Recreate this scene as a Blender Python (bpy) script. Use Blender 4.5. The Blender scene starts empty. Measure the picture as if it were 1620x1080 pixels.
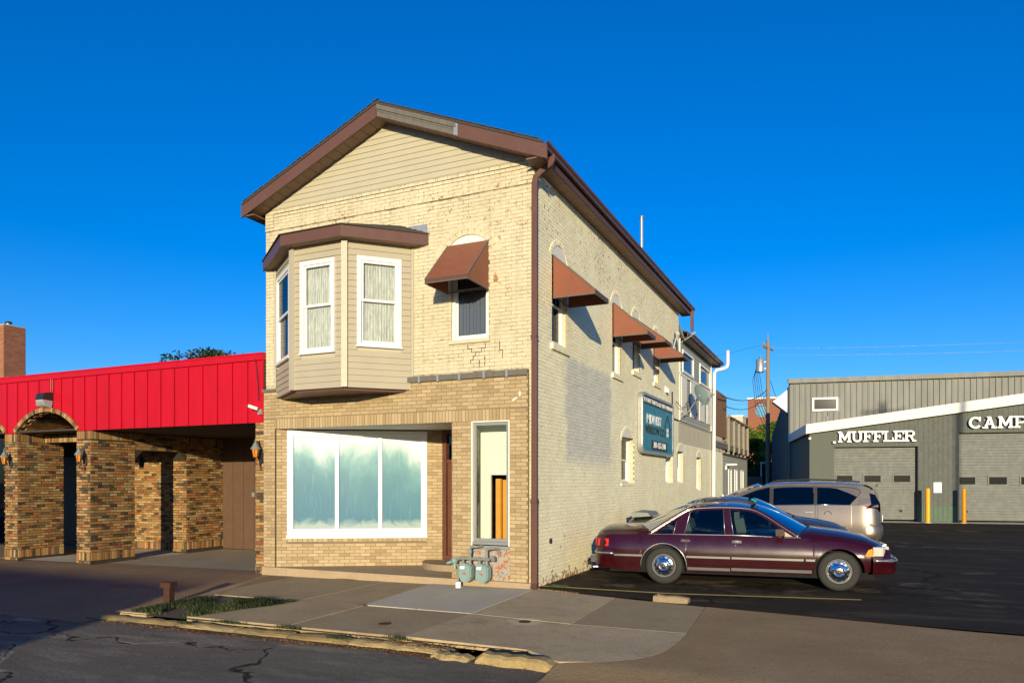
import bpy, math, random
from mathutils import Vector, Matrix
random.seed(7)
R = math.radians
sc = bpy.context.scene
COL = sc.collection

# ------------------------------------------------------------------ camera
cam_data = bpy.data.cameras.new('camera')
cam = bpy.data.objects.new('camera', cam_data)
COL.objects.link(cam)
cam.location = (4.94, -11.65, 1.80)
cam.rotation_euler = (R(90), 0, math.atan(529 / 1150.0))
cam_data.sensor_width = 36.0
cam_data.lens = 1150 / 1620 * 36.0
cam_data.shift_y = 222 / 1620
cam_data.clip_start = 0.1
cam_data.clip_end = 4000
sc.camera = cam

# ------------------------------------------------------------------ light
SUN_DIR = Vector((0.360, -0.933, 0.151)).normalized()      # towards the sun
SUN_EL = math.asin(SUN_DIR.z)
SUN_AZ = math.atan2(SUN_DIR.x, SUN_DIR.y)                  # from +Y, clockwise
world = bpy.data.worlds.new("World")
sc.world = world
world.use_nodes = True
wn = world.node_tree
bg = wn.nodes['Background']
sky = wn.nodes.new('ShaderNodeTexSky')
sky.sky_type = 'NISHITA'
sky.sun_disc = False
sky.sun_elevation = SUN_EL
sky.sun_rotation = SUN_AZ
sky.altitude = 0
sky.air_density = 1.0
sky.dust_density = 0.3
sky.ozone_density = 4.0
hsv = wn.nodes.new('ShaderNodeHueSaturation')
hsv.inputs['Saturation'].default_value = 1.28
tint = wn.nodes.new('ShaderNodeMix'); tint.data_type = 'RGBA'; tint.blend_type = 'MULTIPLY'; tint.inputs[0].default_value = 1
tint.inputs[7].default_value = (0.85, 0.98, 1.32, 1)
wn.links.new(sky.outputs[0], hsv.inputs['Color'])
wn.links.new(hsv.outputs[0], tint.inputs[6])
wn.links.new(tint.outputs[2], bg.inputs['Color'])
bg.inputs['Strength'].default_value = 0.134
sun_data = bpy.data.lights.new('sun', 'SUN')
sun_data.energy = 5.0
sun_data.angle = R(0.5)
sun_data.color = (1.0, 0.87, 0.57)
sun = bpy.data.objects.new('sun', sun_data)
COL.objects.link(sun)
sun.rotation_euler = (-SUN_DIR).to_track_quat('-Z', 'Y').to_euler()
sc.view_settings.view_transform = 'Standard'
sc.view_settings.look = 'None'
sc.view_settings.gamma = 1
sc.view_settings.use_curve_mapping = False
sc.view_settings.exposure = 0.30

# ------------------------------------------------------------------ node helper
class NT:
    def __init__(s, name, rough=0.8, metal=0.0, spec=0.3):
        s.m = bpy.data.materials.new(name)
        s.m.use_nodes = True
        s.t = s.m.node_tree
        s.b = s.t.nodes['Principled BSDF']
        s.b.inputs['Roughness'].default_value = rough
        s.b.inputs['Metallic'].default_value = metal
        s.b.inputs['Specular IOR Level'].default_value = spec
        s._p = None
    def set(s, sock, val):
        if isinstance(val, bpy.types.NodeSocket):
            s.t.links.new(val, sock)
        else:
            if isinstance(val, (tuple, list)) and len(val) == 3 and sock.type == 'RGBA':
                val = (*val, 1)
            sock.default_value = val
    def pos(s):
        if s._p is None:
            s._p = s.t.nodes.new('ShaderNodeNewGeometry').outputs['Position']
        return s._p
    def sep(s, v=None):
        n = s.t.nodes.new('ShaderNodeSeparateXYZ')
        s.set(n.inputs[0], v or s.pos())
        return n.outputs
    def comb(s, x, y, z):
        n = s.t.nodes.new('ShaderNodeCombineXYZ')
        for i, k in enumerate((x, y, z)): s.set(n.inputs[i], k)
        return n.outputs[0]
    def scale(s, v3, v=None):
        n = s.t.nodes.new('ShaderNodeVectorMath'); n.operation = 'MULTIPLY'
        s.set(n.inputs[0], v or s.pos()); n.inputs[1].default_value = v3
        return n.outputs[0]
    def noise(s, sc_, detail=4, rough=0.55, v=None, dist=0.0):
        n = s.t.nodes.new('ShaderNodeTexNoise')
        s.set(n.inputs['Vector'], v or s.pos())
        n.inputs['Scale'].default_value = sc_
        n.inputs['Detail'].default_value = detail
        n.inputs['Roughness'].default_value = rough
        n.inputs['Distortion'].default_value = dist
        return n.outputs['Fac']
    def vor(s, sc_, feat='DISTANCE_TO_EDGE', v=None, out='Distance'):
        n = s.t.nodes.new('ShaderNodeTexVoronoi'); n.feature = feat
        s.set(n.inputs['Vector'], v or s.pos())
        n.inputs['Scale'].default_value = sc_
        return n.outputs[out]
    def m_(s, op, a, b=0.0, clamp=False):
        n = s.t.nodes.new('ShaderNodeMath'); n.operation = op; n.use_clamp = clamp
        s.set(n.inputs[0], a); s.set(n.inputs[1], b)
        return n.outputs[0]
    def mr(s, x, a, b, c=0.0, d=1.0):
        n = s.t.nodes.new('ShaderNodeMapRange')
        s.set(n.inputs[0], x)
        for i, k in enumerate((a, b, c, d)): n.inputs[i + 1].default_value = k
        return n.outputs[0]
    def mix(s, f, a, b, mode='MIX'):
        n = s.t.nodes.new('ShaderNodeMix'); n.data_type = 'RGBA'; n.blend_type = mode
        s.set(n.inputs[0], f); s.set(n.inputs[6], a); s.set(n.inputs[7], b)
        return n.outputs[2]
    def ramp(s, f, stops, const=False):
        n = s.t.nodes.new('ShaderNodeValToRGB')
        s.set(n.inputs[0], f)
        e = n.color_ramp.elements
        if const: n.color_ramp.interpolation = 'CONSTANT'
        while len(e) < len(stops): e.new(0.5)
        for k, (p, c) in zip(e, stops):
            k.position = p; k.color = (*c, 1)
        return n.outputs[0]
    def attr(s, name='tint'):
        n = s.t.nodes.new('ShaderNodeAttribute'); n.attribute_name = name
        o = s.t.nodes.new('ShaderNodeObjectInfo')
        a = s.m_('ADD', n.outputs['Fac'], s.m_('MULTIPLY', o.outputs['Random'], 0.999))
        return s.m_('FRACT', a)
    def bump(s, h, strength=0.3, dist=0.01):
        n = s.t.nodes.new('ShaderNodeBump')
        n.inputs['Strength'].default_value = strength
        n.inputs['Distance'].default_value = dist
        s.set(n.inputs['Height'], h)
        s.t.links.new(n.outputs[0], s.b.inputs['Normal'])
    def col(s, c): s.set(s.b.inputs['Base Color'], c); return s
    def rough(s, r): s.set(s.b.inputs['Roughness'], r); return s

def simple(name, c, rough=0.6, metal=0.0, var=0.12, sc_=6.0, bump=0.0, coat=0.0, bsc=40, spec=0.35):
    n = NT(name, rough, metal, spec)
    f = n.noise(sc_, 5, 0.6)
    n.col(n.mix(f, tuple(k * (1 - var) for k in c), tuple(min(1, k * (1 + var)) for k in c)))
    n.rough(n.mr(n.noise(sc_ * 2.3, 3), 0.3, 0.7, max(0.02, rough - 0.08), min(1, rough + 0.08)))
    if bump: n.bump(n.noise(bsc, 4), bump, 0.01)
    if coat:
        n.b.inputs['Coat Weight'].default_value = coat
        n.b.inputs['Coat Roughness'].default_value = 0.06
    return n.m

M = {}
# -------- painted cream brick (facade and side wall)
n = NT('painted_cream_brick', 0.75)
p = n.sep(); x, y, z = p[0], p[1], p[2]
t = n.attr()
big = n.noise(0.6, 4, 0.6)
c = n.mix(n.mr(big, 0.3, 0.7), (0.49, 0.415, 0.28), (0.60, 0.52, 0.37))
c = n.mix(n.mr(t, 0, 1, 0, 0.35), c, (0.64, 0.57, 0.42))
streak = n.noise(1.0, 5, 0.65, v=n.scale((5, 5, 0.7)))
c = n.mix(n.mr(streak, 0.50, 0.72, 0, 0.5), c, (0.34, 0.29, 0.21))
c = n.mix(n.mr(n.noise(5.5, 6, 0.75), 0.50, 0.66, 0, 0.45), c, (0.42, 0.35, 0.24))
chalk_lift = n.noise(1.4, 5, 0.6, v=n.scale((1, 1, 0.6)))
side = n.m_('GREATER_THAN', x, -0.005)
c = n.mix(n.m_('MULTIPLY', n.mr(chalk_lift, 0.40, 0.60, 0.80, 1.0), side), c, n.mix(t, (0.86, 0.77, 0.52), (0.92, 0.85, 0.60)))  # chalky side wall coloured lighter in place of extra light
# blue-grey overpainted rectangle on the side wall
en = n.m_('MULTIPLY', n.m_('SUBTRACT', n.noise(2.6, 5, 0.65), 0.5), 0.55)
m1 = n.m_('MULTIPLY', n.mr(n.m_('ADD', y, en), 1.50, 1.66), n.mr(n.m_('ADD', y, en), 4.62, 4.42))
m2 = n.m_('MULTIPLY', n.mr(n.m_('ADD', z, en), 2.02, 2.35), n.mr(n.m_('ADD', z, n.m_('MULTIPLY', en, 0.4)), 4.28, 4.17))
pm = n.m_('MULTIPLY', n.m_('MULTIPLY', m1, m2), side)
c = n.mix(n.m_('MULTIPLY', pm, 0.9), c, n.mix(t, (0.54, 0.515, 0.45), (0.62, 0.60, 0.53)))
# open joints between some courses of the side wall
frz = n.m_('FRACT', n.m_('DIVIDE', n.m_('ADD', z, 0.05), 0.0677))
jl = n.m_('MULTIPLY', n.m_('MAXIMUM', n.mr(frz, 0.10, 0.06), n.mr(frz, 0.90, 0.94)), side)
dash = n.mr(n.noise(1.0, 4, 0.7, v=n.scale((1, 5, 22))), 0.56, 0.60)
c = n.mix(n.m_('MULTIPLY', jl, n.m_('MAXIMUM', n.m_('MULTIPLY', dash, 0.8), 0.22)), c, (0.20, 0.16, 0.10))
# peeled spots
pn = n.noise(11, 6, 0.7)
zone = n.noise(0.9, 3, 0.5)
facz = n.m_('MULTIPLY', n.mr(z, 5.9, 6.5), n.mr(z, 7.45, 7.1))
basez = n.mr(n.m_('ADD', z, n.m_('MULTIPLY', n.noise(2.5, 4), 0.5)), 0.55, 0.15)
rust = n.m_('SQRT', n.m_('ADD', n.m_('POWER', n.m_('MULTIPLY', n.m_('ADD', x, 0.74), 2.2), 2.0), n.m_('POWER', n.m_('SUBTRACT', z, 5.42), 2.0)))
thr0 = n.m_('MULTIPLY', n.m_('MULTIPLY', n.mr(rust, 0.16, 0.03), 0.26), n.m_('LESS_THAN', y, 0.0))
thr = n.m_('ADD', thr0, n.m_('ADD', n.m_('MULTIPLY', n.m_('MAXIMUM', n.m_('MULTIPLY', facz, 0.05), n.m_('MULTIPLY', basez, 0.20)), 1.0), n.m_('MULTIPLY', n.mr(zone, 0.35, 0.65), 0.085)))
peel = n.mr(n.m_('ADD', pn, thr), 0.70, 0.712)
c = n.mix(n.m_('MULTIPLY', peel, 0.9), c, n.ramp(n.noise(3, 3), [(0.35, (0.22, 0.075, 0.03)), (0.5, (0.36, 0.13, 0.04)), (0.62, (0.20, 0.13, 0.08))]))
chip = n.mr(n.m_('ADD', n.noise(24, 4, 0.7), n.m_('MULTIPLY', n.noise(1.2, 3), 0.12)), 0.735, 0.76)
c = n.mix(n.m_('MULTIPLY', chip, 0.7), c, (0.16, 0.12, 0.08))
n.col(c)
n.bump(n.m_('ADD', n.noise(35, 4, 0.6), n.m_('MULTIPLY', peel, -0.6)), 0.35, 0.006)
M['paintbrick'] = n.m
# mortar of the painted wall: same paint, darker open joints in places
n = NT('painted_mortar', 0.85)
f = n.noise(2.5, 6, 0.75)
sd = n.m_('GREATER_THAN', n.sep()[0], -0.02)
n.col(n.mix(n.mr(f, 0.44, 0.60), n.mix(sd, (0.46, 0.40, 0.275), (0.76, 0.69, 0.46)), (0.12, 0.09, 0.05)))  # side end takes the same lightening as the side wall
M['paintmortar'] = n.m
# -------- buff veneer brick
n = NT('buff_brick', 0.7)
t = n.attr()
c = n.ramp(t, [(0, (0.30, 0.21, 0.11)), (0.35, (0.39, 0.28, 0.155)), (0.7, (0.45, 0.335, 0.195)), (1, (0.34, 0.245, 0.135))])
c = n.mix(n.mr(n.noise(50, 3, 0.7), 0.55, 0.8, 0, 0.5), c, (0.27, 0.17, 0.09))
c = n.mix(n.mr(n.noise(1.3, 4, 0.6), 0.55, 0.75, 0, 0.35), c, (0.30, 0.21, 0.12))
n.col(c); n.bump(n.noise(60, 4), 0.3, 0.004)
M['buff'] = n.m
M['buffmortar'] = simple('grey_buff_mortar', (0.19, 0.145, 0.09), 0.9, var=0.3, sc_=9)
# -------- multi-coloured rustic brick
n = NT('rustic_brick', 0.75)
t = n.attr()
c = n.ramp(t, [(0, (0.31, 0.155, 0.05)), (0.16, (0.38, 0.235, 0.095)), (0.30, (0.34, 0.13, 0.035)), (0.43, (0.20, 0.095, 0.035)),
               (0.54, (0.43, 0.29, 0.14)), (0.64, (0.25, 0.155, 0.07)), (0.74, (0.20, 0.055, 0.025)), (0.80, (0.10, 0.075, 0.045)), (0.86, (0.02, 0.019, 0.018))], True)
c = n.mix(n.mr(n.noise(22, 5, 0.7), 0.40, 0.72, 0.0, 0.7), c, n.mix(n.noise(4), (0.44, 0.27, 0.10), (0.10, 0.07, 0.045)))
n.col(c); n.bump(n.noise(30, 5, 0.7), 0.6, 0.012)
M['rustic'] = n.m
M['rusticmortar'] = simple('dark_rustic_mortar', (0.045, 0.032, 0.02), 0.95, var=0.3, sc_=12)
# -------- chimney / red brick
n = NT('red_brick', 0.8)
t = n.attr()
n.col(n.ramp(t, [(0, (0.26, 0.09, 0.05)), (0.5, (0.34, 0.12, 0.06)), (1, (0.22, 0.085, 0.05))]))
M['redbrick'] = n.m
M['redmortar'] = simple('light_mortar', (0.42, 0.32, 0.24), 0.9)
# -------- metals, paint, trim
M['siding'] = simple('beige_vinyl_siding', (0.43, 0.385, 0.285), 0.5, var=0.08, sc_=2)
M['bay_siding'] = simple('tan_vinyl_siding', (0.385, 0.335, 0.25), 0.45, var=0.08, sc_=2)
M['corner'] = simple('tan_corner_trim', (0.44, 0.39, 0.30), 0.45, var=0.06)
M['brown'] = simple('brown_aluminium_trim', (0.115, 0.055, 0.042), 0.42, var=0.12, sc_=3)
M['soffit'] = simple('brown_soffit_panel', (0.24, 0.15, 0.10), 0.6, var=0.15)
M['greyboard'] = simple('weathered_grey_board', (0.13, 0.115, 0.10), 0.85, var=0.4, sc_=14, bump=0.3)
M['shingle'] = simple('dark_asphalt_shingle', (0.055, 0.045, 0.04), 0.95, var=0.4, sc_=30, bump=0.4)
M['white'] = simple('white_vinyl_frame', (0.72, 0.71, 0.68), 0.4, var=0.03)
M['whitepaint'] = simple('old_white_paint', (0.72, 0.68, 0.60), 0.6, var=0.10, sc_=8)
M['awning'] = simple('rust_brown_awning', (0.21, 0.070, 0.040), 0.48, var=0.12, sc_=4)
M['awnedge'] = simple('dark_awning_edge', (0.10, 0.05, 0.035), 0.5)
n = NT('red_painted_metal', 0.42)
zz = n.sep()[2]
c = n.mix(n.mr(n.noise(1.2, 5, 0.6, v=n.scale((3, 3, 0.8))), 0.4, 0.75, 0, 0.5), (0.48, 0.004, 0.016), (0.31, 0.004, 0.011))
n.col(n.mix(n.mr(n.noise(30, 4, .7), .66, .73, 0, .4), c, (0.22, 0.02, 0.02)))
n.bump(n.m_('ADD', n.noise(1.6, 3, 0.5), n.m_('MULTIPLY', n.noise(9, 3), 0.15)), 0.5, 0.05)
M['red'] = n.m
M['black'] = simple('black_metal', (0.022, 0.022, 0.024), 0.4, var=0.2)
M['darkwood'] = simple('dark_brown_board', (0.11, 0.06, 0.038), 0.6, var=0.2, sc_=5)
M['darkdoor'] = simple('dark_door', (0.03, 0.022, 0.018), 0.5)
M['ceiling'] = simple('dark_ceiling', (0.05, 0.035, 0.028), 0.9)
M['doorwood'] = simple('brown_door_wood', (0.12, 0.045, 0.025), 0.45, var=0.25, sc_=6)
M['galv'] = simple('galvanised_metal', (0.42, 0.42, 0.41), 0.4, 0.6, var=0.15)
M['grey'] = simple('grey_metal', (0.28, 0.28, 0.28), 0.5, 0.3)
M['meter'] = simple('grey_green_meter_paint', (0.20, 0.29, 0.28), 0.45, var=0.12, sc_=12)
M['pipe'] = simple('grey_gas_pipe', (0.19, 0.20, 0.18), 0.55, var=0.3, sc_=20)
M['redmark'] = simple('red_marking', (0.55, 0.03, 0.03), 0.5)
M['interior'] = simple('white_interior_wall', (0.74, 0.78, 0.68), 0.85, var=0.03)
M['stud'] = simple('pine_stud', (0.65, 0.30, 0.05), 0.6, var=0.15, sc_=8)
M['darkroom'] = simple('dark_room', (0.04, 0.03, 0.025), 0.9)
n = NT('grey_sheer_curtain', 0.9); n.col(n.mix(n.mr(n.noise(1, 5, .7, v=n.scale((60, 60, 5))), .35, .65), (0.30, 0.29, 0.28), (0.62, 0.61, 0.58))); M['curtain'] = n.m
M['darkcurtain'] = simple('dim_blue_curtain', (0.10, 0.11, 0.15), 0.9, var=0.2, sc_=20)
M['orange_glass'] = simple('amber_lamp_glass', (0.75, 0.23, 0.02), 0.25, var=0.15)
M['clear_lens'] = simple('clear_lens', (0.35, 0.36, 0.36), 0.12, var=0.2)
n = NT('flaking_panel', 0.85)
f = n.noise(13, 6, 0.75)
c = n.ramp(f, [(0.36, (0.06, 0.05, 0.04)), (0.44, (0.30, 0.28, 0.25)), (0.53, (0.42, 0.39, 0.35)), (0.545, (0.34, 0.10, 0.02)), (0.7, (0.38, 0.12, 0.03))])
c = n.mix(n.mr(n.noise(60, 3, 0.7), 0.5, 0.6, 0, 0.6), c, (0.32, 0.27, 0.24))
n.col(c); n.bump(n.noise(40, 5, 0.7), 0.6, 0.01)
M['flaking'] = n.m
# soaped shop-window film: opaque swirl of white and teal
n = NT('soaped_window_film', 0.35, spec=0.15)
pp = n.sep()
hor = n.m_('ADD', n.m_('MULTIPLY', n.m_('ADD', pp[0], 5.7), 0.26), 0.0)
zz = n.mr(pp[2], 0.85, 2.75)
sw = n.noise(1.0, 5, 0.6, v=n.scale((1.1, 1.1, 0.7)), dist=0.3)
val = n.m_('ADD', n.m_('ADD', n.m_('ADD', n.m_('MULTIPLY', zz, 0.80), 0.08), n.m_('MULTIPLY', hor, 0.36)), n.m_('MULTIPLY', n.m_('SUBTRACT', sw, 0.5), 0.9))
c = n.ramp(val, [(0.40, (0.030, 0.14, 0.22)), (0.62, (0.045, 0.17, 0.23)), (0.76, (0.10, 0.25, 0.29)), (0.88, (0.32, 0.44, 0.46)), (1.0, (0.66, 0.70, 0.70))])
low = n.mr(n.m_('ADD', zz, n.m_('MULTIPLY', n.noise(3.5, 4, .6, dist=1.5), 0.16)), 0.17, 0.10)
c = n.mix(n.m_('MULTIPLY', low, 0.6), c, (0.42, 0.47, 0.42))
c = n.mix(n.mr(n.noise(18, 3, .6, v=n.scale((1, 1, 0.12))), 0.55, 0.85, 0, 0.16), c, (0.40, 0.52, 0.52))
n.col(c)
M['film'] = n.m
# transparent glass
def glass(name, tint, refl_ior=1.5, rough=0.02):
    m = bpy.data.materials.new(name); m.use_nodes = True
    t = m.node_tree; t.nodes.remove(t.nodes['Principled BSDF'])
    out = t.nodes['Material Output']
    fr = t.nodes.new('ShaderNodeFresnel'); fr.inputs[0].default_value = refl_ior
    tr = t.nodes.new('ShaderNodeBsdfTransparent'); tr.inputs[0].default_value = (*tint, 1)
    gl = t.nodes.new('ShaderNodeBsdfGlossy'); gl.inputs['Roughness'].default_value = rough
    mx = t.nodes.new('ShaderNodeMixShader')
    t.links.new(fr.outputs[0], mx.inputs[0]); t.links.new(tr.outputs[0], mx.inputs[1])
    t.links.new(gl.outputs[0], mx.inputs[2]); t.links.new(mx.outputs[0], out.inputs['Surface'])
    return m
n = NT('dark_reflective_pane', 0.10, spec=0.12); n.col((0.012, 0.014, 0.016)); M['blackpane'] = n.m
M['glass'] = glass('window_glass', (0.94, 0.96, 0.95), 1.28)
M['carglass'] = glass('tinted_car_glass', (0.58, 0.66, 0.66), 1.5)
M['darkglass'] = glass('dark_tinted_glass', (0.10, 0.12, 0.13), 1.6)
# -------- ground
def concrete(name, a, b, stain, bsc=60, speck=0.5):
    n = NT(name, 0.95, spec=0.06)
    c = n.mix(n.mr(n.noise(0.9, 6, 0.65), 0.3, 0.7), a, b)
    c = n.mix(n.mr(n.noise(2.1, 5, 0.7), 0.58, 0.75, 0, 0.55), c, stain)
    c = n.mix(n.mr(n.noise(120, 2, 0.6), 0.6, 0.75, 0, speck), c, tuple(k * 1.6 for k in b))
    c = n.mix(n.mr(n.noise(38, 3, 0.65), 0.54, 0.70, 0, 0.55), c, tuple(k * 0.5 for k in a))
    t = n.attr()
    c = n.mix(n.mr(t, 0, 1, 0, 0.6), c, tuple(k * 0.62 for k in a))
    if name.startswith('brown_side'):
        q = n.sep()
        d = n.m_('SQRT', n.m_('ADD', n.m_('POWER', n.m_('SUBTRACT', q[0], 0.98), 2.0), n.m_('POWER', n.m_('MULTIPLY', n.m_('SUBTRACT', q[1], -2.63), 1.1), 2.0)))
        d = n.m_('ADD', d, n.m_('MULTIPLY', n.m_('SUBTRACT', n.noise(5, 4), 0.5), 0.35))
        c = n.mix(n.mr(d, 0.30, 0.18, 0, 0.75), c, (0.70, 0.56, 0.34))
        c = n.mix(n.mr(n.noise(3.2, 5, 0.7, v=n.scale((1, 1.3, 1))), 0.55, 0.70, 0, 0.5), c, tuple(k * 0.55 for k in a))
    n.col(c); n.bump(n.m_('ADD', n.noise(min(bsc, 30), 5, 0.75), n.m_('MULTIPLY', n.noise(6, 5, 0.65), 0.6)), 0.9, 0.022)
    return n.m
M['walk'] = concrete('brown_sidewalk_concrete', (0.45, 0.335, 0.195), (0.60, 0.46, 0.28), (0.27, 0.19, 0.10))
M['newslab'] = concrete('pale_new_concrete', (0.62, 0.55, 0.42), (0.74, 0.67, 0.54), (0.42, 0.35, 0.25), speck=0.15)
M['apron'] = concrete('worn_apron_concrete', (0.38, 0.25, 0.125), (0.54, 0.38, 0.21), (0.44, 0.165, 0.06))
M['drive'] = concrete('driveway_concrete', (0.34, 0.22, 0.13), (0.50, 0.34, 0.20), (0.15, 0.095, 0.055))
M['gravel'] = concrete('pebbled_carport_floor', (0.42, 0.35, 0.26), (0.60, 0.51, 0.40), (0.28, 0.22, 0.15), bsc=25, speck=0.9)
M['entry'] = concrete('entry_concrete', (0.38, 0.28, 0.18), (0.46, 0.34, 0.22), (0.28, 0.19, 0.12))
M['curb'] = concrete('worn_yellow_curb', (0.34, 0.23, 0.10), (0.52, 0.39, 0.19), (0.16, 0.11, 0.06), bsc=30)
M['joint'] = simple('dirt_joint', (0.10, 0.075, 0.05), 0.95, var=0.3, sc_=8)
def asphalt(name, a, b, light, crack=0.0, csc=0.35, wet=0.75):
    n = NT(name, wet, spec=0.12)
    c = n.mix(n.mr(n.noise(0.5, 6, 0.65, v=n.scale((0.5, 1.3, 1))), 0.3, 0.7), a, b)
    c = n.mix(n.mr(n.noise(1.5, 6, 0.7, v=n.scale((0.35, 1.2, 1))), 0.52, 0.72, 0, 0.6), c, light)
    c = n.mix(n.mr(n.noise(90, 3, 0.7), 0.55, 0.75, 0, 0.6), c, tuple(k * 2.4 for k in b))
    h = n.noise(28, 5, 0.8)
    if crack:
        vv = n.t.nodes.new('ShaderNodeVectorMath'); vv.operation = 'ADD'
        nn = n.t.nodes.new('ShaderNodeTexNoise'); nn.inputs['Scale'].default_value = 1.6; nn.inputs['Detail'].default_value = 6
        n.t.links.new(n.pos(), nn.inputs['Vector'])
        sc2 = n.t.nodes.new('ShaderNodeVectorMath'); sc2.operation = 'SCALE'; sc2.inputs['Scale'].default_value = 1.3
        n.t.links.new(nn.outputs['Color'], sc2.inputs[0])
        n.t.links.new(n.pos(), vv.inputs[0]); n.t.links.new(sc2.outputs[0], vv.inputs[1])
        vvs = n.scale((0.7, 1.0, 1), vv.outputs[0])
        d = n.vor(csc, v=vvs)
        cr = n.mr(d, 0.004, 0.014, 1, 0)
        c = n.mix(n.m_('MULTIPLY', cr, crack), c, (0.012, 0.010, 0.009))
        lip = n.m_('MULTIPLY', n.mr(d, 0.012, 0.03, 1, 0), n.mr(n.noise(0.8, 3), 0.5, 0.6))
        c = n.mix(n.m_('MULTIPLY', lip, 0.35), c, tuple(k * 2.0 for k in light))
        h = n.m_('SUBTRACT', h, n.m_('MULTIPLY', cr, 1.2))
    n.col(c)
    n.bump(n.m_('ADD', h, n.m_('MULTIPLY', n.noise(4, 5, 0.7), 2.0)), 1.0, 0.04)
    return n.m
M['road'] = asphalt('old_road_asphalt', (0.12, 0.105, 0.085), (0.23, 0.20, 0.155), (0.46, 0.41, 0.31), 0.9)
M['lot'] = asphalt('dark_lot_asphalt', (0.024, 0.018, 0.012), (0.048, 0.036, 0.025), (0.17, 0.125, 0.08), 0.8, 0.22, 0.85)
M['earth'] = simple('bare_ground', (0.10, 0.08, 0.055), 0.95, var=0.3, sc_=0.5)
M['yellowline'] = simple('yellow_line_paint', (0.62, 0.43, 0.10), 0.7, var=0.35, sc_=18)
M['leafgreen'] = NT('foliage_green', 0.6).m
def foliage(name, a, b, trans=0.25):
    n = NT(name, 0.55, spec=0.25)
    t = n.attr()
    c = n.mix(t, a, b)
    n.col(n.mix(n.mr(n.noise(0.9, 3), 0.4, 0.65), c, tuple(k * 0.65 for k in a)))
    tr = n.t.nodes.new('ShaderNodeBsdfTranslucent'); n.set(tr.inputs[0], b)
    mx = n.t.nodes.new('ShaderNodeMixShader'); mx.inputs[0].default_value = trans
    out = n.t.nodes['Material Output']
    n.t.links.new(n.b.outputs[0], mx.inputs[1]); n.t.links.new(tr.outputs[0], mx.inputs[2])
    n.t.links.new(mx.outputs[0], out.inputs['Surface'])
    return n.m
M['foliage'] = foliage('tree_foliage', (0.07, 0.13, 0.012), (0.17, 0.24, 0.02))
M['foliage_dark'] = foliage('dark_tree_foliage', (0.025, 0.05, 0.015), (0.06, 0.085, 0.02))
M['grass'] = foliage('grass_blades', (0.035, 0.055, 0.018), (0.11, 0.12, 0.045), 0.12)
M['deadleaf'] = foliage('dead_leaves', (0.24, 0.10, 0.03), (0.34, 0.18, 0.06), 0.1)
M['bark'] = simple('grey_bark', (0.12, 0.09, 0.065), 0.9, var=0.3, sc_=10, bump=0.4)
M['polewood'] = simple('weathered_pole_wood', (0.24, 0.18, 0.125), 0.85, var=0.25, sc_=7, bump=0.2)
M['postwood'] = simple('red_brown_post_wood', (0.06, 0.022, 0.012), 0.8, var=0.45, sc_=18, bump=0.3)
# -------- muffler shop
n = NT('grey_ribbed_metal', 0.5, 0.0)
n.col(n.mix(n.mr(n.noise(1, 4, .6, v=n.scale((2, 2, .4))), .35, .7), (0.118, 0.118, 0.112), (0.172, 0.172, 0.162)))
M['metalwall'] = n.m
M['shopwall'] = simple('olive_grey_board_wall', (0.086, 0.092, 0.082), 0.7, var=0.2, sc_=3)
M['shopgreen'] = simple('green_patch_board', (0.075, 0.12, 0.08), 0.7, var=0.12)
M['garagedoor'] = simple('olive_grey_garage_door', (0.126, 0.130, 0.122), 0.6, var=0.1, sc_=2)
M['bollard'] = simple('yellow_orange_bollard', (0.75, 0.33, 0.01), 0.45, var=0.05)
M['greybrick'] = simple('grey_painted_brick', (0.095, 0.105, 0.09), 0.75, var=0.15, sc_=14)
M['letterwhite'] = simple('white_letter_face', (0.74, 0.76, 0.74), 0.4, var=0.04)
# -------- sign faces
M['teal'] = simple('teal_sign_face', (0.010, 0.20, 0.30), 0.35, var=0.15, sc_=1.5, spec=0.08)
M['signdark'] = simple('charcoal_sign_band', (0.03, 0.035, 0.04), 0.4, spec=0.08)
M['signwhite'] = simple('sign_white_ink', (0.78, 0.80, 0.80), 0.4)
M['attblue'] = simple('sky_blue_emblem', (0.03, 0.38, 0.66), 0.35)
M['dish'] = simple('grey_green_dish', (0.17, 0.21, 0.19), 0.5)
M['fencewood'] = simple('brown_fence_board', (0.19, 0.105, 0.055), 0.8, var=0.25, sc_=9)
M['greywood'] = simple('grey_weathered_board', (0.26, 0.22, 0.17), 0.85, var=0.3, sc_=9)
M['greysiding'] = simple('pale_grey_siding', (0.33, 0.33, 0.29), 0.6, var=0.1)
M['plaster'] = simple('cream_plaster', (0.52, 0.46, 0.34), 0.85, var=0.2, sc_=2.5)
# -------- car paints
def paint(name, c, rough=0.25, metal=0.5, dust=0.35, dustc=(0.30, 0.22, 0.16)):
    n = NT(name, rough, metal, 0.5)
    nz = n.t.nodes.new('ShaderNodeNewGeometry').outputs['Normal']
    up = n.mr(n.sep(nz)[2], 0.2, 0.95, 0, 1)
    f = n.m_('MULTIPLY', n.mr(n.noise(3.5, 6, 0.7), 0.35, 0.75), dust)
    zlow = n.mr(n.sep()[2], 0.42, 0.12, 0, 0.35)
    f2 = n.m_('MAXIMUM', f, n.m_('MULTIPLY', zlow, n.mr(n.noise(9, 4, .7), .3, .7)), True)
    n.col(n.mix(n.m_('MULTIPLY', f2, 0.45), c, dustc))
    n.set(n.b.inputs['Metallic'], n.mr(f2, 0, 1, metal, 0.0))
    n.rough(n.mr(f2, 0, 1, rough, 0.6))
    n.b.inputs['Coat Weight'].default_value = 0.5
    n.b.inputs['Coat Roughness'].default_value = 0.04
    return n.m
M['maroon'] = paint('maroon_car_paint', (0.030, 0.001, 0.004), 0.22, 0.1, 0.10, (0.12, 0.05, 0.04))
M['silver'] = paint('champagne_silver_paint', (0.17, 0.142, 0.125), 0.33, 0.75, 0.15)
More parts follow.
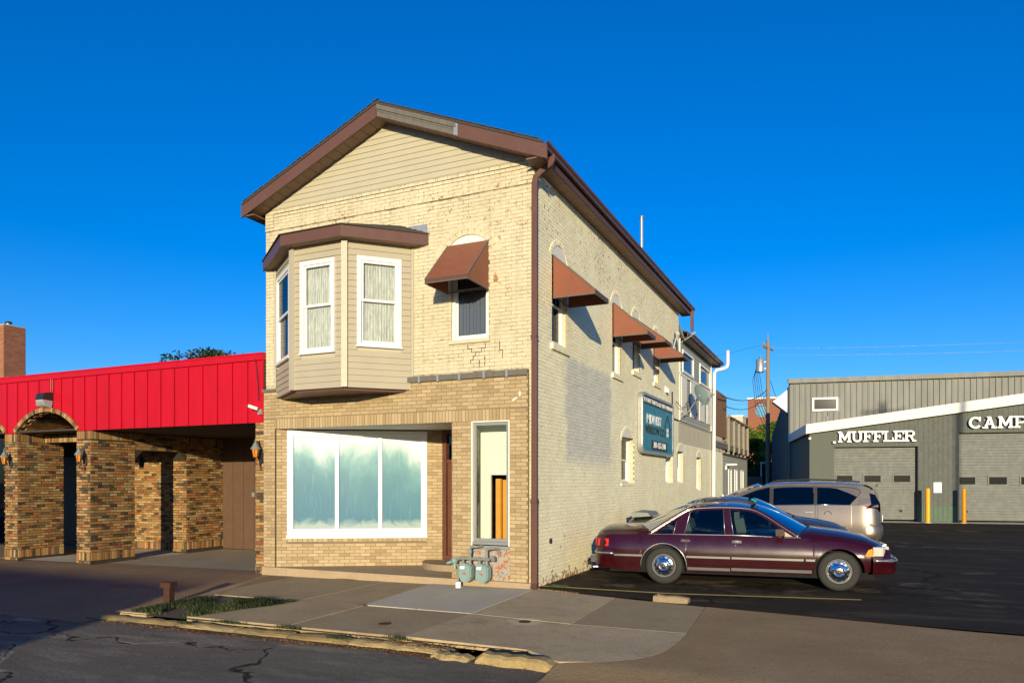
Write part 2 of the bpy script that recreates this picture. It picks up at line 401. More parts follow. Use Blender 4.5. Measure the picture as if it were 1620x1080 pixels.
M['navy'] = paint('dark_grey_car_paint', (0.03, 0.03, 0.035), 0.25, 0.4, 0.5)
M['chrome'] = simple('chrome', (0.75, 0.75, 0.76), 0.12, 1.0, var=0.05)
n = NT('dull_chrome_strip', 0.3, 0.85); n.col((0.42, 0.42, 0.43)); M['dullchrome'] = n.m
M['tyre'] = simple('tyre_rubber', (0.028, 0.026, 0.024), 0.8, var=0.25, sc_=20)
M['wellblack'] = simple('wheel_well_black', (0.008, 0.008, 0.008), 0.95)
M['taillight'] = simple('red_tail_light', (0.60, 0.012, 0.012), 0.15, var=0.15, coat=1)
M['amber'] = simple('amber_marker', (0.85, 0.30, 0.01), 0.2, var=0.1, coat=1)
M['headlight'] = simple('hazy_headlight', (0.50, 0.46, 0.36), 0.2, var=0.2, coat=1)
M['seat'] = simple('grey_seat_cloth', (0.36, 0.34, 0.30), 0.9, var=0.15)
M['carinterior'] = simple('dark_car_interior', (0.03, 0.025, 0.025), 0.9)
M['blackplastic'] = simple('black_plastic', (0.02, 0.02, 0.02), 0.5)
M['greensticker'] = simple('green_sticker', (0.02, 0.50, 0.16), 0.5)
M['beigepanel'] = simple('cream_quarter_panel', (0.45, 0.36, 0.25), 0.6)

# ------------------------------------------------------------------ mesh helper
WM = {}
def wmat(o): return WM.get(o.name, Matrix.Identity(4))
def adopt(o, parent):
    if parent is not None:
        o.parent = parent
        o.matrix_parent_inverse = wmat(parent).inverted()

class MB:
    def __init__(s): s.v = []; s.f = []; s.mi = []; s.t = []
    def add(s, vs, fs, mi=0, t=0.0):
        b = len(s.v); s.v.extend([tuple(q) for q in vs])
        for f in fs:
            s.f.append([b + i for i in f]); s.mi.append(mi); s.t.append(t)
        return s
    def box(s, c, d, rz=0.0, mi=0, t=0.0, mat=None):
        hx, hy, hz = d[0] / 2, d[1] / 2, d[2] / 2
        vs = [Vector((a * hx, b * hy, e * hz)) for a in (-1, 1) for b in (-1, 1) for e in (-1, 1)]
        if mat is not None: vs = [mat @ v for v in vs]
        elif rz:
            ca, sa = math.cos(rz), math.sin(rz)
            vs = [Vector((v.x * ca - v.y * sa, v.x * sa + v.y * ca, v.z)) for v in vs]
        vs = [(v[0] + c[0], v[1] + c[1], v[2] + c[2]) for v in vs]
        return s.add(vs, [(0, 1, 3, 2), (4, 6, 7, 5), (0, 4, 5, 1), (2, 3, 7, 6), (0, 2, 6, 4), (1, 5, 7, 3)], mi, t)
    def b2(s, x0, x1, y0, y1, z0, z1, mi=0, t=0.0):
        return s.box(((x0 + x1) / 2, (y0 + y1) / 2, (z0 + z1) / 2), (abs(x1 - x0), abs(y1 - y0), abs(z1 - z0)), 0, mi, t)
    def prism(s, pts, vec, mi=0, t=0.0):
        """pts: planar 3-D polygon, vec: extrusion"""
        k = len(pts); v = Vector(vec)
        a = [Vector(q) for q in pts]; b = [q + v for q in a]
        return s.add(a + b, [tuple(range(k))[::-1], tuple(range(k, 2 * k))] + [(i, (i + 1) % k, k + (i + 1) % k, k + i) for i in range(k)], mi, t)
    def tube(s, p0, p1, r0, r1=None, n=10, mi=0, cap=True, t=0.0):
        r1 = r0 if r1 is None else r1
        p0, p1 = Vector(p0), Vector(p1); d = (p1 - p0).normalized()
        a = d.orthogonal().normalized(); b = d.cross(a)
        vs = []
        for p_, r_ in ((p0, r0), (p1, r1)):
            for i in range(n):
                w = 2 * math.pi * i / n
                vs.append(p_ + a * (r_ * math.cos(w)) + b * (r_ * math.sin(w)))
        fs = [(i, (i + 1) % n, n + (i + 1) % n, n + i) for i in range(n)]
        if cap: fs += [tuple(range(n))[::-1], tuple(range(n, 2 * n))]
        return s.add(vs, fs, mi, t)
    def path(s, pts, r, n=8, mi=0, t=0.0):
        pts = [Vector(q) for q in pts]
        rs = r if isinstance(r, (list, tuple)) else [r] * len(pts)
        k = len(pts); vs = []
        ref = None
        for i, q in enumerate(pts):
            d = (pts[min(i + 1, k - 1)] - pts[max(i - 1, 0)]).normalized()
            if ref is None: ref = d.orthogonal().normalized()
            a = (ref - d * ref.dot(d)).normalized(); ref = a; b = d.cross(a)
            for j in range(n):
                w = 2 * math.pi * j / n
                vs.append(q + a * (rs[i] * math.cos(w)) + b * (rs[i] * math.sin(w)))
        fs = [(i * n + j, i * n + (j + 1) % n, (i + 1) * n + (j + 1) % n, (i + 1) * n + j) for i in range(k - 1) for j in range(n)]
        fs += [tuple(range(n))[::-1], tuple(range((k - 1) * n, k * n))]
        return s.add(vs, fs, mi, t)
    def lathe(s, prof, c, axis, n=24, mi=0, t=0.0):
        """prof: list of (offset along axis, radius)"""
        ax = Vector(axis).normalized(); a = ax.orthogonal().normalized(); b = ax.cross(a); c = Vector(c)
        vs = []
        for h, r_ in prof:
            for j in range(n):
                w = 2 * math.pi * j / n
                vs.append(c + ax * h + a * (r_ * math.cos(w)) + b * (r_ * math.sin(w)))
        fs = [(i * n + j, i * n + (j + 1) % n, (i + 1) * n + (j + 1) % n, (i + 1) * n + j) for i in range(len(prof) - 1) for j in range(n)]
        return s.add(vs, fs, mi, t)
    def grid(s, rows, mi=0, t=0.0, closed=False):
        m_ = len(rows[0]); vs = [q for r_ in rows for q in r_]
        fs = []
        for i in range(len(rows) - 1):
            for j in range(m_ - (0 if closed else 1)):
                j2 = (j + 1) % m_
                fs.append((i * m_ + j, i * m_ + j2, (i + 1) * m_ + j2, (i + 1) * m_ + j))
        return s.add(vs, fs, mi, t)
    def mesh(s, name):
        me = bpy.data.meshes.new(name)
        me.from_pydata(s.v, [], s.f)
        me.polygons.foreach_set('material_index', s.mi)
        if any(s.t):
            a = me.attributes.new('tint', 'FLOAT', 'FACE')
            a.data.foreach_set('value', s.t)
        me.update()
        return me
    def build(s, name, mats, parent=None, smooth=False, auto=None, fix=False):
        me = s.mesh(name)
        if fix:
            import bmesh
            bm = bmesh.new(); bm.from_mesh(me)
            bmesh.ops.remove_doubles(bm, verts=bm.verts, dist=1e-4)
            bmesh.ops.recalc_face_normals(bm, faces=bm.faces)
            bm.to_mesh(me); bm.free()
        for k in (mats if isinstance(mats, (list, tuple)) else [mats]):
            me.materials.append(M[k] if isinstance(k, str) else k)
        if smooth:
            me.polygons.foreach_set('use_smooth', [True] * len(me.polygons))
            if auto:
                me.set_sharp_from_angle(angle=R(auto))
        o = bpy.data.objects.new(name, me); COL.objects.link(o)
        adopt(o, parent)
        WM[o.name] = Matrix.Identity(4)
        return o

def thing(name, label, cat, loc=(0, 0, 0), rz=0.0, group=None):
    o = bpy.data.objects.new(name, None); COL.objects.link(o)
    o.empty_display_size = 0.2
    o.location = loc; o.rotation_euler = (0, 0, rz)
    WM[o.name] = Matrix.Translation(loc) @ Matrix.Rotation(rz, 4, 'Z')
    o['label'] = label; o['category'] = cat
    if group: o['group'] = group
    return o
def tag(o, label, cat, group=None, kind=None):
    o['label'] = label; o['category'] = cat
    if group: o['group'] = group
    if kind: o['kind'] = kind
    return o
def struct(o, label=None):
    o['kind'] = 'structure'
    if label: o['label'] = label
    return o
def copy_tree(o, M4, parent=None):
    """copy a thing and all its parts; M4 moves it in the world"""
    c = o.copy(); COL.objects.link(c)
    if parent is None:
        w = M4 @ wmat(o)
        c.matrix_basis = w; WM[c.name] = w
    else:
        c.parent = parent; WM[c.name] = M4
    for ch in list(o.children): copy_tree(ch, M4, c)
    return c

# ------------------------------------------------------------------ bricks
CAMP = Vector(cam.location)
_unit = {}
def unit_box(mat):
    if mat not in _unit:
        me = MB().box((0, 0, 0), (1, 1, 1)).mesh('brick')
        me.materials.append(M[mat]); _unit[mat] = me
    return _unit[mat]
class Bricks:
    """collects bricks of one thing; the 300 nearest become objects, the rest one 'stuff' part"""
    def __init__(s, parent, limit=300): s.l = []; s.parent = parent; s.limit = limit
    def wall(s, o, u, nrm, u0, u1, z0, z1, mat, holes=(), pitch=0.0677, L=0.203, gap=0.011, depth=0.02, proud=0.007, jit=0.0015, clip=None, vgap=None):
        hg = gap
        if vgap is not None: L += gap - vgap; gap = vgap
        o = Vector(o); u = Vector(u).normalized(); nrm = Vector(nrm).normalized()
        rows = int(round((z1 - z0) / pitch)); row0 = int(round(z0 / pitch))
        for i in range(rows):
            zc = z0 + (i + 0.5) * pitch
            off = ((row0 + i) % 2) * (L + gap) / 2
            segs = [(u0, u1)]
            for (a, b, c, d) in holes:
                if c - 0.01 < zc < d + 0.01:
                    ns = []
                    for (p_, q_) in segs:
                        if b <= p_ or a >= q_: ns.append((p_, q_)); continue
                        if a > p_: ns.append((p_, a))
                        if b < q_: ns.append((b, q_))
                    segs = ns
            k0 = math.floor((u0 - off) / (L + gap)); k1 = math.ceil((u1 - off) / (L + gap))
            for k in range(k0, k1 + 1):
                a0 = off + k * (L + gap); a1 = a0 + L
                for (p_, q_) in segs:
                    a = max(a0, p_); b = min(a1, q_)
                    if b - a < 0.02: continue
                    uc = (a + b) / 2
                    if clip and not clip(uc, zc): continue
                    pr = proud + random.uniform(-jit, jit)
                    c = o + u * uc + nrm * (pr - depth / 2) + Vector((0, 0, zc))
                    s.l.append((c, (b - a, depth, pitch - hg * 0.9), math.atan2(u.y, u.x), 0.0, mat))
    def soldier(s, o, u, nrm, u0, u1, zc, h, mat, w=0.0575, gap=0.011, depth=0.02, proud=0.009, jit=0.002):
        o = Vector(o); u = Vector(u).normalized(); nrm = Vector(nrm).normalized()
        k = max(1, int((u1 - u0) / (w + gap))); st = (u1 - u0) / k
        for i in range(k):
            c = o + u * (u0 + (i + .5) * st) + nrm * (proud + random.uniform(-jit, jit) - depth / 2) + Vector((0, 0, zc))
            s.l.append((c, (st - gap, depth, h), math.atan2(u.y, u.x), 0.0, mat))
    def one(s, c, d, rz, tilt, mat): s.l.append((Vector(c), d, rz, tilt, mat))
    def finish(s, name='brick'):
        def key(b):
            c, d, rz = b[0], b[1], b[2]
            v = CAMP - c; dist = v.length; v.normalize()
            u = Vector((math.cos(rz), math.sin(rz), 0))
            fore = math.sqrt(max(0.001, 1 - u.dot(v) ** 2))
            return -(d[0] * fore * d[2] / dist ** 2)
        s.l.sort(key=key)
        for (c, d, rz, tilt, mat) in s.l[:s.limit]:
            o = bpy.data.objects.new(name, unit_box(mat)); COL.objects.link(o)
            adopt(o, s.parent)
            o.matrix_basis = Matrix.Translation(c) @ Matrix.Rotation(rz, 4, 'Z') @ Matrix.Rotation(tilt, 4, 'Y') @ Matrix.Diagonal((*d, 1))
        rest = s.l[s.limit:]
        if rest:
            mats = sorted({b[4] for b in rest}); mb = MB()
            for (c, d, rz, tilt, mat) in rest:
                mb.box(c, d, 0, mats.index(mat), random.uniform(0.001, 0.999), (Matrix.Rotation(rz, 3, 'Z') @ Matrix.Rotation(tilt, 3, 'Y')))
            o = mb.build('brickwork', mats, s.parent); o['kind'] = 'stuff'

def wall_cells(mb, o, u, nrm, u0, u1, z0, z1, holes, thick, back, mi=0):
    """wall slab with rectangular holes: front face at o - back*nrm"""
    us = sorted({u0, u1, *[h[0] for h in holes if u0 < h[0] < u1], *[h[1] for h in holes if u0 < h[1] < u1]})
    zs = sorted({z0, z1, *[h[2] for h in holes if z0 < h[2] < z1], *[h[3] for h in holes if z0 < h[3] < z1]})
    o = Vector(o); u = Vector(u).normalized(); nrm = Vector(nrm).normalized(); rz = math.atan2(u.y, u.x)
    for i in range(len(us) - 1):
        run = None
        cells = []
        for j in range(len(zs) - 1):
            uc, zc = (us[i] + us[i + 1]) / 2, (zs[j] + zs[j + 1]) / 2
            inh = any(a < uc < b and c < zc < d for (a, b, c, d) in holes)
            if inh:
                if run: cells.append(run); run = None
            else:
                run = [zs[j] if run is None else run[0], zs[j + 1]]
        if run: cells.append(run)
        for (a, b) in cells:
            c = o + u * ((us[i] + us[i + 1]) / 2) - nrm * (back + thick / 2) + Vector((0, 0, (a + b) / 2))
            mb.box(c, (us[i + 1] - us[i], thick, b - a), rz, mi)
def frame_box(mb, o, u, nrm, u0, u1, z0, z1, w, d0, d1, mi=0):
    """rectangular frame of bar width w between depths d0..d1 along nrm"""
    o = Vector(o); u = Vector(u).normalized(); nrm = Vector(nrm).normalized(); rz = math.atan2(u.y, u.x)
    def bb(a, b, c, d):
        ctr = o + u * ((a + b) / 2) + nrm * ((d0 + d1) / 2) + Vector((0, 0, (c + d) / 2))
        mb.box(ctr, (b - a, abs(d1 - d0), d - c), rz, mi)
    bb(u0, u1, z1 - w, z1); bb(u0, u1, z0, z0 + w); bb(u0, u0 + w, z0 + w, z1 - w); bb(u1 - w, u1, z0 + w, z1 - w)
def panel(mb, o, u, nrm, u0, u1, z0, z1, d, th=0.006, mi=0):
    o = Vector(o); u = Vector(u).normalized(); nrm = Vector(nrm).normalized(); rz = math.atan2(u.y, u.x)
    ctr = o + u * ((u0 + u1) / 2) + nrm * d + Vector((0, 0, (z0 + z1) / 2))
    mb.box(ctr, (u1 - u0, th, z1 - z0), rz, mi)
def curtain(o, u, nrm, u0, u1, z0, z1, d, mat, parent, amp=0.015, waves=9):
    mb = MB(); o = Vector(o); u = Vector(u).normalized(); nrm = Vector(nrm).normalized()
    N = waves * 6; rows = []
    for zz in (z0, z1):
        rows.append([o + u * (u0 + (u1 - u0) * i / N) + nrm * (d + amp * math.sin(i / 6 * 2 * math.pi + 0.7 * math.sin(i * .37))) + Vector((0, 0, zz)) for i in range(N + 1)])
    mb.grid(rows)
    return mb.build('curtain', mat, parent, smooth=True)
def zg(x, y):
    z = -0.05 + 0.0125 * max(min(x, 0), -16)
    if y < 0: z += 0.016 * max(y, -4.7)
    return z
# =================================================================== GROUND
def ground_sheet(name, mat, xs, ys, zf, top=None):
    mb = MB(); mb.grid([[(x, y, zf(x, y)) for x in xs] for y in ys][::-1])
    o = mb.build(name, mat); return struct(o)
def lin(a, b, n): return [a + (b - a) * i / (n - 1) for i in range(n)]
def sheet_poly(name, mat, pts, zf, parent=None, th=0.0, t=0.0):
    mb = MB()
    top = [(x, y, zf(x, y)) for x, y in pts]
    if th:
        mb.prism([(x, y, z - th) for x, y, z in top], (0, 0, th), 0, t)
    else:
        mb.add(top, [tuple(range(len(top)))], 0, t)
    return mb.build(name, mat, parent)

o = MB().add([(-1500, -1500, -0.62), (1500, -1500, -0.62), (1500, 1500, -0.62), (-1500, 1500, -0.62)], [(0, 1, 2, 3)]).build('ground', 'earth'); struct(o)
road_z = lambda x, y: -0.205 + 0.0125 * max(min(x, 0), -16) - 0.012 * min(0, y + 4.75) * -1 * -1 if False else (-0.205 + 0.0125 * max(min(x, 0), -16) + 0.010 * math.sin(x * 0.7) * 0.6)
ground_sheet('road', 'road', lin(-70, 70, 141), lin(-22, -4.2, 26), lambda x, y: road_z(x, y) + (0.05 if y < -21 else 0))
FARY = -22
ground_sheet('far_pavement', 'drive', lin(-70, 70, 30), [-60, FARY], lambda x, y: -0.10 + 0.0125 * max(min(x, 0), -16))
# driveway in front of the low brick building
def dz(x, y):
    z = zg(x, y)
    if y < -2.8: z = z + (road_z(x, y) - z + 0.004) * min(1, (-2.8 - y) / 1.6)
    return z
ground_sheet('driveway', 'drive', lin(-40, -5.25, 60), [-4.6, -4.35, -4, -3.4, -2.8, -1.5, 0, 0.45], dz)
o = sheet_poly('driveway_edge_strip', 'drive', [(-6.12, 0.2), (-5.25, -2.3), (-5.25, -4.1), (-5.15, -4.1), (-5.02, -2.3), (-6.0, 0.2)], lambda x, y: zg(x, y) + 0.004); struct(o)
ground_sheet('carport_floor', 'gravel', lin(-11.7, -6.0, 12), [0.40, 1.5, 3.0, 4.2], lambda x, y: zg(x, 0) + 0.006 + 0.01 * max(0, y - 0.4))
ground_sheet('porch_floor', 'newslab', lin(-24, -11.56, 12), [0.12, 1.5, 3.6], lambda x, y: zg(x, 0) + 0.03)
# sidewalk: joint bed and slabs
walk = sheet_poly('sidewalk', 'joint', [(-5.22, -4.06), (1.7, -4.06), (3.0, -4.0), (3.12, -2.5), (3.02, -0.55), (0.12, -0.02), (0.1, 0.05), (-6.1, 0.05), (-5.2, -2.2)], lambda x, y: zg(x, y) - 0.018)
struct(walk)
def slab(pts, mat='walk', dzz=0.0, t=0.3, name='paving_slab'):
    o = sheet_poly(name, mat, pts, lambda x, y: zg(x, y) + dzz, walk, 0.07, t); return o
def quad(x0, x1, y0, y1, s0=0.0, s1=0.0): return [(x0 + s0, y0), (x1 + s1, y0), (x1, y1), (x0, y1)]
g_ = 0.008
ylim = [-4.0, -2.36, -0.07]
# row nearest the kerb (with the gap for the grass verge)
for i, (a, b) in enumerate(((-5.2, -4.62),)):
    slab([(-5.2, -4.02), (-4.62, -4.02), (-4.9, -2.4), (-5.2, -2.38)], t=0.5, dzz=-0.004)
slab([(-3.82, -3.98), (-1.94, -3.99), (-1.86, -2.36 - g_), (-3.08, -2.36 - g_)], t=0.15)
slab([(-1.92, -3.99), (-0.06, -4.0), (0.03, -2.40), (-1.84, -2.36 - g_)], t=0.45, dzz=-0.005)
slab([(-0.04, -4.0), (1.62, -4.02), (1.60, -2.54), (0.05, -2.42)], t=0.25)
slab([(1.64, -4.04), (2.15, -4.38), (2.55, -4.22), (2.80, -4.02), (2.98, -3.78), (3.08, -3.50), (3.13, -2.9), (3.13, -2.50), (1.62, -2.55)], t=0.02, dzz=0.002)
# row against the building
slab([(-5.1, -2.32), (-3.2, -2.33), (-3.0, -0.08), (-6.05, -0.08)], t=0.6, dzz=-0.003)
slab([(-3.18, -2.33), (-1.90, -2.33), (-2.05, -0.08), (-2.98, -0.08)], t=0.7, dzz=-0.006)
slab([(-1.88, -2.33), (-0.92, -2.37), (-1.27, -0.09), (-2.03, -0.09)], 'newslab', 0.004, 0.0)
slab([(-0.90, -2.37), (0.03, -2.40), (0.03, -0.10), (-1.25, -0.10)], 'newslab', 0.003, 0.3)
slab([(0.05, -2.40), (1.60, -2.51), (1.56, -0.36), (0.05, -0.06)], t=0.1)
slab([(1.62, -2.52), (3.13, -2.47), (3.03, -0.62), (1.58, -0.37)], t=0.05)
# kerb
kerb = sheet_poly('kerb', 'joint', [(-5.6, -4.32), (2.2, -4.5), (2.2, -4.3), (-5.6, -4.1)], lambda x, y: road_z(x, y) + 0.012); struct(kerb)
xs = -5.58
random.seed(3)
while xs < 0.35:
    L = random.uniform(0.55, 1.25)
    top = [( xs, 0), (xs + L, 0)]
    mb = MB(); N = 7; rows = []
    for i in range(N + 1):
        x = xs + L * i / N
        yb = -4.10 - 0.02; yf = -4.30 - 0.006 * (x + 5) + random.uniform(-.012, .012)
        zt = zg(x, -4.1) - 0.034 + random.uniform(-.014, .008); zb = road_z(x, -4.3) - 0.05
        if i in (0, N): zt -= 0.014
        rows.append([(x, yb, zb), (x, yb, zt), (x, (yb + yf) / 2, zt + 0.004), (x, yf + 0.035 + random.uniform(-.01, .02), zt - 0.008 + random.uniform(-.008, .004)), (x, yf, zt - 0.035), (x, yf - 0.012, zb)])
    mb.grid(rows); mb.add(rows[0], [tuple(range(6))]); mb.add(rows[-1], [tuple(range(6))[::-1]])
    mb.build('kerb_stone', 'curb', kerb)
    xs += L + 0.012
for (x0, x1, h) in ((0.62, 1.12, 0.055), (1.22, 2.12, 0.11)):
    mb = MB(); N = 12; rows = []
    for i in range(N + 1):
        x = x0 + (x1 - x0) * i / N; f = i / N
        edge = min(1, min(f, 1 - f) * 8 + 0.55)
        zt = road_z(x, -4.4) + h * edge + 0.008 * math.sin(i * 2.1); yb = -4.34; yf = -4.54 + 0.02 * math.sin(i)
        if h < .1: yf += 0.05 * abs(f - .5)
        zb = road_z(x, -4.4) - 0.04
        rows.append([(x, yb, zb), (x, yb, zt - .015), (x, yb - .03, zt), (x, yf + 0.04, zt), (x, yf, zt - 0.03), (x, yf - 0.01, zb)])
    mb.grid(rows); mb.add(rows[0], [tuple(range(6))]); mb.add(rows[-1], [tuple(range(6))[::-1]])
    mb.build('kerb_stone', 'curb', kerb)
# parking lot and apron
lotfront = [(0.10, 0.02), (3.0, -0.58), (6.4, -1.02), (12, -1.4), (40, -1.7)]
mb = MB()
pts = [(x, y, -0.046) for x, y in lotfront]
mb.add(pts + [(80, -2.0, -0.046), (80, 120, -0.046), (-40, 120, -0.046), (-40, 30.2, -0.046), (0.02, 30.2, -0.046), (0.02, 0.02, -0.046)], [tuple(range(len(pts) + 6))])
struct(mb.build('parking_lot', 'lot'))
def az(x, y):
    f = max(0.0, min(1.0, (-4.2 - y) / 0.85)); s = f * f * (3 - 2 * f)
    zt = -0.050 + 0.0155 * y
    return zt + (-0.196 - zt) * s
mb = MB(); rows = []
for i in range(61):
    f = i / 60; row = []
    for x in [3.06 + k * 0.4 for k in range(0, 16)] + [9.3]:
        yt = (-0.585 - 0.13 * (x - 3.0)) if x < 6.4 else -1.03 - 0.045 * (x - 6.4)
        y = -5.1 + (yt + 5.1) * f
        xx = x
        if x < 3.1:
            E0 = [(-5.2, 2.14), (-4.40, 2.14), (-4.38, 2.16), (-4.22, 2.56), (-4.02, 2.81), (-3.78, 2.99), (-3.50, 3.09), (-2.9, 3.14), (-2.5, 3.14), (-0.55, 3.035)]
            for (ya, xa), (yb, xb) in zip(E0[:-1], E0[1:]):
                if ya <= y <= yb: xx = xa + (xb - xa) * (y - ya) / (yb - ya)
        row.append((xx, y, az(x, y)))
    rows.append(row)
mb.grid(rows)
struct(mb.build('driveway_apron', 'apron'))
struct(sheet_poly('east_sidewalk', 'walk', [(9.32, -5.1), (60, -5.1), (60, -1.7), (9.32, -1.17)], lambda x, y: -0.055))
# yellow bay line
mb = MB(); P0 = [(0.0, 0.30), (2.2, 0.36), (4.2, 0.78), (5.15, 0.98)]
for i in range(3):
    a, b = Vector((*P0[i], 0)), Vector((*P0[i + 1], 0)); d = (b - a).normalized(); nn = Vector((-d.y, d.x, 0)) * 0.045
    z = Vector((0, 0, -0.042))
    mb.add([a - nn + z, b - nn + z, b + nn + z, a + nn + z], [(0, 1, 2, 3)])
struct(mb.build('yellow_bay_line', 'yellowline'))
mb = MB(); mb.grid([[(x, 26.1 + 0.167 * (x - 3) - 1.3, -0.040), (x, 26.1 + 0.167 * (x - 3) + 1.0, -0.040)] for x in lin(3.0, 26, 8)])
struct(mb.build('garage_forecourt', 'newslab'))
# parking block
mb = MB(); rows = []
for i, x in enumerate(lin(-0.27, 0.27, 7)):
    e = 0.012 if i in (0, 6) else 0
    zt = 0.10 - e + random.uniform(-.008, .004)
    rows.append([(x, .09 - e, 0), (x, .085 - e, zt - .02), (x, .06 - e, zt), (x, -.06 + e, zt), (x, -.085 + e, zt - .02), (x, -.09 + e, 0)])
mb.grid(rows); mb.add(rows[0], [tuple(range(6))]); mb.add(rows[-1], [tuple(range(6))[::-1]])
mb.box((0.20, -0.093, 0.05), (0.03, 0.02, 0.02), 0); mb.box((-0.2, 0, 0.10), (0.03, 0.03, 0.02), 0)
o = mb.build('parking_block', 'entry'); o.location = (2.48, -0.40, -0.056); o.rotation_euler[2] = R(-3); WM[o.name] = Matrix.Identity(4)
tag(o, 'short worn concrete parking block at the end of the yellow line before the maroon sedan', 'parking block')
# rusty discs in the sidewalk
for (x, y, r_, lab) in ((0.98, -2.63, 0.085, 'rusty round valve cover in a pale stained ring in the sidewalk slab'), (-0.73, -3.44, 0.085, 'small rusty round cover in the slab near the kerb')):
    mb = MB(); z = zg(x, y)
    mb.lathe([(0.0, r_), (0.006, r_), (0.008, r_ * 0.9), (0.006, r_ * 0.85), (0.006, 0.001)], (x, y, z), (0, 0, 1), 24)
    tag(mb.build('valve_cover', 'postwood'), lab, 'valve cover', 'round covers in the sidewalk')
# grass verge, weeds, dead leaves
random.seed(11)
def blades(name, mat, spots, label, cat, h=(0.03, 0.09), w=0.006, flat=False):
    mb = MB()
    for (x, y, z, s) in spots:
        a = random.uniform(0, 6.28); hh = random.uniform(*h) * s; l_ = random.uniform(0.2, 0.9) * hh
        dx, dy = math.cos(a), math.sin(a)
        if flat:
            r_ = random.uniform(0.010, 0.026); b = a + random.uniform(1, 2)
            up = random.uniform(0.0, 0.012)
            mb.add([(x + r_ * dx, y + r_ * dy, z + up), (x - r_ * .5 * dy, y + r_ * .5 * dx, z + .004), (x - r_ * dx, y - r_ * dy, z + random.uniform(0, .02)), (x + r_ * .5 * dy, y - r_ * .5 * dx, z + .005)], [(0, 1, 2, 3)], 0, random.random())
        else:
            p0 = (x - dy * w, y + dx * w, z); p1 = (x + dy * w, y - dx * w, z)
            m0 = (x + dx * l_ * .4 - dy * w * .7, y + dy * l_ * .4 + dx * w * .7, z + hh * .65); m1 = (x + dx * l_ * .4 + dy * w * .7, y + dy * l_ * .4 - dx * w * .7, z + hh * .65)
            tp = (x + dx * l_, y + dy * l_, z + hh * random.uniform(.7, 1))
            mb.add([p0, p1, m1, m0, tp], [(0, 1, 2, 3), (3, 2, 4)], 0, random.random())
    o = mb.build(name, mat); tag(o, label, cat, kind='stuff'); return o
tri = [(-5.0, -3.98), (-3.72, -3.98), (-3.05, -2.45), (-4.85, -2.75)]
def inpoly(x, y, P):
    c = False; j = len(P) - 1
    for i in range(len(P)):
        if (P[i][1] > y) != (P[j][1] > y) and x < (P[j][0] - P[i][0]) * (y - P[i][1]) / (P[j][1] - P[i][1]) + P[i][0]: c = not c
        j = i
    return c
sp = []
while len(sp) < 6500:
    x, y = random.uniform(-5.1, -3.0), random.uniform(-4.0, -2.4)
    if inpoly(x, y, tri) and (math.sin(x * 5 + 1) + math.sin(y * 7 + x * 3) + random.uniform(-.6, 1.6)) > 0.15: sp.append((x, y, zg(x, y) - 0.01, 1.0 + 0.5 * math.sin(x * 9) * math.sin(y * 8)))
blades('verge_grass', 'grass', sp, 'patch of green grass in the gap of the sidewalk behind the kerb', 'grass', (0.03, 0.10))
sp = []
for (cx, cy, r_, k) in ((-2.9, -4.08, .25, 160), (-1.85, -4.06, .2, 150), (-0.08, -4.1, .14, 130), (-3.5, -4.32, .12, 80), (-0.8, -4.33, .2, 60), (-3.3, -2.36, .3, 90), (-1.9, -2.35, .12, 40)):
    for _ in range(k):
        sp.append((cx + random.gauss(0, r_ * .5), cy + random.gauss(0, .022), zg(cx, cy) - .02, 0.8))
for _ in range(700):
    x = random.uniform(.15, .5); sp.append((x, .35 + random.gauss(0, .05), -.05, .7))
blades('crack_weeds', 'grass', sp, 'small green weeds growing in the cracks along the kerb and wall foot', 'weeds', (0.025, 0.07))
sp = []
for _ in range(1500):
    x = random.choice([random.gauss(-3.3, .6), random.gauss(-1.2, .7), random.gauss(0.4, .35), random.uniform(-5.3, 2.6)])
    y = -4.36 - abs(random.gauss(0, .07)) - 0.01 * (x + 5)
    sp.append((x, y, road_z(x, y) + .003, 1))
for _ in range(260):
    x = random.gauss(0.35, .4); sp.append((x, random.uniform(-4.3, -4.02), -.15, 1))
for _ in range(60):
    x = random.gauss(-3.9, .15); sp.append((x, -.12 - abs(random.gauss(0, .04)), zg(x, -.1) + .003, 1))
blades('dead_leaf_litter', 'deadleaf', sp, 'dry orange brown leaves gathered in the gutter along the kerb', 'leaf litter', flat=True)
mb = MB()
for _ in range(1100):
    x = random.uniform(-6, 9); y = random.choice([random.gauss(-4.6, .18), random.gauss(-4.7, .3), random.uniform(-6.5, -4.4)])
    if y > -4.45 - .02 * x: continue
    r_ = random.uniform(.0015, .006); z = road_z(x, y)
    if x > 2.1 and y > -5.1: z = az(x, y)
    a = [random.uniform(.6, 1.2) for _ in range(6)]
    mb.add([(x + r_ * a[0], y, z), (x, y + r_ * a[1], z), (x - r_ * a[2], y, z), (x, y - r_ * a[3], z), (x, y, z + r_ * a[4])], [(0, 1, 4), (1, 2, 4), (2, 3, 4), (3, 0, 4)])
tag(mb.build('loose_grit', 'gravel'), 'loose pale grit scattered on the road by the kerb', 'grit', kind='stuff')
# wooden stub post
t = thing('wooden_stub_post', 'short red-brown wooden post with a wider capped top standing in the grass verge', 'post', (-5.02, -3.28, -0.17))
mb = MB(); mb.box((-5.02, -3.28, -0.02), (0.115, 0.115, 0.30), R(8)); mb.build('post_shaft', 'postwood', t)
mb = MB(); mb.box((-5.025, -3.285, 0.135), (0.20, 0.16, 0.075), R(8)); mb.box((-5.025, -3.285, 0.176), (0.21, 0.165, 0.012), R(8)); mb.build('post_cap', 'postwood', t)

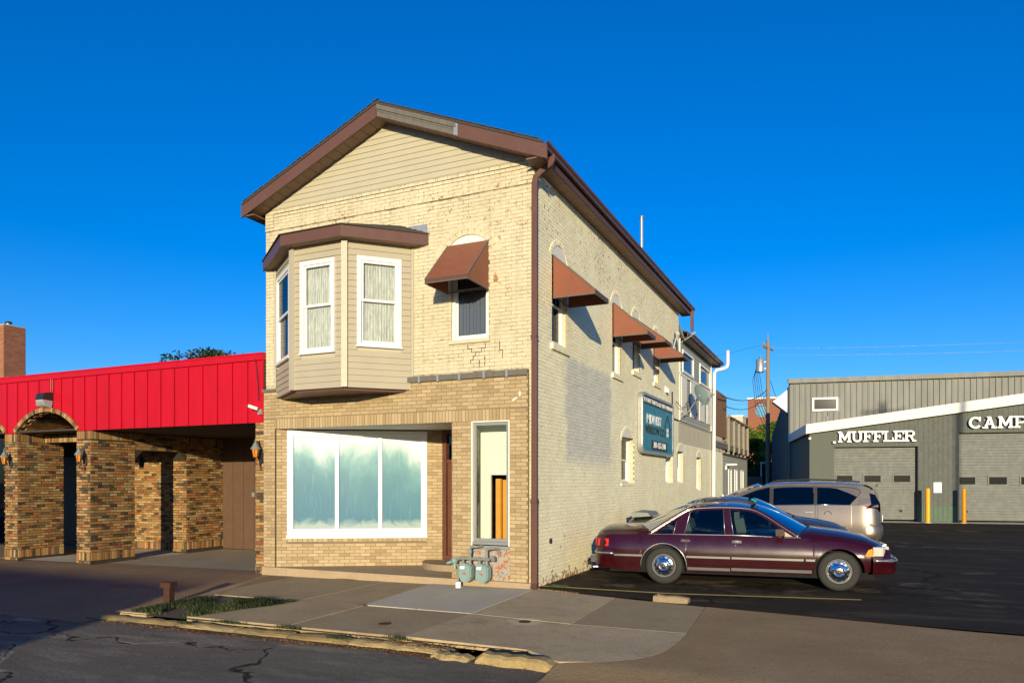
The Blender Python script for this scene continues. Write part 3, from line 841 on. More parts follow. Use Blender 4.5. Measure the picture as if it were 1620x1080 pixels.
# =================================================================== TWO-STOREY BRICK BUILDING
H = thing('brick_house', 'two-storey cream painted brick shop with brown gable roof, bay window and storefront', 'building', (-3.03, 0, -0.1))
WH = Bricks(H)
X, NX, Y, NY = (1, 0, 0), (-1, 0, 0), (0, 1, 0), (0, -1, 0)
Z7 = 7.47
# front slab (mortar plane)
mb = MB()
fh = [(-5.79, -1.58, 0.04, 2.90), (-1.20, -0.44, 0.04, 2.89), (-1.64, -0.88, 4.38, 6.07)]
wall_cells(mb, (0, 0, 0), X, NY, -6.07, 0.0, -0.45, Z7, fh, 0.25, 0.0)
mb.build('front_wall', 'paintmortar', H)
mb = MB()
wall_cells(mb, (0, -0.045, 0), X, NY, -6.09, -0.09, 0.045, 3.70, fh[:2], 0.045, 0.0)
mb.build('storefront_veneer', 'buffmortar', H)
# side slab
sideholes = [(0.85, 1.62, 4.39, 6.05), (4.66, 5.38, 4.36, 6.0), (6.42, 7.12, 4.66, 6.0), (8.62, 9.30, 4.64, 5.95),
             (5.41, 6.56, 1.77, 2.92), (10.14, 11.11, 1.76, 2.92), (11.78, 12.88, 1.76, 2.82), (15.12, 16.14, 1.50, 2.72)]
mb = MB()
wall_cells(mb, (0, 0, 0), Y, X, 0.25, 12.0, -0.45, 7.27, [h for h in sideholes], 0.30, 0.0)
mb.build('side_wall', 'paintbrick', H)
mb = MB()
wall_cells(mb, (0, 0, 0), Y, X, 12.0, 21.2, -0.45, 3.80, [h for h in sideholes], 0.30, 0.0)
wall_cells(mb, (0, 0, 0), Y, X, 12.0, 18.1, 3.80, 6.55, [(12.5, 14.4, 5.45, 6.15), (15.6, 17.8, 5.45, 6.15)], 0.20, 0.01)
mb.b2(-6.07, -0.31, 11.7, 12.0, 3, 7.2); mb.b2(-6.07, -5.77, 0.26, 21, -0.4, 7.25); mb.b2(-6.0, -0.21, 17.9, 18.1, 3.0, 6.5); mb.b2(-6.0, -0.31, 20.9, 21.2, -.4, 3.8)
mb.build('rear_wall', 'plaster', H)
# painted facade bricks
arcR = 0.52; arcC = (-1.29, 5.75)
def fclip(uc, zc):
    if zc > 6.07 and math.hypot(uc - arcC[0], zc - arcC[1]) < arcR + 0.20: return False
    if zc > 5.95 and abs(uc + 1.29) < 0.58 and zc < 6.07: return False
    return True
bayhole = (-5.72, -2.50, 3.50, 6.25)
WH.wall((0, 0, 0), X, NY, -6.07, 0.0, 3.80, 7.00, 'paintbrick', [fh[2], bayhole], clip=fclip, proud=0.006, gap=0.010)
WH.wall((0, 0, 0), X, NY, -6.07, 0.0, 7.00, 7.07, 'paintbrick', proud=0.022, depth=0.035, gap=0.010)
WH.wall((0, 0, 0), X, NY, -6.07, -5.85, 7.07, 7.41, 'paintbrick', proud=0.022, depth=0.035, gap=0.010)
WH.wall((0, 0, 0), X, NY, -0.25, 0.0, 7.07, 7.41, 'paintbrick', proud=0.022, depth=0.035, gap=0.010)
WH.wall((0, 0, 0), X, NY, -5.84, -0.26, 7.07, 7.27, 'paintbrick', proud=0.004, gap=0.010)
WH.wall((0, 0, 0), X, NY, -5.84, -0.26, 7.27, 7.34, 'paintbrick', proud=0.018, depth=0.035, gap=0.010)
WH.wall((0, 0, 0), X, NY, -5.84, -0.26, 7.34, 7.41, 'paintbrick', proud=0.030, depth=0.045, gap=0.010)
WH.wall((0, 0, 0), X, NY, -0.082, 0.0, -0.05, 3.80, 'paintbrick', proud=0.004, gap=0.010)
def arch_ring(o, u, nrm, cx, cz, Rr, half, mat, h=0.19, n=13, proud=0.014):
    o = Vector(o); u = Vector(u); nrm = Vector(nrm); a0 = math.asin(min(1, half / Rr))
    for i in range(n):
        a = -a0 + 2 * a0 * (i + .5) / n
        rr = Rr + h / 2 + .01
        c = o + u * (cx + rr * math.sin(a)) + nrm * (proud - .01) + Vector((0, 0, cz + rr * math.cos(a)))
        WH.one(c, (2 * a0 * Rr / n - .008 + .012, .02, h), math.atan2(u.y, u.x), a, mat)
arch_ring((0, 0, 0), X, NY, arcC[0], arcC[1], arcR, 0.50, 'paintbrick', 0.10, 12)
arch_ring((0, 0, 0), X, NY, arcC[0], arcC[1], arcR + 0.10, 0.60, 'paintbrick', 0.09, 13, 0.018)
# side bricks
def sclip(uc, zc):
    for (c, tp) in ((1.23, 6.24), (5.02, 6.20), (6.77, 6.20), (8.96, 6.14)):
        if zc > tp - .22 and math.hypot(uc - c, zc - (tp - .46)) < .46 + .02: return False
    for (c, tp, hw) in ((5.98, 3.08, .58), (10.62, 3.0, .5), (12.33, 2.98, .55), (15.63, 2.87, .5)):
        if zc > tp - .2 and abs(uc - c) < hw and math.hypot(uc - c, zc - (tp - .75)) < .75 + .02: return False
    return True
WH.wall((0, 0, 0), Y, X, 0.0, 12.0, -0.05, 7.26, 'paintbrick', sideholes[:6] + [sideholes[6]], clip=sclip, proud=0.0030, jit=.0007, gap=0.009, vgap=.003)
WH.wall((0, 0, 0), Y, X, 12.0, 21.2, -0.05, 3.05, 'paintbrick', sideholes[6:], clip=sclip, proud=0.0030, jit=.0007, gap=0.009, vgap=.003)
for (c, tp) in ((1.23, 6.24), (5.02, 6.20), (6.77, 6.20), (8.96, 6.14)):
    arch_ring((0, 0, 0), Y, X, c, tp - .46, .46, .42, 'paintbrick', .1, 11)
for (c, tp, hw) in ((5.98, 3.08, .58), (10.62, 3.0, .5), (12.33, 2.98, .55), (15.63, 2.87, .5)):
    arch_ring((0, 0, 0), Y, X, c, tp - .75, .75, hw, 'paintbrick', .1, 12)
# storefront bricks (buff)
V0 = (0, -0.045, 0)
HO = [(-5.79, -1.58, 0.04, 2.91), (-1.20, -0.44, 0.04, 2.91)]
WH.wall(V0, X, NY, -6.09, -0.09, 0.045, 2.887, 'buff', HO)
WH.wall(V0, X, NY, -6.09, -5.80, 2.887, 3.11, 'buff'); WH.wall(V0, X, NY, -0.43, -0.09, 2.887, 3.11, 'buff')
WH.soldier(V0, X, NY, -5.80, -0.43, 2.995, 0.205, 'buff')
WH.wall(V0, X, NY, -6.09, -0.09, 3.11, 3.70, 'buff')
# recessed window wall
W0 = Vector((-5.79, 0.0, 0)); WU = Vector((math.cos(R(30)), math.sin(R(30)), 0)); WN = Vector((math.sin(R(30)), -math.cos(R(30)), 0))
mb = MB(); WH1 = [(0.22, 3.10, 0.63, 2.865)]
wall_cells(mb, W0, WU, WN, 0.0, 3.46, 0.03, 2.92, WH1, 0.12, 0.0)
mb.b2(-1.62, -1.58, 0.0, 1.78, 0.03, 2.92); mb.build('storefront_inner_wall', 'buffmortar', H)
WH.wall(W0, WU, WN, 0.0, 3.46, 0.045, 2.89, 'buff', [(0.22, 3.10, 0.555, 2.9)])
WH.soldier(W0, WU, WN, 0.22, 3.10, 0.592, 0.065, 'buff', w=.09)
WH.wall((-1.625, 0, 0), Y, NX, 0.0, 1.7, 0.045, 2.89, 'buff')
mb = MB(); mb.prism([(-6.09, 0.006, 2.895), (-1.58, 0.006, 2.895), (-1.58, 2.0, 2.895), (-2.6, 2.0, 2.895)], (0, 0, 0.03)); mb.build('recess_ceiling', 'whitepaint', H)
# flashing above the veneer
mb = MB(); mb.b2(-2.66, -0.09, -0.085, 0.0, 3.70, 3.765); mb.b2(-2.66, -0.09, -0.095, -0.083, 3.66, 3.70); mb.b2(-6.11, -5.75, -0.085, 0.0, 3.66, 3.72)
mb.v = mb.v[:-8]; mb.f = mb.f[:-6]; mb.mi = mb.mi[:-6]; mb.t = mb.t[:-6]
fl = mb.build('flashing', 'greyboard', H)
for x in (-2.3, -1.9, -1.45, -0.95, -.5): MB().b2(x, x + .04, -.1, -.097, 3.64, 3.78).build('flashing_clip', 'galv', fl)
MB().b2(-6.11, -5.75, -0.085, 0.0, 3.66, 3.72).build('flashing', 'greyboard', H)
# floor, base and step
mb = MB(); mb.prism([(-6.11, -0.085, -0.4), (-0.02, -0.085, -0.4), (-0.02, 0.02, -0.4), (-1.2, 0.1, -0.4), (-1.3, 2.0, -0.4), (-2.8, 2.0, -0.4), (-6.0, 0.1, -0.4)], (0, 0, 0.442)); mb.build('entry_floor', 'entry', H)
mb = MB(); arc = [(-2.28 + 0.84 * math.cos(a), 1.62 + 0.84 * math.sin(a)) for a in [math.pi + math.pi * i / 18 for i in range(19)]]
mb.prism([(x, y, 0.04) for x, y in arc], (0, 0, 0.125)); mb.build('door_step', 'entry', H)
# entry door
mb = MB(); frame_box(mb, (0, 1.72, 0), X, NY, -2.80, -1.66, 0.165, 2.89, 0.09, -0.03, 0.06); mb.b2(-2.71, -1.75, 1.70, 1.75, 2.2, 2.27)
dr = mb.build('entry_door_frame', 'doorwood', H)
mb = MB(); mb.b2(-2.70, -1.76, 1.715, 1.755, 0.17, 2.2); frame_box(mb, (0, 1.715, 0), X, NY, -2.6, -1.85, 0.9, 2.1, .03, 0, .015); d = mb.build('entry_door', 'doorwood', H)
mb = MB(); mb.b2(-2.70, -1.76, 1.73, 1.74, 2.27, 2.80); mb.build('transom_pane', 'darkglass', H)
mb = MB(); mb.lathe([(0, .02), (.03, .015), (.045, .028), (.06, .02), (.065, .001)], (-1.84, 1.715, 1.15), NY, 12); mb.build('door_knob', 'galv', d)
mb = MB(); mb.b2(-1.66, -1.62, 1.7, 1.8, .16, 2.9); mb.build('door_post', 'white', H)
# shop window: frame, mullions, panes, sill
SW = thing  # noqa
mb = MB()
frame_box(mb, W0, WU, WN, 0.22, 3.10, 0.70, 2.865, 0.125, -0.03, 0.045)
for s in (1.235, 2.125): 
    c = W0 + WU * s + WN * 0.005; mb.box((c.x, c.y, 1.78), (0.08, 0.07, 1.92), R(30))
sw = mb.build('shop_window_frame', 'white', H)
mb = MB(); c = W0 + WU * 1.66 + WN * 0.02; mb.box((c.x, c.y, 0.665), (2.90, 0.11, 0.07), R(30)); mb.box((c.x + WN.x * .004, c.y + WN.y * .004, 0.76), (2.65, 0.062, 0.10), R(30)); mb.build('window_sill', 'white', sw)
for (a, b) in ((0.345, 1.195), (1.275, 2.085), (2.165, 2.975)):
    mb = MB(); panel(mb, W0, WU, WN, a, b, 0.81, 2.74, -0.005); mb.build('pane', 'film', sw)
# narrow display window
mb = MB(); frame_box(mb, (0, -0.03, 0), X, NY, -1.20, -0.44, 0.66, 2.89, 0.022, -0.03, 0.03)
fr = mb.build('display_window_frame', 'whitepaint', H)
mb = MB(); frame_box(mb, (0, -0.01, 0), X, NY, -1.178, -0.462, 0.735, 2.868, 0.055, -0.03, 0.012); mb.b2(-1.178, -0.462, -0.06, 0.02, 0.662, 0.732)
mb.b2(-1.2, -0.44, -.07, .0, .60, .66)
mb.build('inner_frame', 'grey', fr)
mb = MB(); mb.b2(-1.125, -0.515, 0.0, 0.006, 0.79, 2.815); mb.build('pane', 'glass', fr)
mb = MB(); mb.b2(-1.198, -0.442, -0.035, 0.02, 0.045, 0.60); mb.build('flaking_panel', 'flaking', H)
mb = MB()
wall_cells(mb, (0, 0.50, 0), X, NY, -1.56, -0.02, 0.5, 2.88, [(-1.08, -0.50, 0.5, 1.94)], 0.04, 0.0)
mb.b2(-1.57, -1.53, 0.02, 0.5, 0.05, 2.88); mb.b2(-0.40, -0.36, 0.02, 0.5, 0.05, 2.88); mb.b2(-1.56, -.3, .02, .5, 2.86, 2.9); mb.b2(-1.56, -.3, .02, .5, .6, .64)
mb.build('display_backing_wall', 'interior', H)
mb = MB(); frame_box(mb, (0, 0.49, 0), X, NY, -1.12, -0.46, 0.66, 1.98, 0.05, 0, 0.02); mb.build('inner_door_casing', 'white', H)
mb = MB(); mb.b2(-1.04, -0.94, 0.62, 0.70, 0.5, 1.86); mb.build('wood_stud', 'stud', H); MB().b2(-0.94, -0.45, 0.72, 0.735, 0.5, 1.84).build('wood_board', 'stud', H)
mb = MB(); mb.b2(-1.5, -1.48, 0.55, 1.5, .4, 2.5); mb.b2(-1.5, -.3, 1.5, 1.52, .4, 2.5); mb.b2(-1.1, -.92, 1.0, 1.03, .4, 1.85); mb.build('inner_room_wall', 'darkwood', H)
mb = MB(); mb.b2(-5.7, -.35, .3, 11.5, 3.45, 3.6); mb.b2(-5.7, -.35, 3.0, 3.1, -.3, 7); mb.build('upper_floor', 'darkroom', H)

# facade window and side windows
def sash_window(o, u, nrm, u0, u1, z0, z1, depth=-0.10, w=0.055, mat='white', cur='curtain', sill=True, mid=None, glassm='glass', outer=0.03):
    """opening window with frame, two sashes, panes and a curtain behind"""
    mb = MB(); frame_box(mb, o, u, nrm, u0, u1, z0, z1, w, depth - .04, depth + outer)
    f = mb.build('window_frame', mat, H)
    mid = mid or (z0 + z1) / 2
    mb = MB(); frame_box(mb, o, u, nrm, u0 + w, u1 - w, mid - .02, z1 - w, .035, depth - .02, depth + .005); mb.build('upper_sash', mat, f)
    mb = MB(); frame_box(mb, o, u, nrm, u0 + w, u1 - w, z0 + w, mid + .02, .035, depth - .045, depth - .022); mb.build('lower_sash', mat, f)
    mb = MB(); panel(mb, o, u, nrm, u0 + w + .03, u1 - w - .03, mid, z1 - w - .03, depth - .01, .004); mb.build('pane', glassm, f)
    mb = MB(); panel(mb, o, u, nrm, u0 + w + .03, u1 - w - .03, z0 + w + .03, mid, depth - .034, .004); mb.build('pane', glassm, f)
    if cur: curtain(o, u, nrm, u0 + .02, u1 - .02, z0 + .02, z1 - .02, depth - .075, cur, f, waves=max(5, int((u1 - u0) * 14)))
    return f
sash_window((0, 0, 0), X, NY, -1.64, -0.88, 4.38, 6.07, -0.06, .06, cur='darkcurtain', mid=5.30)
mb = MB(); mb.b2(-1.68, -0.84, -0.05, 0.0, 4.31, 4.375); mb.build('window_sill', 'paintbrick', H)
def arch_panel(o, u, nrm, cx, top, Rr, zb, d=0.004, mat='whitepaint', name='arch_panel'):
    o = Vector(o); u = Vector(u); nrm = Vector(nrm); cz = top - Rr
    hw = math.sqrt(max(0, Rr * Rr - (zb - cz) ** 2)); a0 = math.asin(min(1, hw / Rr)); pts = []
    for i in range(15):
        a = -a0 + 2 * a0 * i / 14
        pts.append(o + u * (cx + Rr * math.sin(a)) + nrm * (d) + Vector((0, 0, cz + Rr * math.cos(a))))
    mb = MB(); mb.prism(pts, nrm * -0.02); return mb.build(name, mat, H)
arch_panel((0, 0, 0), X, NY, -1.29, 6.27, .52, 6.03)
for i, (h, tp) in enumerate(zip(sideholes[:4], (6.24, 6.20, 6.20, 6.14))):
    sash_window((0, 0, 0), Y, X, h[0], h[1], h[2], h[3], -0.10, .05, cur='darkcurtain', mid=h[2] + .75)
    mb = MB(); mb.b2(0.0, .05, h[0] - .06, h[1] + .06, h[2] - .14, h[2] - .03); mb.build('window_sill', 'paintbrick', H)
    arch_panel((0, 0, 0), Y, X, (h[0] + h[1]) / 2, tp, .46, tp - .24)
for i, (h, tp, hw) in enumerate(zip(sideholes[4:], (3.08, 3.0, 2.98, 2.87), (.58, .5, .55, .5))):
    sash_window((0, 0, 0), Y, X, h[0], h[1], h[2] + .01, h[3], -0.17, .05, cur='darkcurtain')
    arch_panel((0, 0, 0), Y, X, (h[0] + h[1]) / 2, tp, .75, h[3] - .02)
    if i == 0:
        mb = MB(); mb.b2(-.16, .03, h[0] - .05, h[1] + .05, h[2] - .06, h[2]); mb.build('window_sill', 'paintbrick', H)
# gable siding boards
gy = -0.012
def rake_z(x): return 8.80 - abs(x + 3.03) * 0.4165
zz = Z7 - 0.04
while zz < 8.76:
    z1 = zz + 0.108
    hw0 = (8.80 - zz) / .4165; hw1 = max(0.0, (8.80 - z1) / .4165)
    hw0 = min(hw0, 3.04); hw1 = min(hw1, 3.04)
    xc = -3.03
    mb = MB()
    if hw1 > 0.03:
        a = [(xc - hw0, gy - .016, zz), (xc + hw0, gy - .016, zz), (xc + hw1, gy - .001, z1), (xc - hw1, gy - .001, z1)]
        b = [(p_[0], gy + .012, p_[2]) for p_ in a]
        mb.add(a + b, [(0, 1, 2, 3), (7, 6, 5, 4), (0, 4, 5, 1), (1, 5, 6, 2), (2, 6, 7, 3), (3, 7, 4, 0)])
        mb.build('siding_board', 'siding', H)
    zz = z1
mb = MB(); mb.b2(-6.05, -.01, -.02, -.002, Z7 - .055, Z7 - .04); mb.b2(-6.0, -.06, .0, .2, Z7 + .001, Z7 + .02)
mb.prism([(-6.05, .0, Z7 + .03), (-.02, .0, Z7 + .03), (-3.03, .0, 8.77)], (0, .1, 0))
for s in (-1, 1):
    for (a, b, m_) in ((0.0, 3.03, 0),):
        p0 = (-3.03, -.034, 8.77); p1 = (-3.03 + s * 3.03, -.034, 8.77 - .4165 * 3.03)
        mb.add([p0, p1, (p1[0], p1[1], p1[2] + .045), (p0[0], p0[1], p0[2] + .045), (p0[0], 0, p0[2]), (p1[0], 0, p1[2]), (p1[0], 0, p1[2] + .045), (p0[0], 0, p0[2] + .045)], [(0, 1, 2, 3), (4, 7, 6, 5), (0, 4, 5, 1), (3, 2, 6, 7), (0, 3, 7, 4), (1, 5, 6, 2)])
mb.build('gable_trim', 'siding', H)
# roof
SL = (8.90 - 7.53) / 3.33
XR, ZR = -3.03, 8.90
def rz_(x): return ZR - abs(x - XR) * SL
mb = MB()
for (xe, s) in ((0.30, 1), (-6.36, -1)):
    a = [(XR, -0.40, ZR), (xe, -0.40, rz_(xe)), (xe, 12.65, rz_(xe)), (XR, 12.65, ZR)]
    N = 1
    mb.add([*a, *[(x, y, z - .05) for x, y, z in a]], [(0, 1, 2, 3), (7, 6, 5, 4), (0, 4, 5, 1), (1, 5, 6, 2), (2, 6, 7, 3)])
# shingle tabs along the rakes (small uneven steps)
for s in (1, -1):
    k = 0
    while k * .14 < 3.36:
        x = XR + s * k * .14; zt = rz_(x)
        mb.box((x, -0.40 + random.uniform(-.006, .004), zt + .004), (.13, .03, .012), 0, 0, 0, Matrix.Rotation(s * math.atan(SL), 3, 'Y')); k += 1
roof = mb.build('roof', 'shingle', H)
def slope_board(mb, x0, x1, y, th, ztop_off, h, mi=0):
    a = [(x0, y, rz_(x0) - ztop_off - h), (x1, y, rz_(x1) - ztop_off - h), (x1, y, rz_(x1) - ztop_off), (x0, y, rz_(x0) - ztop_off)]
    if x1 < x0: a = a[::-1]
    mb.prism(a, (0, th, 0), mi)
mb = MB(); slope_board(mb, -6.38, -3.04, -.385, .03, .052, .24); mb.build('rake_fascia', 'brown', roof)
mb = MB(); slope_board(mb, -1.30, 0.40, -.385, .03, .052, .24); mb.build('rake_fascia', 'brown', roof)
mb = MB(); slope_board(mb, -3.03, -1.34, -.372, .02, .052, .22); slope_board(mb, -3.03, -1.34, -.392, .02, .052, .09); slope_board(mb, -3.03, -1.36, -.380, .008, .15, .03)
mb.lathe([(0, .001), (.0, .02), (.01, .02), (.01, .001)], (-2.75, -.372, 8.55), NY, 8)
mb.build('bare_rake_board', 'greyboard', roof)
mb = MB(); slope_board(mb, -1.38, -1.30, -.389, .03, .06, .215); mb.build('torn_fascia_end', 'galv', roof)
# soffit under the rakes
for s in (1, -1):
    k = 0; w = .205
    while (k + 1) * w < 3.36:
        x0 = XR + s * k * w; x1 = XR + s * (k + 1) * w - s * .012
        z0, z1 = rz_(x0) - .255, rz_(x1) - .255
        mb = MB(); q = [(x0, -.36, z0), (x1, -.36, z1), (x1, -.002, z1), (x0, -.002, z0)]
        if s < 0: q = q[::-1]
        mb.add(q + [(x, y, z + .02) for x, y, z in q], [(3, 2, 1, 0), (4, 5, 6, 7), (0, 1, 5, 4), (1, 2, 6, 5), (2, 3, 7, 6), (3, 0, 4, 7)])
        mb.build('soffit_panel', 'soffit', roof); k += 1
# side eaves
for xe, s in ((.27, 1), (-6.33, -1)):
    mb = MB(); mb.b2(xe, xe + s * .02, -.38, 12.6, 7.27, 7.50); mb.build('eave_fascia', 'brown', roof)
    y = -.35
    while y < 12.5:
        mb = MB(); xa, xb = (0.0, .27) if s > 0 else (-6.33, -6.07)
        mb.b2(xa, xb, y, min(12.55, y + .39), 7.262, 7.277); mb.build('soffit_panel', 'soffit', roof); y += .40
mb = MB()
def gutter(y0, y1, x0, z0):
    prof = [(0, .10), (0, 0), (.02, -.012), (.075, -.012), (.085, .03), (.115, .055), (.12, .10), (.112, .10), (.105, .06), (.075, .035), (.068, .0), (.012, .0), (.012, .10)]
    rows = [[(x0 + a, y, z0 + b) for a, b in prof] for y in (y0, y1)]
    mb.grid(rows, closed=True); mb.add(rows[0], [tuple(range(13))[::-1]]); mb.add(rows[1], [tuple(range(13))])
gutter(-.39, 12.68, .292, 7.41); g1 = mb.build('gutter', 'brown', roof, fix=True)
mb = MB()
def rect_path(mb, pts, w, d, mi=0):
    """rectangular pipe: w along local side, d along the other"""
    pts = [Vector(p_) for p_ in pts]; rows = []
    for i, q in enumerate(pts):
        t_ = (pts[min(i + 1, len(pts) - 1)] - pts[max(i - 1, 0)]).normalized()
        a = Vector((t_.z, 0, -t_.x)); a = a.normalized() if a.length > .1 else Vector((1, 0, 0))
        b = t_.cross(a).normalized()
        k = .22
        rows.append([q + a * (w / 2 * sx) + b * (d / 2 * sy) for sx, sy in ((-1, -1 + k), (-1 + k, -1), (1 - k, -1), (1, -1 + k), (1, 1 - k), (1 - k, 1), (-1 + k, 1), (-1, 1 - k))])
    mb.grid(rows, mi, closed=True); mb.add(rows[0], [tuple(range(8))], mi); mb.add(rows[-1], [tuple(range(8))], mi)
rect_path(mb, [(.345, .0, 7.41), (.345, -.005, 7.33), (.31, -.01, 7.26), (.12, -.035, 7.13), (.06, -.05, 7.06), (.04, -.055, 6.96), (.035, -.055, 1.46)], .10, .075)
rect_path(mb, [(.035, -.057, 1.50), (.035, -.057, .10), (.045, -.075, .03), (.06, -.14, -.03)], .115, .085)
dsp = mb.build('downspout', 'brown', H)
MB().b2(-.02, .10, -.12, -.01, 1.44, 1.50).build('downspout_collar', 'brown', dsp); MB().b2(-.02, .09, -.10, 0, 4.3, 4.34).build('downspout_strap', 'brown', dsp)
mb = MB(); rect_path(mb, [(.35, 12.45, 7.41), (.35, 12.45, 6.75)], .1, .075); mb.build('downspout', 'brown', H)
# chimney pipe
mb = MB(); mb.tube((-1.0, 11.16, 8.0), (-1.0, 11.16, 10.22), .05, n=12); mb.lathe([(0, .06), (.03, .06), (.03, .085), (.05, .09), (.09, .03), (.09, 0.001)], (-1, 11.16, 10.2), (0, 0, 1), 12); mb.tube((-1, 11.16, 9.5), (-1, 11.16, 9.55), .056, n=12)
mb.build('flue_pipe', 'galv', H, smooth=True, auto=40)
# rear section: roof, siding, windows
mb = MB(); mb.prism([(.28, 12.05, 6.62), (.28, 12.05, 6.66), (-3.03, 12.05, 7.6), (-6.35, 12.05, 6.66), (-6.35, 12.05, 6.62), (-3.03, 12.05, 7.52)], (0, 6.75, 0)); r2 = mb.build('rear_roof', 'shingle', H)
mb = MB(); mb.b2(.27, .29, 12.05, 18.8, 6.48, 6.64); mb.b2(-6.3, .29, 18.78, 18.8, 6.46, 6.62); mb.b2(.0, .27, 12.06, 18.78, 6.47, 6.485); mb.b2(-6.3, 0, 18.1, 18.78, 6.47, 6.485); mb.build('rear_eave_fascia', 'brown', r2)
mb = MB(); gutter(12.05, 18.85, .292, 6.54); mb.build('gutter', 'brown', r2, fix=True)
z = 3.82
while z < 6.4:
    holes = [(12.5, 14.4, 5.42, 6.18), (15.6, 17.8, 5.42, 6.18)]
    segs = [(12.02, 18.08)]
    if 5.36 < z + .05 < 6.18: segs = [(12.02, 12.5), (14.4, 15.6), (17.8, 18.08)]
    for a, b in segs:
        mb = MB(); mb.add([(.02, a, z), (.02, b, z), (.006, b, z + .12), (.006, a, z + .12), (-.01, a, z), (-.01, b, z), (-.01, b, z + .12), (-.01, a, z + .12)], [(0, 1, 2, 3), (7, 6, 5, 4), (4, 5, 1, 0), (3, 2, 6, 7), (0, 3, 7, 4), (1, 5, 6, 2)])
        mb.build('siding_board', 'greysiding', H)
    z += .12
for (a, b) in ((12.30, 13.18), (13.83, 14.82), (15.49, 16.53), (17.08, 18.0)):
    mb = MB(); mb.b2(.02, .045, a, b, 4.05, 5.28); mb.build('white_panel', 'whitepaint', H)
mb = MB(); mb.b2(.02, .06, 12.02, 18.09, 5.28, 5.36); mb.b2(.02, .05, 12.02, 12.10, 3.82, 6.45); mb.b2(.02, .05, 18.0, 18.11, 3.82, 6.45); mb.b2(.0, .03, 12.0, 18.1, 3.74, 3.82); mb.build('rear_trim', 'whitepaint', H)
for (a, b) in ((12.5, 14.4), (15.6, 17.8)):
    mb = MB(); frame_box(mb, (0, 0, 0), Y, X, a, b, 5.42, 6.18, .08, -.02, .05); f = mb.build('window_frame', 'white', H)
    mb = MB(); mb.b2(0.0, .006, a + .08, b - .08, 5.5, 6.1); mb.build('pane', 'blackpane', f)
mb = MB(); mb.path([(.62, 18.45, 7.06), (.62, 18.45, 6.52), (.58, 18.44, 6.40), (.45, 18.40, 6.34), (.20, 18.3, 6.28), (.12, 18.25, 6.16), (.10, 18.24, 1.15), (.12, 18.26, 1.05), (.2, 18.6, 1.0), (.2, 18.64, .9), (.2, 18.64, .4)], .07, 10)
mb.build('white_vent_pipe', 'white', H, smooth=True)
mb = MB(); mb.path([(.035, 10.9, 4.6), (.035, 10.95, 3.9), (.035, 11.15, 3.78), (.035, 18.0, 3.78)], .02, 6); mb.build('cable', 'black', H)
mb = MB(); mb.path([(.02, .03, 7.12), (.13, .05, 7.10), (.13, .45, 7.08), (.01, .5, 7.06)], .012, 6); mb.build('wall_bracket', 'galv', H)
# stair-step crack below the facade window
crack = [(-.94, 4.28), (-.94, 4.21), (-1.02, 4.21), (-1.02, 4.14), (-1.14, 4.14), (-1.14, 4.075), (-1.19, 4.075), (-1.19, 4.0), (-1.24, 4.0), (-1.24, 3.94)]
crack2 = [(-1.30, 4.28), (-1.30, 4.21), (-1.22, 4.21), (-1.22, 4.14), (-1.14, 4.14)]
mb = MB()
for pl in (crack, crack2, [(-.66, 4.30), (-.66, 4.14), (-.60, 4.14), (-.60, 4.0)], [(-1.06, 3.98), (-1.06, 3.87)], [(-.95, 4.04), (-.95, 3.9)]):
    for (xa, za), (xb, zb) in zip(pl[:-1], pl[1:]):
        mb.b2(min(xa, xb) - .005, max(xa, xb) + .005, -.0105, -.004, min(za, zb) - .005, max(za, zb) + .005)
o = mb.build('mortar_crack', 'black', H); o['kind'] = 'stuff'
# small fittings on the side wall
mb = MB(); mb.lathe([(0, .05), (.025, .05), (.025, .035), (-.05, .03), (-.05, .001)], (.006, .75, .72), X, 14); mb.build('drain_hole', 'blackplastic', H)
mb = MB(); mb.prism([(.0, 10.05, 4.50), (.12, 10.05, 4.46), (.12, 10.05, 4.56), (.0, 10.05, 4.68)], (0, .16, 0)); mb.build('vent_hood', 'white', H)
for (x, z, r_) in ((-.45, 3.23, .02),):
    mb = MB(); mb.box((-.34, -.06, 3.25), (.10, .015, .03), 0, 0, 0, Matrix.Rotation(-.5, 3, 'Y')); mb.box((-.24, -.06, 3.34), (.03, .015, .08)); mb.build('bracket_remains', 'whitepaint', H)
WH.finish()

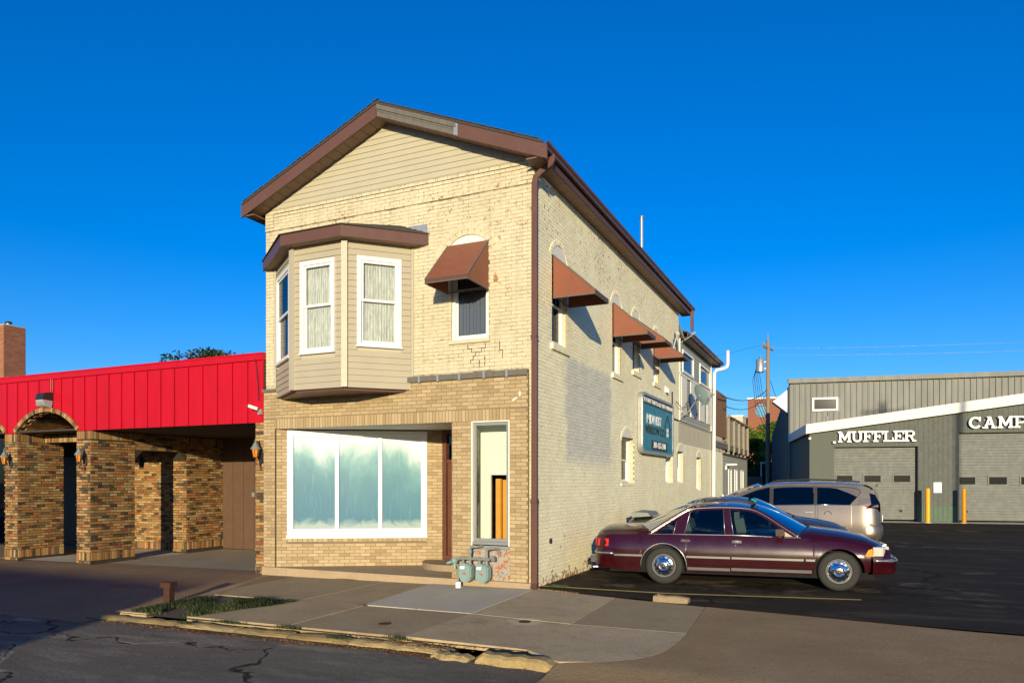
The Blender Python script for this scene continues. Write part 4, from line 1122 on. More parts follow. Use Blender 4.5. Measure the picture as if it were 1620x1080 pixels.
# ---------------------------------------------------------------- bay window
A0 = Vector((-5.80, 0, 0)); A1 = Vector((-4.57, -.90, 0)); A2 = Vector((-3.36, -.90, 0)); A3 = Vector((-2.46, 0, 0))
bay_frame_parent = H
mb = MB(); mb.prism([(*A0.xy, 3.52), (*A1.xy, 3.52), (*A2.xy, 3.52), (*A3.xy, 3.52)], (0, 0, .03))
mb.prism([(-5.7, 0, 3.485), (-4.52, -.86, 3.485), (-3.40, -.86, 3.485), (-2.55, 0, 3.485)], (0, 0, .034)); mb.build('bay_underside', 'brown', H)
wins = {0: (0.15, 1.36, 4.17, 5.95), 1: (0.20, 1.00, 4.18, 5.91), 2: (0.22, 1.04, 4.28, 5.94)}
for k, (a, b) in enumerate(((A0, A1), (A1, A2), (A2, A3))):
    u = (b - a).normalized(); L = (b - a).length; nrm = Vector((u.y, -u.x, 0)); w = wins[k]
    mb = MB(); wall_cells(mb, a, u, nrm, 0.0, L, 3.53, 6.30, [(w[0] + .03, w[1] - .03, w[2] + .03, w[3] - .03)], .05, .012); mb.build('bay_wall', 'corner', H)
    z = 3.53; rz = math.atan2(u.y, u.x)
    while z < 6.28:
        segs = [(.05, L - .05)]
        if w[2] - .06 < z + .055 < w[3] + .0: segs = [(.05, w[0]), (w[1], L - .05)]
        for (s0, s1) in segs:
            if s1 - s0 < .03: continue
            q = [a + u * s0 + nrm * .014, a + u * s1 + nrm * .014, a + u * s1 - nrm * .002, a + u * s0 - nrm * .002, a + u * s0 - nrm * .012, a + u * s1 - nrm * .012]
            v = [(q[0].x, q[0].y, z), (q[1].x, q[1].y, z), (q[2].x, q[2].y, z + .112), (q[3].x, q[3].y, z + .112), (q[4].x, q[4].y, z), (q[5].x, q[5].y, z), (q[5].x, q[5].y, z + .112), (q[4].x, q[4].y, z + .112)]
            mb = MB(); mb.add(v, [(0, 1, 2, 3), (7, 6, 5, 4), (4, 5, 1, 0), (3, 2, 6, 7), (0, 3, 7, 4), (1, 5, 6, 2)]); mb.build('siding_board', 'bay_siding', H)
        z += .115
    # window
    mb = MB(); frame_box(mb, a, u, nrm, w[0], w[1], w[2], w[3], .075, -.03, .035); mb.box(a + u * ((w[0] + w[1]) / 2) + nrm * .03 + Vector((0, 0, w[2] + .01)), (w[1] - w[0] + .04, .06, .03), rz); f = mb.build('window_frame', 'white', H)
    i0, i1, j0, j1 = w[0] + .075, w[1] - .075, w[2] + .075, w[3] - .075; mid = (j0 + j1) / 2 + .03
    mb = MB(); frame_box(mb, a, u, nrm, i0, i1, mid - .025, j1, .045, -.02, .012); mb.build('upper_sash', 'white', f)
    mb = MB(); frame_box(mb, a, u, nrm, i0, i1, j0, mid + .025, .045, -.045, -.022); mb.build('lower_sash', 'white', f)
    for (c, d, dd) in ((mid + .02, j1 - .045, -.004), (j0 + .045, mid - .02, -.034)):
        mb = MB(); panel(mb, a, u, nrm, i0 + .045, i1 - .045, c, d, dd, .004); mb.build('pane', 'glass', f)
    curtain(a, u, nrm, i0, i1, j0, j1, -.065, 'curtain', f, .006, 13)
for q in (A1, A2):
    mb = MB(); mb.box((q.x, q.y + .01, 4.915), (.11, .11, 2.77), R(22.5 if q is A2 else -20)); mb.build('corner_post', 'corner', H)
mb = MB(); mb.box((A3.x - .005, -.015, 4.915), (.05, .03, 2.77)); mb.box((A0.x, -.02, 4.915), (.05, .04, 2.77)); mb.build('edge_trim', 'corner', H)
# bay roof
E_ = [(-6.17, 0), (-4.66, -1.13), (-3.27, -1.13), (-2.12, 0)]
def bayring(off, z): 
    return [(E_[0][0] - off, 0, z), (E_[1][0] - off * .4, E_[1][1] - off, z), (E_[2][0] + off * .4, E_[2][1] - off, z), (E_[3][0] + off, 0, z)]
mb = MB(); lo = bayring(0, 6.20); hi = bayring(0, 6.41)
mb.add(lo + hi, [(0, 1, 5, 4), (1, 2, 6, 5), (2, 3, 7, 6)])
lo2 = [(x, min(0, y + .02), z) for x, y, z in bayring(-.02, 6.20)]; hi2 = bayring(-.02, 6.41)
mb.add(lo2 + hi2, [(4, 5, 1, 0), (5, 6, 2, 1), (6, 7, 3, 2)])
mb.add(lo + lo2, [(0, 4, 5, 1), (1, 5, 6, 2), (2, 6, 7, 3)]); mb.build('bay_fascia', 'brown', H)
mb = MB(); top = [(-5.6, 0, 6.66), (-4.45, -.30, 6.62), (-3.45, -.30, 6.62), (-2.75, 0, 6.66)]; ed = bayring(.03, 6.418); ed2 = bayring(.03, 6.40)
mb.add(ed + top, [(0, 1, 5, 4), (1, 2, 6, 5), (2, 3, 7, 6), (4, 5, 6, 7)]); mb.add(ed + ed2, [(0, 4, 5, 1), (1, 5, 6, 2), (2, 6, 7, 3), (4, 7, 6, 5)])
br = mb.build('bay_roof', 'shingle', H)
for k in range(4):
    f = (k + 1) / 5; mb = MB(); r0 = [Vector(e).lerp(Vector(t_), f) for e, t_ in zip(ed, top)]
    for i in range(3):
        a, b = r0[i], r0[i + 1]; mb.add([a + Vector((0, 0, .014)), b + Vector((0, 0, .014)), b + Vector((0, 0, -.004)), a + Vector((0, 0, -.004)), a + Vector((0, .12, .012)), b + Vector((0, .12, .012))], [(3, 2, 1, 0), (0, 1, 5, 4)])
    mb.build('shingle_course', 'shingle', br)
mb = MB(); mb.add([(E_[0][0], 0, 6.205), (E_[1][0], E_[1][1], 6.205), (E_[2][0], E_[2][1], 6.205), (E_[3][0], 0, 6.205), ], [(3, 2, 1, 0)]); mb.build('bay_soffit', 'soffit', H)
mb = MB(); mb.b2(-2.6, -2.15, -.02, .0, 6.44, 6.60); mb.build('step_flashing', 'galv', H)

# ---------------------------------------------------------------- awnings
def awning(o, u, nrm, u0, u1, zt, zb, p, label, inset=0.0):
    o = Vector(o); u = Vector(u); nrm = Vector(nrm)
    base = o + u * ((u0 + u1) / 2)
    t = thing('window_awning', label, 'awning', (base.x, base.y, zb), 0, 'rust brown metal awnings over the upper windows')
    def P_(s, d, z): return o + u * s + nrm * (d + .03) + Vector((0, 0, z))
    v = .07
    nb = MB(); a, b, c, d = P_(u0, 0, zt), P_(u1, 0, zt), P_(u1, p, zb + v), P_(u0, p, zb + v)
    off = Vector((0, 0, -.012)) - nrm * .004
    nb.add([a, b, c, d, a + off, b + off, c + off, d + off], [(0, 1, 2, 3), (7, 6, 5, 4), (0, 4, 5, 1), (2, 6, 7, 3), (1, 5, 6, 2), (3, 7, 4, 0)]); nb.build('canopy_sheet', 'awning', t, fix=True)
    for s, q in ((u0, 1), (u1, -1)):
        nb = MB(); nb.prism([P_(s, 0, zt), P_(s, 0, zb), P_(s, p, zb), P_(s, p, zb + v)], u * (.01 * q)); nb.build('side_sheet', 'awning', t, fix=True)
    nb = MB(); nb.prism([P_(u0, p, zb), P_(u1, p, zb), P_(u1, p, zb + v), P_(u0, p, zb + v)], nrm * .008); nb.build('valance', 'awnedge', t, fix=True)
    nb = MB()
    for (q1, q2) in ((P_(u0, 0, zb), P_(u0, p, zb)), (P_(u1, 0, zb), P_(u1, p, zb)), (P_(u0, p, zb), P_(u1, p, zb)), (P_(u0 + .02, .0, zb + .02), P_(u1 - .02, .0, zb + .02)), (P_(u0, 0, zt), P_(u0, p, zb + v)), (P_(u1, 0, zt), P_(u1, p, zb + v))):
        nb.tube(q1, q2, .013, n=6)
    nb.build('awning_frame', 'greyboard', t)
awning((0, 0, 0), X, NY, -1.70, -0.87, 6.12, 5.24, .80, 'rust brown metal awning over the single window beside the bay on the street front')
for (a, b, zt, zb, lab) in ((.85, 1.66, 5.98, 5.19, 'largest looking rust brown awning on the side wall, nearest the brown downspout'),
                            (4.66, 5.42, 5.96, 5.17, 'second rust brown awning along the side wall, counted from the brown downspout'),
                            (6.40, 7.16, 5.98, 5.30, 'third rust brown awning along the side wall, tucked behind the second'),
                            (8.60, 9.34, 5.86, 5.26, 'fourth and farthest rust brown awning on the side wall, nearest the satellite dish')):
    awning((0, 0, 0), Y, X, a, b, zt, zb, .80, lab)

# ---------------------------------------------------------------- light-box sign
def text_mesh(body, size, name, mat, parent, M4, extrude=.004, sx=1.0, align='CENTER', bold=0.0):
    cu = bpy.data.curves.new(name, 'FONT'); cu.body = body; cu.size = size; cu.align_x = align; cu.align_y = 'CENTER'
    cu.extrude = extrude; cu.resolution_u = 3; cu.offset = bold
    tmp = bpy.data.objects.new('tmp', cu); COL.objects.link(tmp)
    me = bpy.data.meshes.new_from_object(tmp); bpy.data.objects.remove(tmp)
    me.transform(M4 @ Matrix.Diagonal((sx, 1, 1, 1))); me.materials.clear(); me.materials.append(M[mat]); me.name = name
    o = bpy.data.objects.new(name, me); COL.objects.link(o); adopt(o, parent); WM[o.name] = Matrix.Identity(4)
    return o
S = thing('lightbox_sign', 'teal advertising light box with charcoal top band and silver rounded frame on the side wall', 'sign', (.1, 8.72, 2.56))
y0, y1, z0, z1 = 6.83, 10.62, 2.56, 4.16
def rrect(a, b, c, d, r_, n=5):
    pts = []
    for (cx, cz, s) in ((b - r_, d - r_, 0), (a + r_, d - r_, 90), (a + r_, c + r_, 180), (b - r_, c + r_, 270)):
        for i in range(n + 1):
            w = R(s + 90 * i / n); pts.append((cx + r_ * math.cos(w), cz + r_ * math.sin(w)))
    return pts
mb = MB(); out = rrect(y0, y1, z0, z1, .22); inn = rrect(y0 + .12, y1 - .12, z0 + .07, z1 - .07, .16); k = len(out)
rows = [[(.02, a, b) for a, b in out], [(.26, a, b) for a, b in out], [(.28, a * .998 + .017, b) for a, b in out], [(.28, a, b) for a, b in inn], [(.262, a, b) for a, b in inn]]
rows = [[(x_ - (.0 if x_ < .1 else .13), a, b) for x_, a, b in r_] for r_ in rows]; SX = .13
mb.grid(rows, closed=True); mb.build('sign_frame', 'galv', S, fix=True)
mb = MB(); mb.prism([(.132, a, b) for a, b in inn], (.004, 0, 0)); fc = mb.build('sign_face', 'teal', S, fix=True)
mb = MB(); tb = [(a, b) for a, b in rrect(y0 + .12, y1 - .12, z0 + .07, z1 - .07, .16) if b > 3.86]; tb = [(y1 - .12, 3.86)] + tb + [(y0 + .12, 3.86)]
mb.prism([(.138, a, b) for a, b in tb], (.002, 0, 0)); mb.build('top_band', 'signdark', S, fix=True)
mb = MB(); mb.b2(.138, .141, 7.85, 9.75, 2.68, 2.94); mb.build('phone_band', 'signdark', S)
def side_m(y, z, x=.142): return Matrix.Translation((x, y, z)) @ Matrix(((0, 0, 1, 0), (1, 0, 0, 0), (0, 1, 0, 0), (0, 0, 0, 1)))
text_mesh('WE WANT YOU TO GET NEW WINDOWS', .17, 'slogan_lettering', 'signwhite', S, side_m(8.72, 3.965), sx=1.12)
text_mesh('MIDWEST', .34, 'white_lettering', 'signwhite', S, side_m(8.15, 3.48), sx=1.12, bold=.008)
text_mesh('WINDOW CO.', .31, 'dark_lettering', 'signdark', S, side_m(8.30, 3.19), sx=1.1, bold=.004)
text_mesh('309-455-2100', .24, 'phone_lettering', 'signwhite', S, side_m(8.8, 2.81), sx=1.1, bold=.003)
mb = MB()
for (a, b) in (((9.42, 3.38), (9.78, 3.74)), ((9.78, 3.74), (10.2, 3.34))):
    d = Vector((0, b[0] - a[0], b[1] - a[1])); L = d.length; c = Vector((.143, (a[0] + b[0]) / 2, (a[1] + b[1]) / 2)); mb.box(c, (.004, L, .06), 0, 0, 0, Matrix.Rotation(math.atan2(d.z, d.y), 3, 'X'))
mb.b2(.141, .145, 9.46, 9.52, 3.08, 3.44); mb.b2(.141, .145, 10.05, 10.11, 3.08, 3.42); mb.build('house_outline', 'signdark', S)
mb = MB()
for i in range(2):
    for j in range(2): mb.b2(.142, .146, 9.66 + i * .13, 9.77 + i * .13, 3.12 + j * .13, 3.23 + j * .13)
mb.build('house_window_mark', 'signwhite', S)

# ---------------------------------------------------------------- satellite dishes
def dish(c, aim, r_, base, label, loop=False):
    t = thing('satellite_dish', label, 'satellite dish', base, 0, 'satellite dishes on the side wall')
    c = Vector(c); aim = Vector(aim).normalized(); base = Vector(base)
    nb = MB(); prof = [(r_ * .22 * (i / 8) ** 2, max(.001, r_ * i / 8)) for i in range(9)]; prof += [(r_ * .22 - .01, r_ * 1.0), (r_ * .22 - .02, r_ * .9)] + [(r_ * .22 * (i / 8) ** 2 - .012, max(.001, r_ * i / 8)) for i in range(7, -1, -1)]
    nb.lathe(prof, c, aim, 26); nb.build('dish_reflector', 'dish', t, smooth=True, auto=50)
    foc = c + aim * r_ * 1.5 + Vector((0, 0, -r_ * .55))
    nb = MB(); nb.tube(c + Vector((0, 0, -r_ * .95)) + aim * r_ * .1, foc, .014, n=6); nb.build('feed_arm', 'galv', t)
    nb = MB(); nb.tube(foc, foc - aim * .12, .035, .045, n=10); nb.box(foc, (.05, .09, .05)); nb.build('feed_horn', 'grey', t)
    nb = MB(); nb.path([base, base + Vector((.12, 0, .02)), c - aim * .10 + Vector((0, 0, -.05)), c - aim * .01], .022, 8); nb.box(c - aim * .06, (.1, .1, .12)); nb.box(base, (.02, .18, .22)); nb.build('mast', 'galv', t)
    if loop:
        nb = MB(); ctr = base + Vector((.12, .45, .30)); nb.path([ctr + Vector((.02 * math.sin(i), .34 * math.cos(i * .42), .20 * math.sin(i * .42))) for i in range(18)], .012, 5)
        nb.path([ctr + Vector((0, -.34, 0)), ctr + Vector((-.05, -.9, -.1)), ctr + Vector((-.08, -1.6, .05))], .012, 5); nb.build('cable_loop', 'black', t)
dish((.34, 10.62, 6.34), (1.0, .12, .30), .31, (.03, 10.5, 5.85), 'small grey satellite dish high under the main eave at the back corner')
dish((.52, 12.9, 4.66), (.80, -.35, .35), .38, (.05, 12.35, 3.98), 'grey green satellite dish with a looped cable in front of the white rear panels', True)

# ---------------------------------------------------------------- gas meters
def gas_meter(x, label):
    t = thing('gas_meter', label, 'gas meter', (x, -.30, .02), 0, 'gas meters before the storefront')
    nb = MB(); pf = [(-.085, .30), (-.12, .26), (-.125, .10), (-.09, .03), (-.05, .0), (.05, .0), (.09, .03), (.125, .10), (.12, .26), (.085, .30), (.03, .33), (-.03, .33)]
    nb.prism([(x + a, -.37, .04 + b) for a, b in pf], (0, .13, 0)); nb.prism([(x + a * .86, -.395, .05 + b * .93) for a, b in pf], (0, .03, 0)); nb.prism([(x + a * .8, -.24, .06 + b * .9) for a, b in pf], (0, .04, 0))
    nb.b2(x - .13, x + .13, -.36, -.25, .285, .305)
    nb.build('meter_body', 'meter', t, fix=True)
    nb = MB(); nb.lathe([(0, .06), (.02, .06), (.025, .05), (.025, .001)], (x - .03, -.395, .30), NY, 18); nb.b2(x - .09, x + .03, -.41, -.395, .30, .37); nb.build('index_housing', 'meter', t)
    nb = MB(); nb.b2(x - .075, x + .015, -.425, -.42, .275, .325); nb.build('dial_face', 'white', t)
    nb = MB(); nb.b2(x - .03, x + .02, -.40, -.397, .185, .205); nb.box((x + .02, -.399, .182), (.03, .004, .015), 0, 0, 0, Matrix.Rotation(.5, 3, 'Y')); nb.build('red_tag', 'redmark', t)
    for s in (-.07, .07):
        nb = MB(); nb.tube((x + s, -.31, .33), (x + s, -.31, .42), .022, n=8); nb.tube((x + s, -.31, .36), (x + s, -.31, .385), .032, n=8); nb.build('meter_union', 'pipe', t)
gas_meter(-1.16, 'left grey green gas meter of the pair, beside the regulator and white pipe foot')
gas_meter(-.83, 'right grey green gas meter of the pair, in front of the flaking panel')
t = thing('gas_pipework', 'grey gas pipe manifold with elbows rising above the two meters', 'pipework', (-1.25, -.3, -.05))
mb = MB()
mb.path([(-1.33, -.31, .42), (-1.30, -.31, .45), (-.70, -.31, .45)], .026, 8)
mb.path([(-1.09, -.31, .42), (-1.09, -.31, .62), (-1.06, -.31, .655), (-.98, -.25, .66), (-.94, -.12, .66)], .024, 8)
mb.path([(-.76, -.31, .42), (-.76, -.31, .60), (-.73, -.31, .635), (-.66, -.25, .64), (-.62, -.12, .62), (-.62, -.08, .50)], .024, 8)
for q in ((-1.23, .45), (-1.09, .45), (-.90, .45), (-.76, .45), (-.64, .48)): mb.tube((q[0] - .035, -.31, q[1]), (q[0] + .035, -.31, q[1]), .036, n=8)
mb.tube((-1.09, -.31, .55), (-1.09, -.31, .6), .035, n=8); mb.tube((-.66, -.31, .45), (-.60, -.31, .45), .03, n=8); mb.build('manifold', 'pipe', t)
mb = MB(); mb.lathe([(0, .02), (.0, .055), (.02, .06), (.05, .06), (.07, .05), (.09, .02), (.09, .001)], (-1.40, -.31, .37), (0, -.3, 1), 14); mb.tube((-1.45, -.36, .38), (-1.50, -.42, .36), .03, .02, 8); mb.tube((-1.40, -.31, .26), (-1.40, -.31, .37), .03, n=8); mb.build('regulator', 'meter', t)
mb = MB(); mb.path([(-1.33, -.31, -.02), (-1.33, -.31, .30), (-1.36, -.31, .34)], .020, 8); mb.build('riser_pipe', 'pipe', t)
mb = MB(); mb.tube((-1.30, -.36, -.08), (-1.30, -.36, .04), .052, .05, 12); mb.build('pipe_foot', 'white', t)
# =================================================================== LOW BRICK BUILDING WITH RED FASCIA
LB = thing('brick_arcade_building', 'low rustic brick arcade building with bright red metal fascia and carport', 'building', (-11.8, 0, -.2))
LBK = Bricks(LB)
random.seed(21)
ZB, ZT = 3.04, 4.46
def archz(x):
    best = None
    for cx in (-13.17, -16.02, -18.87, -21.7):
        c, s = 1.19, .50; Rr = (c * c + s * s) / (2 * s)
        if abs(x - cx) < c: best = ZB + s - Rr + math.sqrt(Rr * Rr - (x - cx) ** 2)
    return best
x = -6.08
while x > -24:
    x0 = max(x - .432, -24); N = 8
    pts = [(x0 + (x - x0 - .008) * i / N) for i in range(N + 1)]
    mb = MB()
    lowz = [max(ZB, (archz(q) or ZB) + (.105 if archz(q) else 0)) for q in pts]
    for d, th in ((-.055, .02),):
        for i in range(N):
            a, b = pts[i], pts[i + 1]
            v = [(a, d, lowz[i]), (b, d, lowz[i + 1]), (b, d, ZT - .12), (a, d, ZT - .12)]
            mb.add(v, [(0, 1, 2, 3)])
        mb.add([(pts[0], d, lowz[0]), (pts[0], d + .02, lowz[0]), (pts[0], d + .02, ZT - .12), (pts[0], d, ZT - .12)], [(0, 3, 2, 1)])
        # standing seam
        mb.b2(pts[-1] - .016, pts[-1] + .002, d - .022, d - .0005, lowz[-1], ZT - .12)
        mb.add([(a, d, z) for a, z in zip(pts, lowz)] + [(a, d + .05, z) for a, z in zip(pts, lowz)], [(i + 1, i, N + 1 + i, N + 2 + i) for i in range(N)])
    mb.build('fascia_panel', 'red', LB)
    x -= .432
mb = MB(); mb.b2(-24, -6.075, -.10, .10, ZT - .12, ZT); mb.b2(-24, -6.075, -.115, .12, ZT, ZT + .035); mb.build('fascia_cap', 'red', LB)
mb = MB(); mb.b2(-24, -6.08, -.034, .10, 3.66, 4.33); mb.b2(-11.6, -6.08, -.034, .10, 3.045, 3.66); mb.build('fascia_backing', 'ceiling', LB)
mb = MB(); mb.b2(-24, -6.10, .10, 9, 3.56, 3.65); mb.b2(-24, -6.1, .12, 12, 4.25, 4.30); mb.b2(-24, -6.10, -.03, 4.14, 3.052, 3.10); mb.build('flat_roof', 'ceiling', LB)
RM = 'rusticmortar'
def fin(x0, x1, y0, y1, zb=-.27, name='brick_pier'):
    mb = MB(); mb.b2(x0, x1, y0, y1, zb, 3.05); mb.build(name, RM, LB)
    kw = dict(proud=.014, jit=.008, depth=.034, gap=.016, L=.185)
    LBK.wall((0, y0, 0), X, NY, x0, x1, zb + .30, 2.83, 'rustic', **kw)
    LBK.wall((x1, 0, 0), Y, X, y0, y1, zb + .30, 2.83, 'rustic', **kw)
    LBK.soldier((0, y0, 0), X, NY, x0, x1, zb + .20, .19, 'rustic', proud=.014, jit=.006)
    LBK.soldier((x1, 0, 0), Y, X, y0, y1, zb + .20, .19, 'rustic', proud=.022, jit=.008)
    LBK.wall((0, y0, 0), X, NY, x0, x1, zb + .035, zb + .10, 'rustic', proud=.018)
    LBK.soldier((0, y0, 0), X, NY, x0, x1, 2.935, .19, 'rustic'); LBK.soldier((x1, 0, 0), Y, X, y0, y1, 2.935, .19, 'rustic', proud=.016)
fin(-12.07, -11.58, 0.0, 1.19, -.20)
fin(-14.91, -14.39, 0.0, 1.20, -.24)
fin(-17.75, -17.24, 0.0, 1.20, -.26)
fin(-12.08, -11.58, 2.80, 4.10, -.16)
mb = MB(); mb.b2(-6.33, -6.095, -.02, .42, -.2, 3.05); mb.build('brick_pier', RM, LB)
LBK.wall((0, -.02, 0), X, NY, -6.33, -6.10, -.12, 3.04, 'rustic', proud=.014, jit=.006, depth=.03)
LBK.wall((-6.33, 0, 0), Y, NX, -.02, .42, -.12, 3.04, 'rustic', proud=.012, jit=.006, depth=.03)
# arch spandrels, rings and soffits
for cx in (-13.17, -16.02, -18.87):
    c, s = 1.19, .50; Rr = (c * c + s * s) / (2 * s); cz = ZB + s - Rr; a0 = math.asin(c / Rr); n_ = 36
    for i in range(n_):
        a = -a0 + 2 * a0 * (i + .5) / n_; rr = Rr + .055
        LBK.one((cx + rr * math.sin(a), -.045, cz + rr * math.cos(a)), (2 * a0 * Rr / n_ - .010, .09, .105), 0.0, a, 'rustic')
    mb = MB(); rows = []
    for yy in (-.005, 1.15):
        rows.append([(cx + (Rr + .002) * math.sin(-a0 + 2 * a0 * i / 20), yy, cz + (Rr + .002) * math.cos(-a0 + 2 * a0 * i / 20)) for i in range(21)])
    mb.grid(rows); mb.build('arch_soffit', RM, LB)
    random.seed(int(-cx * 10))
    for i in range(22):
        a = -a0 + 2 * a0 * (i + .5) / 22; rr = Rr - .008
        for j in range(5):
            off = .105 * (i % 2)
            y_ = off + j * .215 + .1
            if y_ > 1.1: continue
            LBK.one((cx + rr * math.sin(a), y_, cz + rr * math.cos(a)), (2 * a0 * Rr / 22 - .012, .203, .03), 0.0, a, 'rustic')
    # lower lintel course across the opening
    mb = MB(); mb.b2(cx - 1.2, cx + 1.1, .66, .88, 2.83, 3.03); mb.build('lintel', RM, LB)
    LBK.soldier((0, .66, 0), X, NY, cx - 1.2, cx + 1.1, 2.93, .19, 'rustic', depth=.03, proud=.014)
# side beam between the piers and the corbel
mb = MB(); mb.b2(-12.05, -11.58, 1.19, 2.80, 2.62, 3.05)
mb.prism([(-12.05, 1.19, 2.62), (-12.05, 1.45, 2.62), (-12.05, 1.19, 2.36)], (.47, 0, 0)); mb.prism([(-12.05, 2.80, 2.62), (-12.05, 2.54, 2.62), (-12.05, 2.80, 2.36)], (.47, 0, 0)); mb.build('side_lintel', RM, LB, fix=True)
LBK.wall((-11.58, 0, 0), Y, X, 1.19, 2.80, 2.70, 3.03, 'rustic', proud=.012, jit=.005); LBK.soldier((-11.58, 0, 0), Y, X, 1.19, 2.80, 2.66, .08, 'rustic', w=.2)
# back wall
mb = MB(); mb.b2(-24, -12.05, 3.50, 3.7, -.3, 3.55); mb.b2(-12.06, -12.0, 2.8, 3.6, -.3, 3.5); mb.build('back_wall', RM, LB)
LBK.wall((0, 3.50, 0), X, NY, -14.9, -12.06, .02, 3.5, 'rustic', proud=.012, jit=.006, depth=.03); LBK.soldier((0, 3.5, 0), X, NY, -14.9, -12.06, -.08, .19, 'rustic', proud=.03)
LBK.wall((0, 3.50, 0), X, NY, -21, -18.6, -.2, 3.5, 'rustic', proud=.012, jit=.006, depth=.03)
mb = MB(); mb.b2(-18.4, -15.2, 3.42, 3.49, -.2, 2.6); d = mb.build('arcade_door', 'darkdoor', LB)
mb = MB(); mb.b2(-17.1, -16.8, 3.38, 3.42, 1.05, 1.12); mb.build('door_handle', 'galv', d)
mb = MB(); frame_box(mb, (0, .55, 0), X, NY, -17.2, -14.95, -.2, 3.0, .08, 0, .06); f = mb.build('window_frame', 'black', LB)
mb = MB(); mb.b2(-17.15, -15.0, .54, .55, -.1, 2.95); mb.build('pane', 'darkglass', f)
mb = MB(); mb.b2(-17.2, -14.92, .3, .6, -.3, .12); mb.build('low_wall', RM, LB)
# brown board wall of the carport: boards and door
x = -11.55
while x < -6.15:
    x1 = min(x + .40, -6.12)
    if not (-9.75 < (x + x1) / 2 < -6.5):
        mb = MB(); mb.b2(x, x1 - .014, 4.06, 4.10, -.12, 3.05); mb.build('wall_board', 'darkwood', LB)
    else:
        mb = MB(); mb.b2(x, x1 - .014, 4.06, 4.10, 2.12, 3.05); mb.build('wall_board', 'darkwood', LB)
    x += .40
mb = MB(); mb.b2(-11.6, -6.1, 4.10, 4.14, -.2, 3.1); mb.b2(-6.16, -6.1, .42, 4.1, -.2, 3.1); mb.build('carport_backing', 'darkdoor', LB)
mb = MB(); frame_box(mb, (0, 4.06, 0), X, NY, -9.85, -6.55, -.25, 2.14, .10, -.05, .035); f = mb.build('door_casing', 'darkwood', LB)
for a in (-9.72, -8.62, -7.6):
    mb = MB(); mb.b2(a, a + 1.0, 4.07, 4.095, -.1, 2.03); mb.b2(a + .04, a + .1, 4.04, 4.07, .0, 1.95); mb.b2(a + .5, a + .56, 4.05, 4.07, .0, 1.95); mb.build('carport_door', 'darkwood', f)
mb = MB(); mb.b2(-10.42, -10.32, 4.03, 4.06, 1.38, 1.50); mb.build('switch_box', 'galv', LB)
LBK.finish()

def wall_lantern(x, y, z, label):
    t = thing('wall_lantern', label, 'lantern', (x, y, z), 0, 'black wall lanterns with amber glass')
    k = .80
    def put(nb, name, mat):
        nb.v = [(x + p[0] * k, y + p[1] * k, z + p[2] * k) for p in nb.v]; nb.build(name, mat, t)
    yc = -.24
    nb = MB(); nb.lathe([(.0, .055), (.20, .095), (.20, .0951), (.0, .0551)], (0, yc, -.02), (0, 0, 1), 6); put(nb, 'amber_glass', 'orange_glass')
    nb = MB(); nb.lathe([(0, .125), (.03, .12), (.10, .07), (.16, .045), (.17, .02), (.20, .02), (.21, .035), (.24, .012), (.30, .003)], (0, yc, .18), (0, 0, 1), 12); put(nb, 'lantern_cap', 'pipe')
    nb = MB(); nb.lathe([(0, .002), (.04, .02), (.05, .06), (.07, .062), (.07, .0)], (0, yc, -.09), (0, 0, 1), 10)
    for i in range(6):
        a = math.pi / 3 * i; nb.tube((.057 * math.cos(a), yc + .057 * math.sin(a), -.02), (.098 * math.cos(a), yc + .098 * math.sin(a), .19), .006, n=4)
    put(nb, 'lantern_cage', 'black')
    nb = MB(); nb.path([(0, yc, -.08), (0, yc, -.17), (0, -.16, -.24), (0, -.06, -.20), (0, -.03, -.05), (0, -.03, .12)], .014, 6); nb.path([(0, -.05, -.20), (0, -.08, -.32), (0, -.05, -.36)], .010, 5)
    nb.box((0, -.012, -.02), (.09, .03, .26)); put(nb, 'lantern_bracket', 'black')
wall_lantern(-11.72, 0.0, 2.30, 'black wall lantern with amber glass on the brick pier left of the carport opening')
wall_lantern(-6.15, -.03, 2.33, 'black wall lantern with amber glass on the narrow pier beside the cream building')
wall_lantern(-14.62, 0.0, 2.28, 'black wall lantern with amber glass at the left edge, left of the arch')
t = thing('lantern_shadow', 'black lantern shape standing in for a wall lamp shadow at the arcade side opening', 'lantern', (-12.6, 2.2, 2.2))  # black solid added where a wall lamp casts its shadow
mb = MB(); mb.lathe([(0, .05), (.18, .085), (.2, .10), (.28, .02), (.30, .001)], (-12.6, 2.2, 2.2), (0, 0, 1), 6); mb.build('shadow_lantern', 'black', t)
mb = MB(); mb.tube((-12.6, 2.2, 2.48), (-12.6, 2.2, 3.5), .008, n=4); mb.build('shadow_chain', 'black', t)
# flood light above the arch with its conduit
t = thing('flood_light', 'grey wall-pack flood light with clear ribbed lens above the brick arch', 'flood light', (-13.05, -.06, 3.7))
mb = MB(); mb.prism([(-13.17, -.06, 4.02), (-13.17, -.28, 3.98), (-13.17, -.33, 3.82), (-13.17, -.06, 3.80)], (.30, 0, 0)); mb.build('lamp_housing', 'black', t, fix=True)
mb = MB(); mb.prism([(-13.16, -.07, 3.80), (-13.16, -.32, 3.815), (-13.16, -.25, 3.66), (-13.16, -.10, 3.62)], (.28, 0, 0))
for i in range(6): mb.b2(-13.15 + i * .047, -13.135 + i * .047, -.31, -.22, 3.67, 3.80)
mb.build('lamp_lens', 'clear_lens', t, fix=True)
mb = MB(); mb.tube((-12.93, -.085, 4.0), (-12.93, -.085, 4.42), .016, n=6); mb.tube((-12.86, -.085, 4.0), (-12.86, -.085, 4.42), .012, n=6); mb.build('conduit', 'red', t)
mb = MB(); mb.path([(-6.35, -.07, 4.47), (-6.25, -.12, 4.30), (-6.22, -.08, 3.9), (-6.20, -.08, 3.5)], .008, 5); tag(mb.build('camera_cable', 'black'), 'thin black cable hanging down the right end of the red fascia', 'cable')
